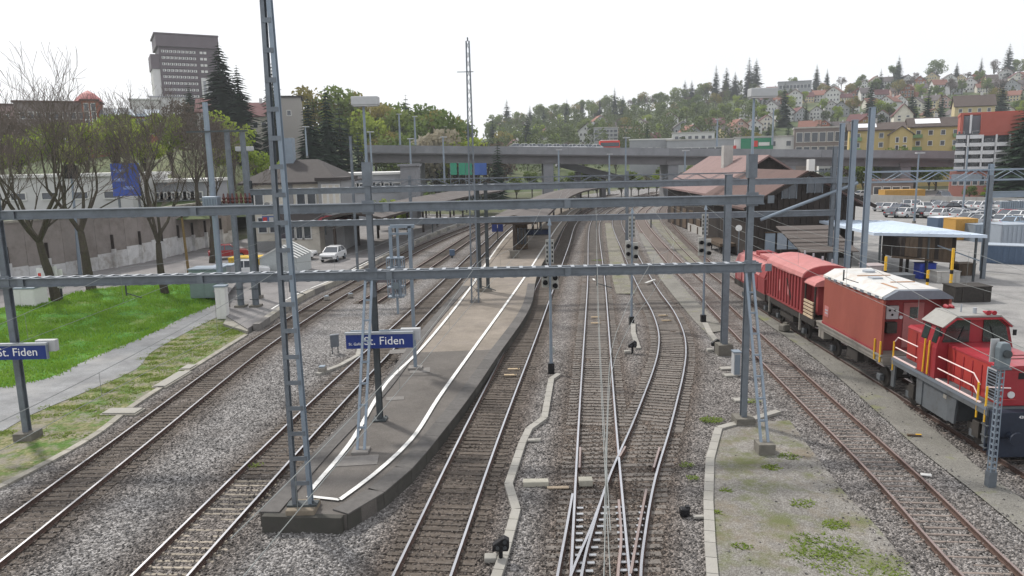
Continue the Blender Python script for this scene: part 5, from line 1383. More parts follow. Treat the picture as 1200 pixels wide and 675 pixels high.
for j in range(5):
    y0 = 157 + j * 9.3
    for i, (xa, xb) in enumerate(((1123, 1133), (1137, 1149), (1150.5, 1162), (1164, 1175))):
        if j == 0 and i > 1: continue
        MB().bx(X(xa), X(xb), D - 1.0, D - .8, Zz(y0 + 5.2), Zz(y0 + .8)).build('balcony_panel', M_BWH, rb)
        MB().bx(X(xa), X(xb), D - .79, D + .88, Zz(y0 + 5.6), Zz(y0 + 4.9)).build('balcony_floor', M_BGREY, rb)
        w_ = MB().bx(lerp(X(xa), X(xb), .2), lerp(X(xa), X(xb), .85), D + .78, D + .88, Zz(y0 - .4), Zz(y0 - 4.0)).build('window', M_FRAMEW, rb)
        MB().bx(lerp(X(xa), X(xb), .24), lerp(X(xa), X(xb), .81), D + .74, D + .79, Zz(y0 - .7), Zz(y0 - 3.7)).build('pane', M_WGLASS, w_)
for px in (1134.5, 1149, 1162.5, 1175.5): MB().bx(X(px), X(px) + .35, D - .9, D + .89, Zz(200), Zz(158)).build('column', M_BWH, rb)
MB().bx(X(1120), X(1165), D - .3, D + 1.9, 0, Zz(201)).build('ground_storey', mat('pale_red', (.45, .20, .16), .8, var=.1), rb)
windows(rb, X(1122), X(1163), Zz(219), Zz(204), 6, 1, D - .32, 1.0, 2.0)
for k in range(7): MB().box((lerp(X(1124), X(1150), k / 6), D - .5, Zz(207)), (.9, .3, 1.2)).build('sign_letter_panel', M_PBLUE, rb)
rb.rotation_euler.z = -.50
# yellow flats
M_YELW = mat('yellow_render', (.46, .36, .16), .85, var=.07, scale=.5)
M_BROWNR = mat('dark_brown_roof', (.085, .067, .060), .9, var=.15, scale=1)
M_SOLAR = mat('pale_roof_panel', (.72, .73, .75), .3, var=.05)
M_GRNB = mat('green_balcony', (.16, .26, .12), .8, var=.1)
def yellow_block(label, xa, xb, D, yr, ye, yb, gable, solar):
    t = thing('apartment_block', label, 'building', (X((xa + xb) / 2, D), D, 0))
    x0, x1 = X(xa, D), X(xb, D); z = lambda py: P((xa + xb) / 2, py, D).z
    zr, ze = z(yr), z(ye)
    if gable: gable_body(MB(), x0, x1, D, D + 11, -2, ze, zr - .4, 'x').build('wall', M_YELW, t)
    else: gable_body(MB(), x0, x1, D, D + 11, -2, ze, zr - .4, 'x').build('wall', M_YELW, t)
    r_ = gable_roof(MB(), x0, x1, D, D + 11, ze, zr - .4, .8, .3, 'x').build('roof', M_BROWNR, t)
    sx0, sx1 = X(solar[0], D), X(solar[1], D); sl = (zr - .4 - ze) / 5.5
    m_ = MB(); m_.add([(sx0, D + 1.2, ze + sl * 1.2 + .36), (sx1, D + 1.2, ze + sl * 1.2 + .36), (sx1, D + 4.6, ze + sl * 4.6 + .36), (sx0, D + 4.6, ze + sl * 4.6 + .36)], [(0, 1, 2, 3)]); m_.build('roof_panel', M_SOLAR, r_)
    windows(t, x0 + .8, x1 - 1.2, z(yb), z(ye + 1.5), max(3, int((x1 - x0) / 3.2)), 3, D, 1.25, 1.5)
    for fx in (.12, .88):
        for fz in (.42, .8):
            zc = lerp(z(yb), ze, fz); MB().box((lerp(x0, x1, fx), D - .7, zc - 1.0), (3.4, 1.2, 1.1)).build('balcony', M_GRNB, t)
    MB().box((lerp(x0, x1, .5), D + 5.5, zr + .5), (.9, .9, 1.4)).build('chimney', M_PALEC, r_)
    t.rotation_euler.z = -.38
yellow_block('yellow flats with green balconies and pale roof panel, left of the pair', 997, 1054, 232, 142.5, 152, 186, True, (1004, 1026))
yellow_block('yellow flats with green balconies and pale roof panel, beside the red building', 1068, 1126, 238, 136, 147.5, 186, False, (1074, 1100))
gb = thing('gable_annex', 'plain yellow gable wing between the two yellow flats', 'building', (X(1056, 228), 228, 0))
x0, x1 = X(1043, 228), X(1067, 228)
gable_body(MB(), x0, x1, 228, 242, -2, Zz(155, 228), Zz(146, 228)).build('wall', M_YELW, gb); gable_roof(MB(), x0, x1, 228, 242, Zz(155, 228), Zz(146, 228), .5).build('roof', M_BROWNR, gb)
windows(gb, x0 + 1, x1 - 1, Zz(176, 228), Zz(157, 228), 2, 2, 228, .9, 1.6)
gb.rotation_euler.z = -.30
# commercial blocks beyond the viaduct
def block(label, xa, xb, yt, yb, D, m, nx=0, nz=0, dep=14, roof=None, z0=-2, name='commercial_block', wd=1.6, ht=1.8, glass=None):
    t = thing(name, label, 'building', (X((xa + xb) / 2, D), D, 0))
    x0, x1 = X(xa, D), X(xb, D); zt = P((xa + xb) / 2, yt, D).z
    MB().bx(x0, x1, D, D + dep, z0, zt).build('wall', m, t)
    MB().bx(x0 - .3, x1 + .3, D - .3, D + dep + .3, zt + .01, zt + .5).build('roof', roof or M_PALEC, t)
    if nx: windows(t, x0 + .5, x1 - .5, P(xa, yb, D).z, zt - .6, nx, nz, D, wd, ht, glass=glass or M_WGLASS)
    t.rotation_euler.z = -.85 * math.atan2(x0 + x1, 2 * D)
    return t
M_OFFW = mat('offwhite_render', (.56, .56, .55), .8, var=.08, scale=.5)
M_GREYB = mat('grey_cladding', (.30, .31, .33), .7, var=.1, scale=.5)
M_BRNB = mat('brown_grey_render', (.21, .18, .17), .8, var=.12, scale=.5)
b1 = block('white warehouse with a big green sign beyond the viaduct', 862, 932, 161, 186, 262, M_OFFW, 4, 2)
MB().bx(X(869, 262), X(905, 262), 261.5, 261.9, Zz(181, 262, 880), Zz(162, 262, 880)).build('green_sign', mat('sign_green', (.03, .20, .11), .5), b1)
MB().bx(X(882, 262), X(888, 262), 261.3, 261.45, Zz(172, 262, 880), Zz(165, 262, 880)).build('sign_red_mark', mat('sign_red', (.55, .05, .04), .5), b1)
MB().bx(X(889, 262), X(901, 262), 261.3, 261.45, Zz(171, 262, 880), Zz(167, 262, 880)).build('sign_pale_mark', M_FRAMEW, b1)
MB().bx(X(860.5, 262), X(864, 262), 261.2, 261.6, Zz(176, 262, 880), Zz(170, 262, 880)).build('red_plate', MATS['sign_red'], b1)
block('grey-brown block with tall white window bays beyond the viaduct', 932, 994, 150, 186, 255, M_BRNB, 7, 2, wd=2.0, ht=3.2)
block('long low pale building with flat roof above the viaduct', 782, 866, 164, 186, 285, M_GREYB, 9, 1, wd=2.6)
block('bright white flat roofed hall beyond the viaduct', 738, 786, 164, 186, 300, M_GREYB, 5, 1, roof=M_FRAMEW)
block('pale stepped building above the white hall', 788, 836, 156, 166, 330, M_OFFW, 6, 1)
block('white long building with strip windows under the viaduct', 962, 1004, 193, 206, 215, M_OFFW, 6, 1, wd=2.4, ht=1.8)
block('large tan building with dark mansard on the hill foot', 724, 750, 148, 162, 420, mat('tan_render', (.34, .25, .18), .8), 4, 2, roof=M_BROWNR)
block('dark glass-fronted office on the hill foot', 696, 724, 150, 166, 400, M_GREYB, 6, 3, wd=2.4, ht=1.6)
block('brown low workshop with tiled roof under the viaduct at the right', 1025, 1070, 214, 230, 172, M_BRNB, 4, 1, roof=M_RUSTR)

# ================================================================ VIADUCT
M_VIAC = mat('viaduct_concrete', (.225, .23, .245), .85, var=.12, scale=.4, dirt=(.16, .165, .175), dscale=.25, damt=.6)
M_VIAD = mat('viaduct_girder', (.15, .145, .15), .85, var=.12, scale=.3, dirt=(.115, .11, .115), dscale=.2, damt=.6)
via = thing('road_viaduct', 'long concrete road viaduct crossing the whole valley', 'viaduct', (10, 195, 0))
vl, vr = P(428, 170, 192), P(1140, 177, 192)
vb_, vbr = P(428, 192, 192), P(1140, 192, 192)
n = 12
for k in range(n):
    a, b = vl.lerp(vr, k / n), vl.lerp(vr, (k + .995) / n)
    MB().bar(a + Vector((0, -.2, -.95)), b + Vector((0, -.2, -.95)), .4, 1.9).build('parapet_panel', M_VIAC, via)
    MB().bar(a + Vector((0, 13.2, -.95)), b + Vector((0, 13.2, -.95)), .4, 1.9).build('parapet_panel', M_VIAC, via)
MB().bar(vl + Vector((0, 6.5, -1.9)), vr + Vector((0, 6.5, -1.9)), 13.6, .6).build('deck', M_VIAD, via)
MB().bar(vl + Vector((0, 1.6, -3.3)), vr + Vector((0, 1.6, -3.0)), .8, 2.2).build('girder', M_VIAD, via)
MB().bar(vl + Vector((0, 11, -3.3)), vr + Vector((0, 11, -3.0)), .8, 2.2).build('girder', M_VIAD, via)
for px in (486, 643, 790, 928, 1064):
    xx = P(px, 200, 192).x; zt = lerp(vl.z, vr.z, (px - 428) / 712) - 4.2
    MB().bx(xx - 1.3, xx + 1.3, 193, 204, -1, zt).build('pier', M_VIAC, via)
    MB().bx(xx - 1.8, xx + 1.8, 192.6, 204.4, zt + .01, zt + .9).build('pier_cap', M_VIAD, via)
# ramp going down below
rmpv = thing('ramp', 'sloping concrete ramp below the viaduct right of its main pier', 'ramp', tuple(P(700, 205, 205)))
a, b = P(652, 193, 208), P(735, 214, 208)
MB().bar(a, b, 8, .9).build('deck', M_VIAC, rmpv); MB().bar(a + Vector((0, -4, 1.0)), b + Vector((0, -4, 1.0)), .3, 1.0).build('parapet', M_VIAC, rmpv)
for t_ in (.3, .65): q = a.lerp(b, t_); MB().bx(q.x - .6, q.x + .6, q.y - 3, q.y + 3, -1, q.z - .5).build('pier', M_VIAD, rmpv)
# traffic on the viaduct
for k in range(11):
    px = 603 + k * 9.2; p = P(px, 171, 200); zt = lerp(vl.z, vr.z, (px - 428) / 712) - 1.6
    car('pale car top, %s from the left in the queue on the viaduct' % ordn[k], 'white' if k % 3 else 'silver', (p.x, 196.5, zt + .7), 0, 'cars queued on the viaduct', 1.15)
bus = thing('bus', 'red bus on the viaduct in the middle distance', 'bus', (P(712, 170, 199).x, 199, 11)); q = P(714, 170, 199); zz = lerp(vl.z, vr.z, (714 - 428) / 712) - 1.55
MB().bx(q.x - 2.6, q.x + 2.6, 197.8, 200.3, zz + .4, zz + 3.4).build('body', MATS['sign_red'], bus, bevel=.1)
MB().bx(q.x - 2.4, q.x + 2.4, 197.72, 197.79, zz + 1.9, zz + 2.9).build('window_band', M_WGLASS, bus)
MB().bx(q.x - 2.2, q.x + 2.2, 198, 200, zz + 3.41, zz + 3.6).build('roof_unit', M_FRAMEW, bus)
for s in (-1.6, 1.6): MB().cyl((q.x + s, 197.8, zz + .5), (q.x + s, 200.3, zz + .5), .5, 12).build('wheel', M_BLACK, bus)
# green and blue hoarding below the viaduct
hb = thing('hoarding', 'green and blue panelled hoarding below the left part of the viaduct', 'hoarding', tuple(P(550, 205, 186)))
for k, (px, m_) in enumerate(((528, 'g'), (538, 'g'), (546, 'g'), (556, 'b'), (563, 'b'))):
    q0, q1 = P(px, 205, 186), P(px + 7, 190, 186)
    MB().bx(q0.x, q1.x, 186, 186.2, q0.z, q1.z - .2).build('panel', mat('hoarding_green', (.03, .26, .16), .6) if m_ == 'g' else mat('hoarding_blue', (.06, .14, .45), .6), hb)
    MB().bx(q0.x - .1, q0.x, 186.2, 186.4, -.2, q1.z - .1).build('post', M_STEELL, hb)

# distant slim lamp posts and masts
for n_, px, pb_, pt_, D_ in (('taller lamp post standing on the viaduct, left one of the pair', 469, 170, 134, 200), ('taller lamp post standing on the viaduct, right one of the pair', 487, 170, 137, 200), ('lamp post right of the left tall lamp mast', 436, 203, 155, 150), ('lamp post before the viaduct left of the green hoarding', 482, 205, 163, 155),
        ('lamp post before the viaduct at the green hoarding', 521, 214, 161, 150), ('thin lamp post crossing the viaduct above the middle tracks', 733, 232, 162, 140), ('thin lamp post before the far goods shed roof', 802, 228, 177, 140), ('low lamp post below the viaduct left of the middle', 714, 228, 181, 170), ('lamp post behind the station roof ridge', 360, 185, 149, 150), ('lamp post beside the viaduct pier', 655, 226, 176, 165), ('lamp post on the viaduct above the white hall', 840, 172, 140, 200), ('thin pole among the hillside houses', 905, 170, 128, 260)):
    lamp_post(n_, px, pb_, pt_, D_, .15)
# ================================================================ LEFT SIDE
M_WALLB = mat('brown_wall_plaster', (.245, .22, .205), .9, var=.15, scale=1.2, dirt=(.15, .125, .11), dscale=.5, damt=.7)
M_WALLW = mat('stained_white_base', (.54, .54, .54), .9, var=.15, scale=1.5, dirt=(.25, .22, .19), dscale=.7, damt=.8)
M_CREAM = mat('cream_render', (.60, .57, .50), .85, var=.08, scale=.6, dirt=(.34, .31, .26), dscale=.4)
M_SLATE = mat('dark_slate_roof', (.05, .044, .043), .85, var=.15, scale=2, bump=.5, bscale=8)
M_STONE = mat('grey_stone_quoin', (.27, .275, .28), .85, var=.12)
M_BRICK = mat('red_brick', (.27, .10, .06), .9, var=.12, scale=2)
M_TOWER = mat('tower_cladding', (.125, .105, .118), .6, var=.1, scale=.5)
M_MAROON = mat('maroon_roof', (.13, .06, .06), .85, var=.15, scale=1)

# retaining wall: panels with brown plaster over a stained white base, pilaster posts in front
rw = thing('retaining_wall', 'long retaining wall, brown above and stained white below, behind the bare trees', 'wall', tuple(WALLB[2]))
wp = smooth_path(WALLB, 1.6); WH = 5.4
for i in range(len(wp) - 1):
    a, b = wp[i], wp[i + 1]; e = (b - a).normalized() * .012
    up = Vector((0, 0, 1)); wb = 1.7 + .45 * math.sin(i * .45) + .06 * math.sin(i * 3.1)
    MB().bar(a + e + up * (wb / 2), b - e + up * (wb / 2), .42, wb).build('base_panel', M_WALLW, rw)
    MB().bar(a + e + up * (WH / 2 + wb / 2), b - e + up * (WH / 2 + wb / 2), .34, WH - wb - .02).build('wall_panel', M_WALLB, rw)
    MB().bar(a + e + up * (WH + .1), b - e + up * (WH + .1), .6, .2).build('coping', M_OLDC, rw)
    if i % 2 == 0:
        nn = Vector(((b - a).y, -(b - a).x, 0)).normalized()
        MB().box(a + nn * .35 + up * .95, (.34, .34, 1.9)).build('pilaster', M_WALLW, rw)
        MB().box(a + nn * .24 + up * 2.6, (.3, .14, 1.5)).build('weep_slot', M_TIMB, rw)
def local_block(name, label, D, xa, xb, z0, zt, dep, m, roof, nx=0, nz=0, wd=1.3, ht=1.6, cat='building', zw=None):
    t = thing(name, label, cat, (X((xa + xb) / 2, D), D, z0))
    x0, x1 = X(xa, D), X(xb, D)
    MB().bx(x0, x1, D, D + dep, z0 - 2, zt).build('wall', m, t)
    MB().bx(x0 - .4, x1 + .4, D - .4, D + dep + .4, zt + .01, zt + .4).build('roof', roof, t)
    if nx: windows(t, x0 + .6, x1 - .6, zw if zw is not None else z0 + .6, zt - .4, nx, nz, D, wd, ht)
    if D > 150: t.rotation_euler.z = -.85 * math.atan2(x0 + x1, 2 * D)
    return t
zz = lambda px, py, D: P(px, py, D).z
# low white hall above the wall, with billboard
local_block('low_hall', 'long low white hall above the retaining wall at the left', 92, -120, 150, 5.2, zz(60, 208, 92), 10, M_OFFW, M_FRAMEW, 7, 1, 1.9, .9)
local_block('low_hall', 'pale grey annex of the low hall behind the blue billboard', 98, 152, 236, 5.2, zz(190, 214, 98), 8, M_GREYB, M_FRAMEW, 8, 1, 1.6, .9)
bbd = thing('billboard', 'blue billboard with faint pale lettering above the retaining wall', 'billboard', (X(147, 84), 84, 5))
q0, q1 = P(133, 230, 84), P(161, 191, 84)
MB().bx(q0.x, q1.x, 84, 84.25, q0.z, q1.z).build('panel', mat('billboard_blue', (.05, .10, .42), .5, var=.1), bbd)
for k, (fx, fz) in enumerate(((.3, .72), (.3, .45), (.6, .2))): MB().bx(lerp(q0.x, q1.x, fx - .2), lerp(q0.x, q1.x, fx + .2), 83.93, 83.98, lerp(q0.z, q1.z, fz), lerp(q0.z, q1.z, fz + .1)).build('lettering_band', mat('billboard_pale', (.22, .30, .62), .5), bbd)
for xx in (q0.x + .4, q1.x - .4): MB().bx(xx - .1, xx + .1, 84.26, 84.46, 3, q1.z).build('post', M_STEEL, bbd)

# station building with hipped slate roof
sb = thing('station_building', 'cream station building with a hipped dark slate roof', 'building', (X(340, 92), 92, .3))
D = 92.0; x0, x1 = X(287, D), X(388, D); zt = zz(340, 214, D); zr = zz(345, 187, 98)
MB().bx(x0, x1, D, D + 13, .2, zt).build('wall', M_CREAM, sb)
def hip(mb, x0, x1, y0, y1, ze, zr, ov, rid):
    xa, xb, ya, yb = x0 - ov, x1 + ov, y0 - ov, y1 + ov; xc = (xa + xb) / 2; yc = (ya + yb) / 2
    r0, r1 = xc - rid, xc + rid
    vs_ = [(xa, ya, ze), (xb, ya, ze), (xb, yb, ze), (xa, yb, ze), (r0, yc, zr), (r1, yc, zr)]
    return mb.add(vs_ + [(xa, ya, ze - .25), (xb, ya, ze - .25), (xb, yb, ze - .25), (xa, yb, ze - .25)], [(0, 1, 5, 4), (1, 2, 5), (2, 3, 4, 5), (3, 0, 4), (6, 9, 8, 7), (0, 6, 7, 1), (1, 7, 8, 2), (2, 8, 9, 3), (3, 9, 6, 0)])
rf = hip(MB(), x0, x1, D, D + 13, zt + .05, zr, .9, 2.0).build('roof', M_SLATE, sb)
MB().bx(X(332, 98), X(345, 98), 97.2, 98.6, zr - .5, zz(338, 162, 98)).build('chimney', M_STEELL, rf)
MB().bx(X(313, 93), X(319, 93), 93.4, 93.5, zz(313, 199, 93), zz(313, 195, 93)).build('skylight', M_SOLAR, rf)
for px in (300, 318): 
    w_ = MB().bx(X(px + 12, D), X(px + 17.5, D), D - .12, D, zz(320, 246, D), zz(320, 236, D)).build('arched_window', M_FRAMEW, sb) if px == 300 else None
for px in (313, 321.5):
    c = P(px, 241, D); w_ = MB().tube([(c.x, D - .02, c.z - .0), (c.x, D - .1, c.z)], .42, 14).build('window_arch', M_STONE, sb); MB().bx(c.x - .3, c.x + .3, D - .16, D - .11, c.z - .9, c.z + .2).build('pane', M_WGLASS, w_)
MB().bx(x0 - .05, x1 + .05, D - .12, D - .005, zz(340, 250, D), zz(340, 247.5, D)).build('string_course', M_STONE, sb)
MB().bx(x0 - .06, x1 + .06, D - .16, D - .004, .2, 1.5).build('plinth', M_STONE, sb)
for xx in (x0 + .3, X(337, D), x1 - .3): MB().bx(xx - .32, xx + .32, D - .14, D - .003, 1.52, zt - .1).build('quoin', M_STONE, sb)
bd_ = MB().bx(X(302, D), X(332, D), D - .25, D - .15, zz(317, 261, D), zz(317, 253, D)).build('notice_band', mat('notice_blue', (.10, .15, .35), .6), sb)
for k in range(4): MB().bx(X(303 + k * 7.5, D), X(308 + k * 7.5, D), D - .3, D - .26, zz(317, 259.5, D), zz(317, 254.5, D)).build('notice', MATS['sign_red'] if k == 0 else M_OFFW, bd_)
windows(sb, X(343, D), X(368, D), zz(340, 246, D), zz(340, 222, D), 2, 1, D, 1.1, 1.6)
windows(sb, X(291, D), X(308, D), zz(340, 246, D), zz(340, 222, D), 1, 1, D, 1.1, 1.6)
windows(sb, x0 + .8, X(335, D), 2.0, 5.0, 3, 1, D, 1.1, 1.9)
# right bay with tall windows
MB().bx(X(370, 91), X(398, 91), 91, 99, .2, zz(385, 212, 91)).build('bay', M_STONE, sb)
MB().bx(X(368, 91), X(401, 91), 90.4, 99.4, zz(385, 212, 91) + .01, zz(385, 208, 91)).build('bay_roof', M_SLATE, sb)
windows(sb, X(374, 91), X(396, 91), zz(385, 243, 91), zz(385, 215, 91), 3, 1, 91, .62, 2.6, glass=M_CREAM)
# low lean-to gable in front
MB().bx(X(322, 90), X(372, 90), 88.6, 91.9, .2, zz(345, 262, 90)).build('extension', M_CREAM, sb)
m_ = MB(); a = zz(345, 262, 90); m_.add([(X(318, 90), 88.2, a), (X(376, 90), 88.2, a), (X(376, 90), 91.95, a + 2.0), (X(318, 90), 91.95, a + 2.0), (X(318, 90), 88.2, a - .2), (X(376, 90), 88.2, a - .2)], [(0, 1, 2, 3), (4, 5, 1, 0)]); m_.build('lean_to_roof', M_SLATE, sb)
windows(sb, X(326, 90), X(362, 90), 1.6, 4.2, 4, 1, 88.6, 1.0, 1.7)
aw = thing('red_awning', 'dark red awning beside the station building bay', 'awning', (X(385, 88), 88, 4)); q = P(385, 261, 88)
m_ = MB(); m_.add([(X(365, 88), 86.5, q.z), (X(407, 88), 86.5, q.z), (X(404, 88), 90.3, q.z + .7), (X(368, 88), 90.3, q.z + .7)], [(0, 1, 2, 3)]); m_.build('cloth', mat('awning_red', (.20, .02, .03), .8), aw); MB().bar((X(365, 88), 86.5, q.z - .08), (X(407, 88), 86.5, q.z - .08), .1, .14).build('front_bar', M_STEELD, aw)

# canopies
M_CANR = mat('grey_brown_canopy_roof', (.10, .088, .083), .85, var=.12, scale=1.5, dirt=(.145, .13, .12), dscale=.3)
M_CANU = mat('dark_canopy_timber', (.045, .035, .03), .9, var=.2)
def canopy(label, path, hw, z, rise, post_step, name='platform_canopy', post_m=None, zb=.3, single=True):
    ps = smooth_path(path, 2.0); t = thing(name, label, 'canopy', tuple(ps[0]))
    L, Rr = offset(ps, -hw), offset(ps, hw)
    mb = MB()
    for i in range(len(ps)):
        mb.v += [(L[i].x, L[i].y, z), (ps[i].x, ps[i].y, z + rise), (Rr[i].x, Rr[i].y, z), (Rr[i].x, Rr[i].y, z - .3), (ps[i].x, ps[i].y, z + rise - .45), (L[i].x, L[i].y, z - .3)]
    for i in range(len(ps) - 1):
        for k in range(6):
            a = i * 6 + k; b = i * 6 + (k + 1) % 6; mb.f.append((a, b, b + 6, a + 6)); mb.m.append(0 if k < 2 else 1)
    mb.f.append((5, 4, 3, 2, 1, 0)); mb.m.append(1); n = (len(ps) - 1) * 6; mb.f.append(tuple(n + k for k in range(6))); mb.m.append(1)
    mb.build('roof', [M_CANR, M_CANU], t)
    i = 0
    while i < len(ps) - 1:
        for s in ((0,) if single else (-.6, .6)):
            p = ps[i] + (L[i] - ps[i]) * s; MB().box((p.x, p.y, (z + zb) / 2), (.3, .3, z - zb - .2)).build('post', post_m or M_CANU, t)
        p = ps[i]; MB().bar(L[i] * .8 + ps[i] * .2 + Vector((0, 0, z - .3 - L[i].z * .8 - ps[i].z * .2)), Rr[i] * .8 + ps[i] * .2 + Vector((0, 0, z - .3 - Rr[i].z * .8 - ps[i].z * .2)), .2, .25).build('cross_beam', M_CANU, t)
        i += post_step
    return t, ps
cpath = [G(603, 300, PH), G(630, 272, PH), G(652, 254, PH), G(672, 244.5, PH), G(696, 238.5, PH)]
ic, ips = canopy('long brown-grey canopy over the far half of the island platform', cpath, 3.1, 4.4, .55, 5, zb=PH)
sc_path = [p + Vector((-4.2, 0, 0)) for p in spk if p.y > 86]
canopy('long low canopy over the side platform beside the station building', [sc_path[0], sc_path[len(sc_path) // 2], sc_path[-1], sc_path[-1] + Vector((6, 24, 0))], 3.6, 4.6, .9, 4, single=False)
# kiosk, dark display and bench under the island canopy
ki = thing('waiting_shelter', 'dark brown waiting shelter below the near end of the island canopy', 'shelter', tuple(ips[4]))
p = ips[3]; MB().box((p.x, p.y + 2, 2.0), (1.6, 5, 2.9)).build('wall', M_TIMB2, ki); MB().box((p.x, p.y + 2, 3.5), (1.9, 5.4, .12)).build('lid', M_CANU, ki)
for k in range(3): MB().box((p.x - .3 + k * .4, p.y - .53, 2.1), (.3, .05, 1.9)).build('pane', M_WGLASS, ki)
ds = thing('departure_display', 'dark hanging display at the near end of the island canopy', 'display', tuple(ips[1])); p = P(630, 272, ips[2].y); MB().box((p.x, p.y, p.z), (2.6, .3, .75)).build('case', M_BLACK, ds); MB().box((p.x, p.y - .16, p.z), (2.4, .02, .5)).build('screen', mat('display_screen', (.01, .02, .05), .2), ds); MB().bar((p.x, p.y, p.z + .3), (p.x, p.y, 4.4), .1).build('hanger', M_STEELD, ds)
pb = thing('platform_bin', 'small blue block sign beside the left platform track', 'sign', tuple(G(582, 270, PH))); p = P(583, 267, 100); MB().box((p.x - .4, p.y, p.z), (.7, .5, 1.0)).build('left_panel', M_BLUE, pb); MB().box((p.x + .4, p.y, p.z), (.7, .5, 1.0)).build('right_panel', M_BLUE, pb); MB().box((p.x, p.y, p.z / 2), (.12, .12, p.z)).build('post', M_STEELD, pb)
fbk = thing('footing_block', 'grey concrete block at the foot of the first island canopy post', 'block', tuple(G(603, 302, PH))); p = G(603, 302, PH); MB().box((p.x, p.y, PH + .35), (1.0, .8, .7)).build('block', M_FOOT, fbk, bevel=.05); MB().box((p.x, p.y, PH + .73), (1.1, .9, .06)).build('cap', M_FOOT, fbk)
# buffer stop on the siding
b = G(437, 349); bs = thing('buffer_stop', 'dark red buffer stop at the end of the dead-end siding', 'buffer stop', tuple(b))
M_BST = mat('buffer_red_brown', (.12, .055, .05), .8, var=.2)
c = G(451, 341)
MB().box((c.x, c.y, .95), (2.6, .35, .4)).build('beam', mat('buffer_beam_grey', (.16, .14, .15), .8, var=.2), bs)
for s in (-.75, .75):
    MB().bar((c.x + s, c.y, 1.0), (c.x + s + .1, c.y - 1.8, .1), .18, .2).build('stay', M_BST, bs); MB().bar((c.x + s, c.y, .05), (c.x + s, c.y, 1.1), .2, .2).build('upright', M_BST, bs)
# small boards by the track
tbp = thing('track_board', 'small white-edged board on two legs between the leftmost track and the island platform', 'sign', tuple(G(392, 415)))
c = G(393, 414); MB().box((c.x, c.y, .72), (.5, .06, .7), rz=.6).build('board', M_STEEL, tbp); MB().box((c.x, c.y, 1.1), (.54, .1, .06), rz=.6).build('top_edge', M_PLATE, tbp)
for s in (-.18, .18): MB().box((c.x + s * .8, c.y + s * .55, .2), (.05, .05, .45)).build('leg', M_STEELD, tbp)
for lb, px in (('small grey relay lump on the ballast near the siding end', (411, 349)), ('round point lever box beside the leftmost track', (383, 352)), ('pale relay box beside the bent trough lid', (378, 437))):
    c = G(*px); t = thing('relay_box', lb, 'relay box', tuple(c)); MB().box(c + Vector((0, 0, .18)), (.4, .4, .3)).build('box', M_FRAMEL, t, bevel=.05); MB().box(c + Vector((0, 0, .36)), (.3, .3, .05)).build('lid', M_STEELL, t)
ps_ = thing('post_box', 'dark blue small signal box between the siding and the platform track', 'signal box', tuple(G(530, 301))); c = G(530, 302); MB().box(c + Vector((0, 0, .6)), (.6, .4, .7)).build('case', M_BLUEC, ps_, bevel=.04); MB().box(c + Vector((0, 0, .15)), (.25, .25, .3)).build('stem', M_STEELD, ps_)

# parked cars and things on the forecourt
car('white estate car seen from behind beside the station canopy', 'white', G(391, 305, .3), -PI / 2 - .1 + PI, None, 1.05)
car('silver-white saloon car parked sideways before the station building', 'white', G(349, 304, .3), PI - .05, None, 1.05)
car('white van behind the feeder posts on the forecourt', 'white', G(292, 327, .3), PI + .3, None, 1.0, True)
car('red car behind the feeder posts near the bare tree', 'red', G(268, 303, .9), PI + .4, None, 1.05)
mc = thing('scooter', 'dark scooter parked on the forecourt before the station', 'scooter', tuple(G(348, 315, .3)))
c = G(348, 315, .3)
for s in (-.55, .55): MB().cyl((c.x + s, c.y - .06, .55), (c.x + s, c.y + .06, .55), .25, 14).build('wheel', M_BLACK, mc)
MB().tube([(c.x - .55, c.y, .6), (c.x - .2, c.y, .62), (c.x + .2, c.y, .8), (c.x + .6, c.y, .95)], [.08, .14, .2, .12], 8).build('body', M_NAVY, mc); MB().box((c.x + .25, c.y, 1.08), (.6, .26, .1)).build('saddle', M_BLACK, mc); MB().tube([(c.x - .5, c.y, .6), (c.x - .35, c.y, 1.3)], .05, 6).build('fork', M_STEELD, mc); MB().bar((c.x - .35, c.y - .3, 1.3), (c.x - .35, c.y + .3, 1.3), .04).build('handlebar', M_BLACK, mc); MB().box((c.x - .48, c.y, 1.0), (.08, .4, .5)).build('leg_shield', M_PLATE, mc)
# white market tents and yellow skip near the feeder posts
tt = thing('site_tent', 'white ridged plastic tent beside the yellow skip on the forecourt', 'tent', tuple(G(318, 322, .3)))
D = G(318, 324, .3).y; xa, xb = X(298, D) - .3, X(334, D) + .4
gable_body(MB(), xa, xb, D, D + 5, .3, 2.0, 3.0).build('sheet', mat('tent_plastic', (.42, .45, .45), .5, var=.1), tt)
for k in range(6): MB().bar((lerp(xa, xb, .5), D + k - .05, 3.08), (lerp(xa, xb, 0) - .1, D + k - .05, 2.05), .35, .06).build('roof_strip', M_FRAMEW, tt); MB().bar((lerp(xa, xb, .5), D + k - .05, 3.08), (lerp(xa, xb, 1) + .1, D + k - .05, 2.05), .35, .06).build('roof_strip', M_FRAMEW, tt)
container('yellow_skip', 'yellow skip between the feeder posts and the white tent', 291, 320, (3.0, 2.0, 1.6), mat('skip_yellow', (.55, .36, .02), .6), z=.3)
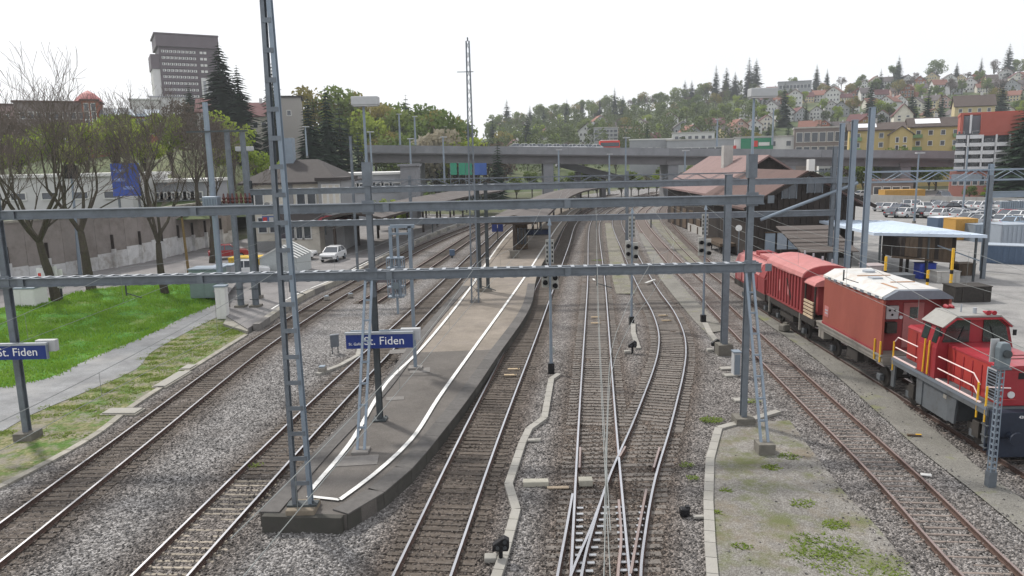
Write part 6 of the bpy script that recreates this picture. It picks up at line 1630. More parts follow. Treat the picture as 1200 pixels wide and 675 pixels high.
# cabinets
def cabinet(label, px, py, size, m, z=0.0, cat='cabinet'):
    c = G(px, py, z); t = thing('equipment_cabinet', label, cat, tuple(c))
    MB().box(c + Vector((0, 0, size[2] / 2)), size).build('housing', m, t, bevel=.03)
    MB().box(c + Vector((0, 0, size[2] + .06)), (size[0] + .12, size[1] + .12, .1)).build('roof', M_STEELL if m is not M_PLATE else M_FRAMEW, t)
    for s in (-.24, .24): MB().box(c + Vector((s * size[0], -size[1] / 2 - .012, size[2] * .5)), (size[0] * .44, .02, size[2] * .85)).build('door', m, t)
M_GRNC = mat('grey_green_cabinet', (.17, .23, .215), .6, var=.08)
cabinet('large grey-green cabinet at the end of the grass bank', 246, 347, (2.4, 1.8, 2.3), M_GRNC, .3)
cabinet('grey cabinet joined behind the large grey-green cabinet', 266, 336, (1.6, 1.4, 1.9), M_GREYB, .3)
cabinet('tall white cabinet beside the service path end', 262, 373, (.75, .55, 2.3), M_FRAMEW, .05)
cabinet('squat white box on the upper road behind the grass bank', 34, 357, (2.0, 1.6, 1.3), M_FRAMEW, .9)
for k, (px, hh) in enumerate(((53, 2.6), (67, 2.7), (73, 2.4))):
    c = G(px, 353 - k, .9); t = thing('notice_post', ['white notice post with a red mark beside the first bare tree', 'white panel post right of the first bare tree', 'white panel post farther right of the first bare tree'][k], 'sign post', tuple(c))
    MB().box(c + Vector((0, 0, hh / 2)), (.12, .12, hh)).build('post', M_STEELD, t); MB().box(c + Vector((0, -.08, hh * .68)), (.62, .05, hh * .62)).build('panel', M_FRAMEW, t)
    if k == 0: MB().box(c + Vector((-.1, -.12, hh * .75)), (.22, .02, .5)).build('red_mark', MATS['sign_red'], t)
# road sign, timber pole
tp = thing('timber_pole', 'brown leaning timber pole before the retaining wall', 'pole', tuple(G(222, 318, .9))); c = G(221, 320, .9); q = P(213, 255, c.y); MB().tube([c, (q.x, c.y, q.z)], .14, 8, .1).build('shaft', mat('pole_timber', (.17, .12, .05), .9), tp); MB().tube([(q.x, c.y, q.z), (q.x, c.y, q.z + .3)], .12, 8, .03).build('tip', M_TIMB, tp)
lpw = thing('street_lamp', 'dark lantern lamp on a pale pole against the retaining wall', 'street lamp', tuple(G(92, 320, .9))); c = G(94, 322, .9); q = P(84, 208, c.y); MB().tube([c, (q.x, c.y, q.z)], .17, 8, .1).build('pole', M_STEELL, lpw); MB().box((q.x, c.y, q.z + .5), (1.0, .6, 1.2)).build('lantern', M_BLACK, lpw); MB().box((q.x, c.y, q.z + 1.15), (.5, .5, .15)).build('cap', M_BLACK, lpw)
# concrete lids in the verge
for lb, px, sz in (('pale concrete manhole lid in the weedy verge', (144, 484), (1.5, .7)), ('long pale concrete slab in the weedy verge', (202, 446), (.6, 2.6)), ('small concrete slab high in the weedy verge', (221, 432), (.5, .8))):
    c = G(*px); t = thing('manhole_cover', lb, 'slab', tuple(c)); MB().box(c + Vector((0, 0, .08)), (*sz, .1), rz=-.05).build('slab', M_TROUGH, t); MB().box(c + Vector((0, 0, .03)), (sz[0] + .15, sz[1] + .15, .1), rz=-.05).build('rim', M_OLDC, t)
# low white flat-roofed building left of the viaduct
local_block('pavilion', 'low pavilion with bright white flat roof left of the viaduct', 132, 384, 470, .3, zz(430, 205, 132), 14, M_GREYB, M_FRAMEW, 8, 2, 2.0, 1.6)
local_block('pavilion', 'grey concrete cube at the right end of the white-roofed pavilion', 128, 468, 486, .3, zz(476, 195, 128), 6, M_VIAC, M_VIAC)

# ---- buildings on the left hillside
def hill_house(label, D, xa, xb, yr, ye, yb, wall, roofm, axis='x', dep=10, nx=3, nz=2, name='house', cat='house'):
    t = thing(name, label, cat, (X((xa + xb) / 2, D), D, zz((xa + xb) / 2, yb, D)))
    x0, x1 = X(xa, D), X(xb, D); cx = (xa + xb) / 2
    zr, ze, zb = zz(cx, yr, D), zz(cx, ye, D), zz(cx, yb, D)
    gable_body(MB(), x0, x1, D, D + dep, zb - 6, ze, zr - .3, axis).build('wall', wall, t)
    r_ = gable_roof(MB(), x0, x1, D, D + dep, ze, zr - .3, .5, .3, axis).build('roof', roofm, t)
    MB().box((lerp(x0, x1, .7), D + dep * .5, zr + .3), (.8, .8, 1.6)).build('chimney', M_OFFW, r_)
    if nx: windows(t, x0 + .4, x1 - .4, zb, ze - .2, nx, nz, D, min(1.2, (x1 - x0) / nx * .5), min(1.5, (ze - zb) / nz * .55))
    t.rotation_euler.z = -.8 * math.atan2(x0 + x1, 2 * D)
    return t
# tower block
tw = thing('tower_block', 'dark high-rise block with bands of white windows on the left hill', 'building', (X(218, 262), 262, 20)); D = 262.0
tz = lambda py: zz(218, py, D)
MB().bx(X(189, D), X(252, D), D, D + 16, 10, tz(56)).build('wall', M_TOWER, tw)
MB().bx(X(186.5, D), X(253, D), D - .8, D + 17, tz(55.8), tz(42)).build('top_block', M_TOWER, tw)
MB().bx(X(185, D), X(253.5, D), D - 1, D + 17, tz(41.8), tz(40)).build('roof', M_TOWER, tw)
MB().bx(X(181, D), X(188.8, D), D + .5, D + 12, 10, tz(82)).build('white_flank', M_OFFW, tw); MB().bx(X(180, D), X(188.8, D), D + .2, D + 12, tz(81.8), tz(65)).build('dark_flank', M_TOWER, tw)
for j in range(8):
    y_ = 60.5 + j * 7.4
    MB().bx(X(190, D), X(230, D), D - .25, D - .05, tz(y_ + 5.2), tz(y_ + 2.4)).build('spandrel', M_TOWER, tw)
    for i in range(9):
        if j > 3 and i < 0: continue
        w_ = MB().bx(X(191.5 + i * 4.1, D), X(194.6 + i * 4.1, D), D - .12, D - .0, tz(y_ + 2.1), tz(y_ - .7)).build('window', M_FRAMEW, tw)
        MB().bx(X(192.2 + i * 4.1, D), X(193.2 + i * 4.1, D), D - .16, D - .13, tz(y_ + 1.8), tz(y_ - .4)).build('pane', M_WGLASS, w_)
    for i in range(2): 
        if j < 4: MB().bx(X(232 + i * 4.1, D), X(235 + i * 4.1, D), D - .12, D - .0, tz(y_ + 2.1), tz(y_ - .7)).build('window', M_FRAMEW, tw)
MB().bx(X(231, D), X(249, D), D - .3, D - .02, tz(116), tz(91)).build('white_panel', M_OFFW, tw)
for i in range(3): MB().bx(X(233 + i * 5, D), X(236 + i * 5, D), D - .4, D - .31, tz(110), tz(95)).build('panel_joint', M_GREYB, tw)
tw.rotation_euler.z = .50; tw.location.x += 3.4
# brick house with turret
bk = thing('brick_house', 'long red brick house with a small turret dome at the left', 'building', (X(150, 170), 170, 14)); D = 170.0
bz = lambda py: zz(150, py, D)
MB().bx(X(108, D), X(124, D), D, D + 12, 5, bz(118)).build('turret', M_BRICK, bk)
MB().tube([(X(114, D), D + 3, bz(118)), (X(114, D), D + 3, bz(114)), (X(114, D), D + 3, bz(109)), (X(114, D), D + 3, bz(105))], [3.0, 2.4, 1.4, .1], 10).build('dome', M_WROOF, bk)
MB().bx(X(106, D), X(126, D), D - .4, D + 12.4, bz(118) + .01, bz(116.5)).build('cornice', M_RUSTR, bk)
MB().bx(X(124.2, D), X(184, D), D + 1, D + 12, 5, bz(136)).build('wall', M_BRICK, bk)
r_ = gable_roof(MB(), X(124.5, D), X(184, D), D + 1, D + 12, bz(135.5), bz(127), .6, .3, 'x').build('roof', M_STEELL, bk)
for k in range(3): MB().box((X(133 + k * 16, D), D + 3.2, bz(130)), (2.0, 2.4, 1.7)).build('dormer', M_OFFW, r_)
windows(bk, X(109, D), X(123, D), bz(150), bz(121), 2, 3, D, .9, 1.7); windows(bk, X(126, D), X(183, D), bz(158), bz(138), 9, 2, D + 1, 1.0, 1.5)
bk.rotation_euler.z = .40
local_block('apartment_house', 'grey-brown blank house wing left of the brick turret', 172, 30, 104, 10, zz(70, 120, 172), 12, mat('grey_brown_render', (.22, .19, .18), .85, var=.1), M_RUSTR, 8, 3, 1.0, 1.5)
local_block('apartment_house', 'pinkish house at the far left behind the bare trees', 180, -70, 28, 10, zz(10, 122, 180), 12, mat('pinkish_render', (.30, .22, .21), .85, var=.1), M_RUSTR, 8, 3, 1.0, 1.5)
local_block('clinic_wing', 'white flat clinic wing left of the dark high-rise', 240, 160, 190, 15, zz(175, 117, 240), 14, M_OFFW, M_OFFW, 5, 2, 1.6, 1.4)
local_block('clinic_wing', 'pale lower clinic wing in front of the dark high-rise', 250, 184, 222, 15, zz(200, 114, 250), 10, M_OFFW, M_GREYB, 6, 1, 1.6, 1.4)
hill_house('white house with dark maroon roof below the tall dark firs', 200, 236, 272, 113, 131, 150, M_OFFW, M_MAROON, 'x', 12, 4, 1)
hill_house('white house with maroon roof right of the tall dark firs', 205, 286, 318, 118, 136, 156, M_CREAM, M_MAROON, 'x', 12, 3, 1)
local_block('apartment_house', 'tall blank grey house wall between the firs and the mast', 190, 328, 356, 6, zz(342, 114, 190), 12, mat('grey_house', (.34, .32, .30), .85, var=.08), M_SLATE, 1, 3, 1.0, 1.3)
# ================================================================ HILLS
from mathutils import noise as mnoise
def pl_interp(tab, x):
    if x <= tab[0][0]: return tab[0][1]
    for (a, b), (c, d) in zip(tab, tab[1:]):
        if x <= c: return b + (d - b) * (x - a) / (c - a)
    return tab[-1][1]
# ridge height in the picture, nearer foot distance and ridge distance along the picture's width
RIDGE = [(-700, 140), (0, 150), (120, 152), (250, 135), (330, 150), (420, 158), (520, 165), (560, 166), (600, 158), (650, 146), (700, 138), (760, 132), (820, 124), (860, 118), (920, 112), (1000, 108), (1080, 102), (1150, 98), (1200, 96), (1900, 90)]
FOOT = [(-700, 86), (240, 86), (300, 130), (370, 170), (430, 215), (560, 250), (700, 270), (1000, 250), (1900, 240)]
RDIST = [(-700, 300), (280, 300), (420, 380), (560, 560), (700, 700), (1900, 700)]
FZ = [(-700, 5.2), (240, 5.2), (310, 2), (420, 1), (560, 0), (1900, 0)]
def pxx(x, y): return 600 + CAM_F * x / max(y, 1) / _cp     # picture column of a far point
def terr(x, y):
    px = pxx(x, y); f, rd = pl_interp(FOOT, px), pl_interp(RDIST, px)
    zr = CAM_H + (188 - (px - 600) * .021 - pl_interp(RIDGE, px)) / CAM_F * rd
    z0 = pl_interp(FZ, px)
    if y < f: return z0 - (f - y) * .3
    t = (y - f) / (rd - f)
    if t < 1: return z0 + (zr - z0) * t ** 1.05 + 1.2 * mnoise.noise((x * .02, y * .02, 0)) * min(1, t * 4)
    return zr - (y - rd) * .02
mb = MB(); NXT, NYT = 110, 46
for j in range(NYT + 1):
    for i in range(NXT + 1):
        px = -300 + 1750 * i / NXT; f = pl_interp(FOOT, px); y = f - 1 + (1080 - f) * (j / NYT) ** 1.6
        x = (px - 600) * y * _cp / CAM_F; mb.v.append((x, y, terr(x, y)))
for j in range(NYT):
    for i in range(NXT):
        a = j * (NXT + 1) + i; mb.f.append((a, a + 1, a + NXT + 2, a + NXT + 1)); mb.m.append(0)
M_HILL = gravel('hill_meadow', (.05, .075, .028), (.075, .10, .038), (.10, .125, .05), .5, .3, [(.13, .14, .07), (.05, .07, .03)], .02)
struct(mb.build('hill_terrain', M_HILL, smooth=True))

# ================================================================ TREES
def foliage(name, c, c2, trans=.25):
    m = bpy.data.materials.new(name); m.use_nodes = True; t = m.node_tree
    b = t.nodes['Principled BSDF']; b.inputs['Roughness'].default_value = .8; b.inputs['Specular IOR Level'].default_value = .15
    oi = t.nodes.new('ShaderNodeObjectInfo'); tc = t.nodes.new('ShaderNodeTexCoord')
    n = t.nodes.new('ShaderNodeTexNoise'); n.inputs['Scale'].default_value = .6; n.inputs['Detail'].default_value = 4
    t.links.new(tc.outputs['Object'], n.inputs['Vector'])
    ad = t.nodes.new('ShaderNodeMath'); ad.operation = 'ADD'; t.links.new(n.outputs[0], ad.inputs[0])
    sc = t.nodes.new('ShaderNodeMath'); sc.operation = 'MULTIPLY_ADD'; sc.inputs[1].default_value = .7; sc.inputs[2].default_value = -.35; t.links.new(oi.outputs['Random'], sc.inputs[0]); t.links.new(sc.outputs[0], ad.inputs[1])
    mx_ = t.nodes.new('ShaderNodeMixRGB'); mx_.inputs[1].default_value = (*c, 1); mx_.inputs[2].default_value = (*c2, 1); t.links.new(ad.outputs[0], mx_.inputs[0])
    t.links.new(mx_.outputs[0], b.inputs['Base Color'])
    tr = t.nodes.new('ShaderNodeBsdfTranslucent'); t.links.new(mx_.outputs[0], tr.inputs['Color'])
    ms = t.nodes.new('ShaderNodeMixShader'); ms.inputs[0].default_value = trans; o = t.nodes['Material Output']
    t.links.new(b.outputs[0], ms.inputs[1]); t.links.new(tr.outputs[0], ms.inputs[2]); t.links.new(ms.outputs[0], o.inputs['Surface'])
    return m
F_FIR = foliage('fir_needles', (.014, .032, .017), (.035, .062, .032), .12)
F_SPRING = foliage('spring_green_leaves', (.17, .25, .03), (.30, .36, .06), .4)
F_DECID = foliage('mid_green_leaves', (.10, .155, .038), (.20, .245, .065), .38)
F_OCHRE = foliage('ochre_budding_leaves', (.17, .15, .04), (.27, .235, .07), .35)
F_BROWN = foliage('brownish_bare_twigs', (.085, .065, .05), (.13, .105, .08), .2)
F_BLOSS = foliage('pale_blossom', (.30, .27, .19), (.45, .41, .33), .3)
M_BARK = mat('bark', (.065, .055, .042), .95, var=.3, scale=6, bump=.5, bscale=20, dirt=(.085, .09, .04), dscale=2)
M_TWIG = mat('twig_bark', (.12, .10, .085), .95, var=.2)

def leaf(mb, c, s, rn, flat=0.0):
    n = Vector((rn.gauss(0, 1), rn.gauss(0, 1), rn.gauss(0, 1) + flat)).normalized()
    u = n.orthogonal().normalized(); v = n.cross(u); a = rn.uniform(0, 6.28)
    u, v = u * math.cos(a) + v * math.sin(a), v * math.cos(a) - u * math.sin(a)
    u *= s * rn.uniform(.6, 1.2); v *= s * rn.uniform(.4, .8); o = len(mb.v)
    mb.v += [tuple(c - u), tuple(c - v * .8), tuple(c + u), tuple(c + v)]; mb.f.append((o, o + 1, o + 2, o + 3)); mb.m.append(0)
def deciduous(seed, h, r, n, ls, fm, name='broadleaf_tree'):
    rn = random.Random(seed); t = thing(name, 'x', 'tree'); local(t)
    tk = MB(); tk.tube([(0, 0, -.6), (0, 0, h * .2), (rn.uniform(-.3, .3), rn.uniform(-.3, .3), h * .5), (rn.uniform(-.5, .5), rn.uniform(-.5, .5), h * .85)], [h * .022, h * .018, h * .012, h * .003], 7)
    blobs = []
    for k in range(11):
        a = rn.uniform(0, 6.28); el = rn.uniform(-.5, 1); rr = r * rn.uniform(.3, .72)
        c = Vector((math.cos(a) * rr * (1 - .3 * max(0, el)), math.sin(a) * rr * (1 - .3 * max(0, el)), h * (.60 + .27 * el))); blobs.append((c, r * rn.uniform(.28, .46)))
        tk.tube([(0, 0, h * rn.uniform(.18, .45)), c * .6 + Vector((0, 0, h * .14)), c], [h * .010, h * .007, h * .002], 5)
    tk.build('trunk', M_BARK, t)
    cr = MB()
    for k in range(n):
        c, br = rn.choice(blobs); d = Vector((rn.gauss(0, 1), rn.gauss(0, 1), rn.gauss(0, 1))).normalized() * br * rn.uniform(.35, 1.12) ** .7
        d.z *= .85; leaf(cr, c + d, ls, rn, .3)
    cr.build('crown', fm, t); return t
def conifer(seed, h, r, tiers, fm=F_FIR, name='fir_tree'):
    rn = random.Random(seed); t = thing(name, 'x', 'tree'); local(t)
    tk = MB(); tk.tube([(0, 0, -.6), (0, 0, h * .5), (0, 0, h * .98)], [h * .018, h * .01, .02], 6); tk.build('trunk', M_BARK, t)
    cr = MB()
    for k in range(tiers):
        f = k / (tiers - 1); z = h * (.07 + .91 * f); rr = r * (1 - f) ** .72 * rn.uniform(.82, 1.12) + .30
        nb = max(7, int(19 * (1 - f) + 6))
        for i in range(nb):
            a = 6.28 * (i + rn.uniform(-.4, .4)) / nb; L = rr * rn.uniform(.65, 1.15); d = Vector((math.cos(a), math.sin(a), 0)); sd = Vector((-d.y, d.x, 0))
            for q in range(3):
                s0 = .25 + .27 * q; p = d * (L * s0) + Vector((0, 0, z - L * .32 * s0 + rn.uniform(-.1, .1) * h * .02)); w_ = L * (.42 - .08 * q) * rn.uniform(.7, 1.2); ln = L * .42
                o = len(cr.v); cr.v += [tuple(p - d * ln * .4), tuple(p - sd * w_ + Vector((0, 0, -w_ * .35))), tuple(p + d * ln + Vector((0, 0, -ln * .4))), tuple(p + sd * w_ + Vector((0, 0, -w_ * .35)))]
                cr.f.append((o, o + 1, o + 2, o + 3)); cr.m.append(0)
    cr.build('crown', fm, t); return t
TWR = .014
def bare(seed, h, spread, depth=6, name='bare_tree', buds=None, nb=0, lean=0.0, fork=None):
    rn = random.Random(seed); t = thing(name, 'x', 'tree'); local(t)
    tk, tw_ = MB(), MB(); tips = []
    def grow(p, d, L, r, k):
        n = 3; pts = [p]; q = p; dd = d
        for i in range(n):
            dd = (dd + Vector((rn.gauss(0, .13), rn.gauss(0, .13), rn.gauss(.05, .08)))).normalized(); q = q + dd * (L / n); pts.append(q)
        r1 = r * (.62 if k < depth else .3)
        (tk if r > .035 else tw_).tube(pts, [max(TWR, lerp(r, r1, i / n)) for i in range(n + 1)], 7 if r > .08 else 4 if r > .03 else 3, cap=False)
        if k >= depth: tips.append(q); return
        nc = (rn.choice((2, 3, 3)) if k < 4 else rn.choice((3, 4))) if k > 0 else 4
        for i in range(nc):
            a = 6.28 * (i + rn.uniform(0, .8)) / nc; u = dd.orthogonal().normalized(); v = dd.cross(u)
            s = (spread if k > 0 else spread * .95) * rn.uniform(.6, 1.25)
            nd = (dd + (u * math.cos(a) + v * math.sin(a)) * s + Vector((0, 0, .12))).normalized()
            s0 = pts[-1] if i < 2 or k == 0 else pts[rn.choice((1, 2))]
            grow(s0, nd, L * rn.uniform(.66, .86), r1 * rn.uniform(.62, .85), k + 1)
    grow(Vector((0, 0, -.3)), Vector((lean, 0, 1)).normalized(), h * .30, h * .024, 0)
    tk.build('trunk', M_BARK, t); tw_.build('twigs', M_TWIG, t)
    if buds:
        b = MB()
        for k in range(nb): leaf(b, rn.choice(tips) + Vector((rn.gauss(0, .35), rn.gauss(0, .35), rn.gauss(0, .35))), .11, rn)
        b.build('buds', buds, t)
    return t
PROTO = {}
def place(kind, label, loc, s=1.0, rz=None, group=None, sz=None, cat='tree'):
    lst = PROTO[kind]; p, used = lst[0]; lst.append(lst.pop(0))
    ent = lst[-1]
    if not ent[1]: o = p; ent[1] = True
    else: o = copy_tree(p)
    o.location = loc; o.rotation_euler = (0, 0, random.uniform(0, 6.28) if rz is None else rz); o.scale = (s, s, sz or s)
    o['label'] = label; o['category'] = cat
    if group: o['group'] = group
    elif 'group' in o: del o['group']
    return o
PROTO['fir'] = [[conifer(11, 20, 4.2, 26), False], [conifer(12, 20, 3.4, 28), False], [conifer(13, 20, 4.8, 24), False]]
PROTO['big'] = [[conifer(21, 24, 5.0, 44), False]]
PROTO['spring'] = [[deciduous(31, 11, 4.2, 1500, .36, F_SPRING), False], [deciduous(32, 11, 4.6, 1300, .36, F_SPRING), False]]
PROTO['mid'] = [[deciduous(41, 13, 5.2, 1700, .42, F_DECID), False], [deciduous(42, 14, 4.6, 1600, .42, F_DECID), False], [deciduous(45, 13, 5.6, 1500, .42, F_DECID), False]]
PROTO['ochre'] = [[deciduous(51, 13, 4.8, 1400, .38, F_OCHRE), False]]
PROTO['brown'] = [[deciduous(61, 13, 4.8, 1100, .30, F_BROWN), False], [deciduous(62, 12, 4.2, 1000, .30, F_BROWN), False]]
PROTO['blossom'] = [[deciduous(71, 8, 3.4, 1100, .30, F_BLOSS), False]]

# --- bare foreground trees on the left
for i, (seed, px, py, z, top, spread, lb, lean) in enumerate(((101, 66, 352, .9, 92, .50, 'large bare spreading tree nearest the left edge', .02), (107, 108, 340, .9, 104, .58, 'bare tree with a low forked trunk in the middle of the grass bank', .02),
        (113, 193, 340, .9, 150, .55, 'slim bare tree leaning left beside the timber pole', -.14), (131, 248, 308, .9, 162, .62, 'bare twiggy tree behind the grey-green cabinet', .0))):
    b = G(px, py, z); hgt = P(px, top, b.y).z - z
    t = bare(seed, hgt * (1.0 if i == 0 else 1.08), spread, 6, lean=lean); t.location = b; t.rotation_euler = (0, 0, i * 1.3); tag(t, lb, 'tree', 'bare trees along the grass bank')
t = bare(141, 15, .5, 6); b = G(30, 330, .9); t.location = (b.x - 4, b.y + 3, .9); tag(t, 'bare tree half hidden behind the largest bare tree at the left', 'tree', 'bare trees along the grass bank')
t = bare(151, 14, .55, 6); t.location = (X(172, 84), 84, 5.2); tag(t, 'bare tree behind the blue billboard above the wall', 'tree', 'bare trees along the grass bank')
t = bare(157, 13, .55, 6); t.location = (X(228, 88), 88, 5.2); tag(t, 'brown bare tree above the wall behind the transformer', 'tree', 'bare trees along the grass bank')
# light green trees on the slope behind
GS = 'spring trees on the left slope'
for k, (px, D, kind, s) in enumerate(((20, 112, 'spring', .8), (62, 118, 'spring', .95), (100, 112, 'spring', .95), (135, 120, 'spring', 1.05), (168, 114, 'spring', .95), (200, 124, 'spring', 1.0), (150, 145, 'mid', .8), (240, 120, 'brown', 1.0), (272, 135, 'spring', 1.1), (300, 140, 'spring', 1.0), (255, 150, 'spring', 1.0), (215, 150, 'brown', 1.0), (0, 130, 'brown', 1.1), (-40, 120, 'brown', 1.1), (322, 150, 'spring', .9))):
    x = X(px, D); place(kind, '%s tree, %s from the left on the slope above the wall' % ({'spring': 'fresh light green', 'mid': 'mid green', 'brown': 'brownish budding'}[kind], ordn[k]), (x, D, terr(x, D) - .3), s, group=GS)
# tall dark firs
for lb, px, D, top, k_, wide in (('tallest dark fir beside the high-rise', 266, 185, 47, 'big', 1.25), ('dark fir right of the tallest fir', 285, 180, 74, 'big', 1.1), ('slim dark fir in front of the high-rise', 228, 215, 96, 'fir', 1.2), ('dark fir behind the tallest mast', 325, 230, 72, 'fir', 1.0),
        ('dark fir just right of the tallest mast', 322, 200, 90, 'fir', .9), ('broad dark fir left of the slim mast', 364, 165, 110, 'big', 1.0), ('dark fir behind the station roof', 385, 175, 98, 'big', .8), ('fir behind the flat pavilion roof', 400, 180, 118, 'fir', 1.1)):
    x = X(px, D); z = terr(x, D) - .4; zt = P(px, top, D).z; h = zt - z; hp = 24 if k_ == 'big' else 20
    place(k_, lb, (x, D, z), h / hp * wide, sz=h / hp, group='dark firs on the left hill')
# tree belt behind the viaduct's left end
rn = random.Random(5)
belt = [(345, 130, 'mid'), (372, 105, 'ochre'), (392, 102, 'mid'), (408, 112, 'ochre'), (424, 124, 'mid'), (440, 128, 'ochre'), (455, 124, 'ochre'), (468, 122, 'mid'), (482, 126, 'mid'), (497, 124, 'mid'), (510, 130, 'mid'), (522, 134, 'ochre'), (536, 142, 'mid'), (548, 146, 'fir'), (560, 150, 'brown'), (572, 152, 'brown'), (478, 118, 'fir'), (432, 140, 'spring'), (512, 150, 'blossom'), (488, 158, 'blossom'), (522, 156, 'blossom'), (450, 150, 'ochre'), (470, 150, 'mid'), (540, 158, 'spring'), (420, 150, 'fir')]
for k, (px, top, kind) in enumerate(sorted(belt)):
    D = 232 + rn.uniform(0, 40) if top < 145 else 216 + rn.uniform(0, 10)
    if top < 145: top -= 9
    if px < 425: D -= 25
    x = X(px, D); z = terr(x, D) - .3; h = P(px, top, D).z - z; hp = {'mid': 13.5, 'ochre': 13, 'brown': 13, 'spring': 11, 'fir': 20, 'blossom': 8}[kind]
    place(kind, '%s tree, %s from left in the belt behind the left viaduct end' % ({'mid': 'mid green', 'ochre': 'ochre budding', 'brown': 'brown bare', 'spring': 'light green', 'fir': 'dark fir', 'blossom': 'pale blossoming'}[kind], ordn[k]), (x, D, z), h / hp * .95, sz=h / hp, group='tree belt behind the viaduct')
# fir in front of the viaduct, bushes under it
D = 184; x = X(583, D); place('fir', 'single dark fir in front of the viaduct beside the blue hoarding', (x, D, 0), P(583, 160, D).z / 20 * .95, sz=P(583, 160, D).z / 20)
for k, (px, D, s) in enumerate(((440, 118, .42), (455, 121, .48), (470, 119, .4), (500, 150, .4), (530, 165, .4), (700, 205, .55), (740, 212, .6), (770, 210, .6), (820, 214, .7), (675, 214, .6), (850, 212, .6), (1030, 205, .9), (1052, 210, 1.0), (1075, 206, .9), (1100, 212, .9), (1140, 160, .3), (1160, 160, .3))):
    x = X(px, D); place('spring' if k % 3 else 'mid', 'green bush, %s from the left around the viaduct piers' % ordn[k], (x, D, -.2), s, group='bushes around the viaduct', cat='bush')
rn = random.Random(8)
for k in range(26):
    px = 575 + k * 17 + rn.uniform(-5, 5); D = 208 + rn.uniform(0, 10); x = X(px, D)
    place(rn.choice(('mid', 'brown', 'mid', 'spring')), 'dark thicket tree, %s from left in the row behind the viaduct piers' % ordn[k], (x, D, -.8), rn.uniform(.55, .8), group='thicket behind the viaduct piers')
for k in range(10):
    px = 998 + k * 13 + rn.uniform(-3, 3); D = 207 + rn.uniform(0, 8); x = X(px, D)
    place(rn.choice(('mid', 'spring', 'mid')), 'bushy green tree, %s from left below the viaduct before the yellow flats' % ordn[k], (x, D, -.8), rn.uniform(.75, .95), group='trees below the yellow flats')
D = 150; x = X(1199, D); place('big', 'big dark fir at the right edge in front of the red building', (x, D, 0), 1.05, sz=P(1200, 118, D).z / 24)
D = 165; x = X(1190, D); place('fir', 'dark fir behind the big fir at the right edge', (x, D, 0), 1.2, sz=P(1190, 128, D).z / 20)

# ---- right hillside: trees
LBL = {'mid': 'green', 'ochre': 'ochre', 'brown': 'brown leafless', 'spring': 'light green', 'fir': 'dark fir'}
HP = {'mid': 13.5, 'ochre': 13, 'brown': 13, 'spring': 11, 'fir': 20}
SECT = [(655, 'left of the bus'), (735, 'above the bus'), (800, 'above the white hall'), (872, 'left of right lamp'), (960, 'behind right lamp'), (1055, 'over left yellow flats'), (1125, 'over right yellow flats'), (9999, 'above red building')]
CNT = {}
def spot(kindname, rowname, px):
    sc_ = next(n for x, n in SECT if px < x); k = CNT.get((kindname, rowname, sc_), 0); CNT[(kindname, rowname, sc_)] = k + 1
    return '%s, %s from left, %s, %s' % (kindname, ordn[k], rowname, sc_)
def hill_row(rowname, items, group):
    for k, (px, t, kind, s) in enumerate(sorted(items)):
        f, rd = pl_interp(FOOT, px), pl_interp(RDIST, px); D = f + (rd - f) * t; x = (px - 600) * D * _cp / CAM_F
        place(kind, spot(LBL[kind] + ' tree', rowname, px), (x, D, terr(x, D) - .5), s * random.uniform(.9, 1.1), sz=s * random.uniform(.9, 1.15), group=group)
rn = random.Random(17)
it = [(px + rn.uniform(-4, 4), .985, rn.choice(('fir', 'mid', 'mid', 'brown', 'mid', 'ochre')), rn.uniform(.9, 1.4)) for px in range(585, 840, 6)]
it += [(840, .97, 'fir', 1.7), (852, .98, 'fir', 1.5), (862, .95, 'fir', 1.4), (878, .96, 'fir', 2.0), (886, .97, 'fir', 1.6), (825, .98, 'mid', 1.6), (956, .99, 'fir', 1.2), (968, .98, 'fir', 1.1), (1008, .98, 'mid', 1.2), (1046, .97, 'mid', 1.5), (1050, .95, 'fir', 1.3), (1094, .98, 'mid', 1.7), (1117, .97, 'fir', 1.0), (1145, .98, 'fir', 1.0), (1160, .98, 'brown', 1.5), (1176, .97, 'fir', 1.7), (1190, .98, 'mid', 1.5), (1205, .97, 'ochre', 1.6), (930, .99, 'mid', 1.2), (985, .99, 'brown', 1.1), (1070, .985, 'brown', 1.0), (1130, .99, 'brown', .9)]
hill_row('on the hill ridge', it, 'trees on the ridge')
it = [(px + rn.uniform(-5, 5), rn.uniform(.66, .84), rn.choice(('fir', 'mid', 'brown', 'mid', 'ochre', 'spring', 'mid', 'spring')), rn.uniform(.8, 1.3)) for px in list(range(580, 860, 10)) + list(range(870, 1205, 15))]
hill_row('on the upper hillside', it, 'trees on the upper hillside')
it = [(px + rn.uniform(-6, 6), rn.uniform(.38, .58), rn.choice(('fir', 'mid', 'brown', 'mid', 'ochre', 'spring', 'mid', 'spring')), rn.uniform(.75, 1.2)) for px in list(range(585, 860, 11)) + list(range(862, 1205, 17))]
it += [(920, .42, 'fir', 1.25), (1068, .30, 'fir', 1.15), (1087, .28, 'fir', 1.15), (1103, .27, 'fir', .95), (1172, .35, 'fir', 1.3)]
hill_row('on the middle hillside', it, 'trees on the middle hillside')
it = [(px + rn.uniform(-8, 8), rn.uniform(.08, .26), rn.choice(('fir', 'mid', 'brown', 'spring', 'ochre')), rn.uniform(.6, .95)) for px in list(range(585, 860, 13)) + list(range(868, 1190, 18))]
hill_row('at the hill foot', it, 'trees at the hill foot')
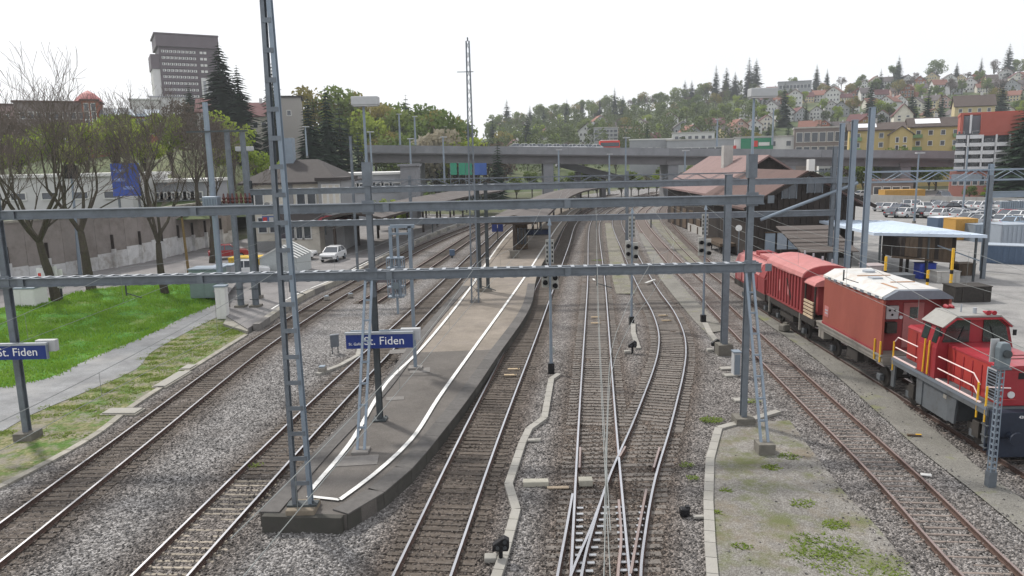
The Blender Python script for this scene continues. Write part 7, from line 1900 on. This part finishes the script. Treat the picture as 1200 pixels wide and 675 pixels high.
# woodland mass filling the gaps of the left half of that hill
wood = MB(); rn = random.Random(23)
for k in range(420):
    px = rn.uniform(575, 890) if k < 320 else rn.uniform(890, 1210); t = rn.uniform(.12, 1.0); f, rd = pl_interp(FOOT, px), pl_interp(RDIST, px); D = f + (rd - f) * t; x = (px - 600) * D * _cp / CAM_F
    z = terr(x, D); h = rn.uniform(8, 17) if px < 885 else rn.uniform(4, 7.5); r = rn.uniform(2.8, 5) if px < 885 else rn.uniform(1.8, 3)
    for q in range(110):
        a = rn.uniform(0, 6.28); f_ = rn.random(); rr = r * math.sqrt(rn.random()) * (1 - f_ * .75 if k % 2 else math.sqrt(max(0, 1 - (2 * f_ - 1) ** 2)))
        leaf(wood, Vector((x + math.cos(a) * rr, D + math.sin(a) * rr, z + h * (.12 + .88 * f_))), .75, rn, .3)
wo = wood.build('far_woodland', foliage('woodland_leaves', (.05, .08, .03), (.13, .155, .06), .3)); wo['kind'] = 'stuff'; wo['label'] = 'mixed far woodland covering the left half of the hill'

# ---- hillside houses
M_ORR = mat('orange_tile_roof', (.20, .10, .078), .9, var=.15, scale=1)
M_GRR = mat('grey_tile_roof', (.12, .105, .105), .9, var=.15, scale=1)
WALLS = {'white': M_OFFW, 'cream': M_CREAM, 'pale yellow': mat('pale_yellow_render', (.50, .42, .25), .85, var=.06), 'grey': M_GREYB, 'pink': mat('pink_render', (.42, .28, .24), .85, var=.06), 'brick red': M_BRICK}
ROOFS = {'red': M_ORR, 'dark': M_GRR, 'maroon': M_MAROON, 'brown': M_BROWNR}
def house_proto(axis, dep, ht):
    t = thing('house', 'x', 'house'); local(t)
    W_, Dp = 9.5, dep
    gable_body(MB(), -W_ / 2, W_ / 2, 0, Dp, -4, ht, ht + 3.6, axis).build('wall', M_OFFW, t)
    r_ = gable_roof(MB(), -W_ / 2, W_ / 2, 0, Dp, ht, ht + 3.6, .6, .3, axis).build('roof', M_ORR, t)
    MB().box((1.8, Dp * .5, ht + 3.8), (.8, .8, 1.8)).build('chimney', M_OFFW, t)
    windows(t, -W_ / 2 + .4, W_ / 2 - .4, .6, ht - .3, 4, 2, 0, 1.15, 1.4)
    if axis == 'y': windows(t, -1.6, 1.6, ht, ht + 2.2, 2, 1, 0, 1.0, 1.2)
    MB().box((-2.2, -.05, .7), (1.1, .12, 2.0)).build('door', M_TIMB2, t)
    return t
HP_ = [[house_proto('y', 11, 5.6), False], [house_proto('x', 8.5, 5.4), False], [house_proto('y', 10, 7.6), False]]
def house(label, wall, roof, loc, rz, s, kind, group):
    ent = HP_[kind]
    if not ent[1]: o = ent[0]; ent[1] = True
    else: o = copy_tree(ent[0])
    o.location = loc; o.rotation_euler = (0, 0, rz); o.scale = (s, s, s); o['label'] = label; o['category'] = 'house'; o['group'] = group
    for ch in o.children:
        b = ch.name.split('.')[0]; sl = ch.material_slots
        if b == 'wall': sl[0].link = 'OBJECT'; sl[0].material = WALLS[wall]
        if b == 'roof': sl[0].link = 'OBJECT'; sl[0].material = ROOFS[roof]
    return o
rn = random.Random(41)
hrows = (('under the ridge', [890, 905, 918, 934, 948, 962, 978, 994, 1010, 1026, 1036, 1060, 1076, 1090, 1108, 1124, 1140, 1156, 1172, 1188, 1200], .90, .97, 1.0),
         ('upper hill row', [885, 900, 916, 932, 946, 958, 975, 990, 1004, 1018, 1034, 1048, 1064, 1080, 1098, 1116, 1132, 1150, 1166, 1184, 1198], .70, .80, 1.0),
         ('middle hill row', [872, 888, 905, 922, 940, 956, 972, 988, 1002, 1020, 1036, 1054, 1072, 1090, 1106, 1160, 1182], .48, .62, 1.0),
         ('lower hill row', [868, 884, 900, 950, 968, 984, 1000, 1018, 1034, 1052, 1096, 1122, 1178], .28, .42, .95),
         ('among the woods', [607, 622, 640, 652, 668, 690, 706, 728, 752, 768, 790, 802, 815, 838, 856], .25, .62, 1.0))
for rowname, pxs, ta, tb2, s in hrows:
    for k, px in enumerate(pxs):
        t = rn.uniform(ta, tb2); px += rn.uniform(-3, 3); f, rd = pl_interp(FOOT, px), pl_interp(RDIST, px); D = f + (rd - f) * t; x = (px - 600) * D * _cp / CAM_F
        wc = rn.choice(('white', 'white', 'cream', 'pale yellow', 'grey', 'pink', 'white', 'brick red')); rc = rn.choice(('red', 'red', 'dark', 'maroon', 'brown', 'dark'))
        house(spot('%s house, %s roof' % (wc, rc), rowname, px), wc, rc, (x, D, terr(x, D)), -math.atan2(x, D) + rn.uniform(-.5, .5), s * rn.uniform(.8, 1.12), rn.randrange(3), 'houses on the right hillside')
# the nearer chalet with a dark roof and the long school on the ridge
hill_house('yellow chalet with a big dark roof above the red building', 300, 1118, 1158, 110, 124, 134, WALLS['pale yellow'], M_BROWNR, 'x', 13, 4, 1)
hill_house('cream house with a steep gable beside the three dark firs', 320, 1046, 1066, 121, 134, 142, M_CREAM, M_MAROON, 'y', 12, 2, 2)
local_block('long_school', 'long flat grey building on the ridge behind the tall lamp', 650, 910, 946, zz(925, 108, 650), zz(925, 95.5, 650), 14, M_GREYB, M_GREYB, 9, 1, 2.4, 3)

# grass on the bank: many short blades, one mass
gr = MB(); rn = random.Random(77)
quads = [[Vector(BANKV[i]) for i in f] for f in BANKF]; wts = [((q[1] - q[0]).cross(q[3] - q[0])).length for q in quads]
for q in rn.choices(quads, wts, k=42000):
    u, v = rn.random(), rn.random(); p = q[0].lerp(q[1], u).lerp(q[3].lerp(q[2], u), v)
    if p.z < .16: p = p + Vector((abs(rn.gauss(0, .22)), -abs(rn.gauss(0, .3)), 0))
    cl_ = mnoise.noise((p.x * .7, p.y * .5, 3)); h = rn.uniform(.05, .14) * (1.5 + 1.6 * cl_)
    if cl_ < -.28 and rn.random() < .7: continue
    h = max(h, .03); a = rn.uniform(0, 6.28); d = Vector((math.cos(a), math.sin(a), 0)) * .035; l_ = Vector((rn.gauss(0, .06), rn.gauss(0, .06), h))
    o = len(gr.v); gr.v += [tuple(p - d), tuple(p + d), tuple(p + l_)]; gr.f.append((o, o + 1, o + 2)); gr.m.append(0)
g = gr.build('bank_grass', foliage('grass_blades', (.06, .18, .012), (.25, .40, .055), .4)); g['kind'] = 'stuff'; g['label'] = 'bright green grass covering the bank'
# weeds in the verge and between tracks
wd_ = MB()
def weed_patch(c, r, n, h):
    for k in range(n):
        a = rn.uniform(0, 6.28); q = r * math.sqrt(rn.random()); p = Vector((c.x + math.cos(a) * q * 1.4, c.y + math.sin(a) * q, c.z)); b = rn.uniform(0, 6.28); d = Vector((math.cos(b), math.sin(b), 0)) * .03
        o = len(wd_.v); wd_.v += [tuple(p - d), tuple(p + d), tuple(p + Vector((rn.gauss(0, .09), rn.gauss(0, .09), h * rn.uniform(.15, .7))))]; wd_.f.append((o, o + 1, o + 2)); wd_.m.append(0)
for px, py, r, n in ((833, 492, .35, 260), (965, 640, .7, 260), (1005, 662, .9, 260), (945, 632, .3, 60), (985, 646, .35, 80), (930, 650, .25, 40), (1040, 672, .4, 60), (905, 548, .25, 120), (980, 615, .3, 160), (870, 640, .2, 60), (880, 470, .3, 100), (925, 535, .3, 100), (805, 545, .2, 60), (812, 560, .15, 50), (940, 590, .3, 90), (960, 655, .5, 110), (840, 600, .12, 40), (850, 575, .12, 40), (505, 325, .7, 200), (700, 305, .5, 120), (300, 545, .2, 40)):
    weed_patch(G(px, py, .06), r, n, .1)
for k in range(420):
    t = rn.random(); i = int(t * (len(PD) - 8)) + 6; a = PD[min(i, len(PD) - 1)]; b = at_y(kp, a.y + rn.uniform(-1, 1)); p = a.lerp(b, rn.uniform(-.03, .85)); weed_patch(Vector((p.x, p.y, .03)), rn.uniform(.15, .5), rn.randint(8, 45), rn.uniform(.06, .16))
g = wd_.build('weeds', foliage('weed_blades', (.13, .21, .03), (.26, .30, .075), .4)); g['kind'] = 'stuff'; g['label'] = 'low weeds on the verge and the apron'
# ================================================================ SMALL THINGS ON THE GROUND
def scrap(name, label, cat, px, size, m, rz=0.0, m2=None, z=.07):
    c = G(*px, z); t = thing(name, label, cat, tuple(c), rz); local(t)
    MB().box((0, 0, size[2] / 2), size).build('body', m, t, bevel=min(size) * .2)
    MB().box((size[0] * .32, size[1] * .1, size[2] * .9), (size[0] * .4, size[1] * .6, size[2] * .5)).build('loose_end', m2 or m, t)
scrap('wood_scrap', 'brown scrap of wood lying on the gravel path', 'scrap', (1071, 511), (.5, .12, .07), M_TIMB2, -.2, M_YEL)
scrap('paper_scrap', 'white scrap beside the right rail of the track next to the gravel path', 'scrap', (1085, 557), (.32, .16, .04), M_FRAMEW, -.3)
scrap('stone_lump', 'dark lump on the gravel path beside the ribbed van', 'stone', (919, 388), (.55, .5, .45), M_FOOT, .4)
scrap('relay_lump', 'small black box on a rusty stain right of the points', 'relay box', (802, 604), (.3, .26, .26), M_BLACK, 0, M_BLACK, .02)
scrap('pale_slab', 'small pale slab between the points and the right trough', 'slab', (822, 607), (.5, .13, .08), M_TROUGH, .0, None, .02)
scrap('pale_slab', 'small pale slab right of the winding trough', 'slab', (625, 517), (.55, .22, .08), M_TROUGH, .0, None, .02)
scrap('paper_scrap', 'bright white scrap between the rails of the straight middle track', 'scrap', (696, 328), (.16, .9, .05), M_FRAMEW, .05)
scrap('signal_stick', 'white slanted board across the bending track', 'board', (762, 330), (.2, 1.9, .06), M_FRAMEW, -.6, None, .19)
M_BOARD = mat('pale_plank', (.42, .33, .22), .85, var=.2)
for lb, px in (('pale board across the track right of the platform, nearer of two', (598, 440)), ('pale board across the track right of the platform, farther of two', (602, 433)), ('pale board across the straight middle track, nearer of two', (698, 379)), ('pale board across the straight middle track, farther of two', (698, 372)), ('pale board across the bending track, nearer of two', (781, 376)), ('pale board across the bending track, farther of two', (777, 370))):
    c = G(px[0], px[1], .08); t = thing('cross_board', lb, 'board', tuple(c), .03, group='boards laid between rails'); local(t)
    MB().box((0, 0, .03), (.62, .16, .05)).build('plank', M_BOARD, t); MB().box((.24, 0, .07), (.05, .12, .04)).build('clip', M_STEELD, t)
# ================================================================ AIR
hz = MB(); hz.bx(-1000, 1000, -25, 1150, -1.1, 125)
hm = bpy.data.materials.new('thin_haze'); hm.use_nodes = True; ht_ = hm.node_tree; ht_.nodes.clear()
ho = ht_.nodes.new('ShaderNodeOutputMaterial'); hv = ht_.nodes.new('ShaderNodeVolumePrincipled')
hv.inputs['Color'].default_value = (.90, .945, 1.0, 1); hv.inputs['Density'].default_value = .00024; hv.inputs['Anisotropy'].default_value = .3
ht_.links.new(hv.outputs[0], ho.inputs['Volume'])
hb_ = hz.build('haze', hm); hb_['kind'] = 'stuff'; hb_['label'] = 'thin bluish spring haze over the valley'
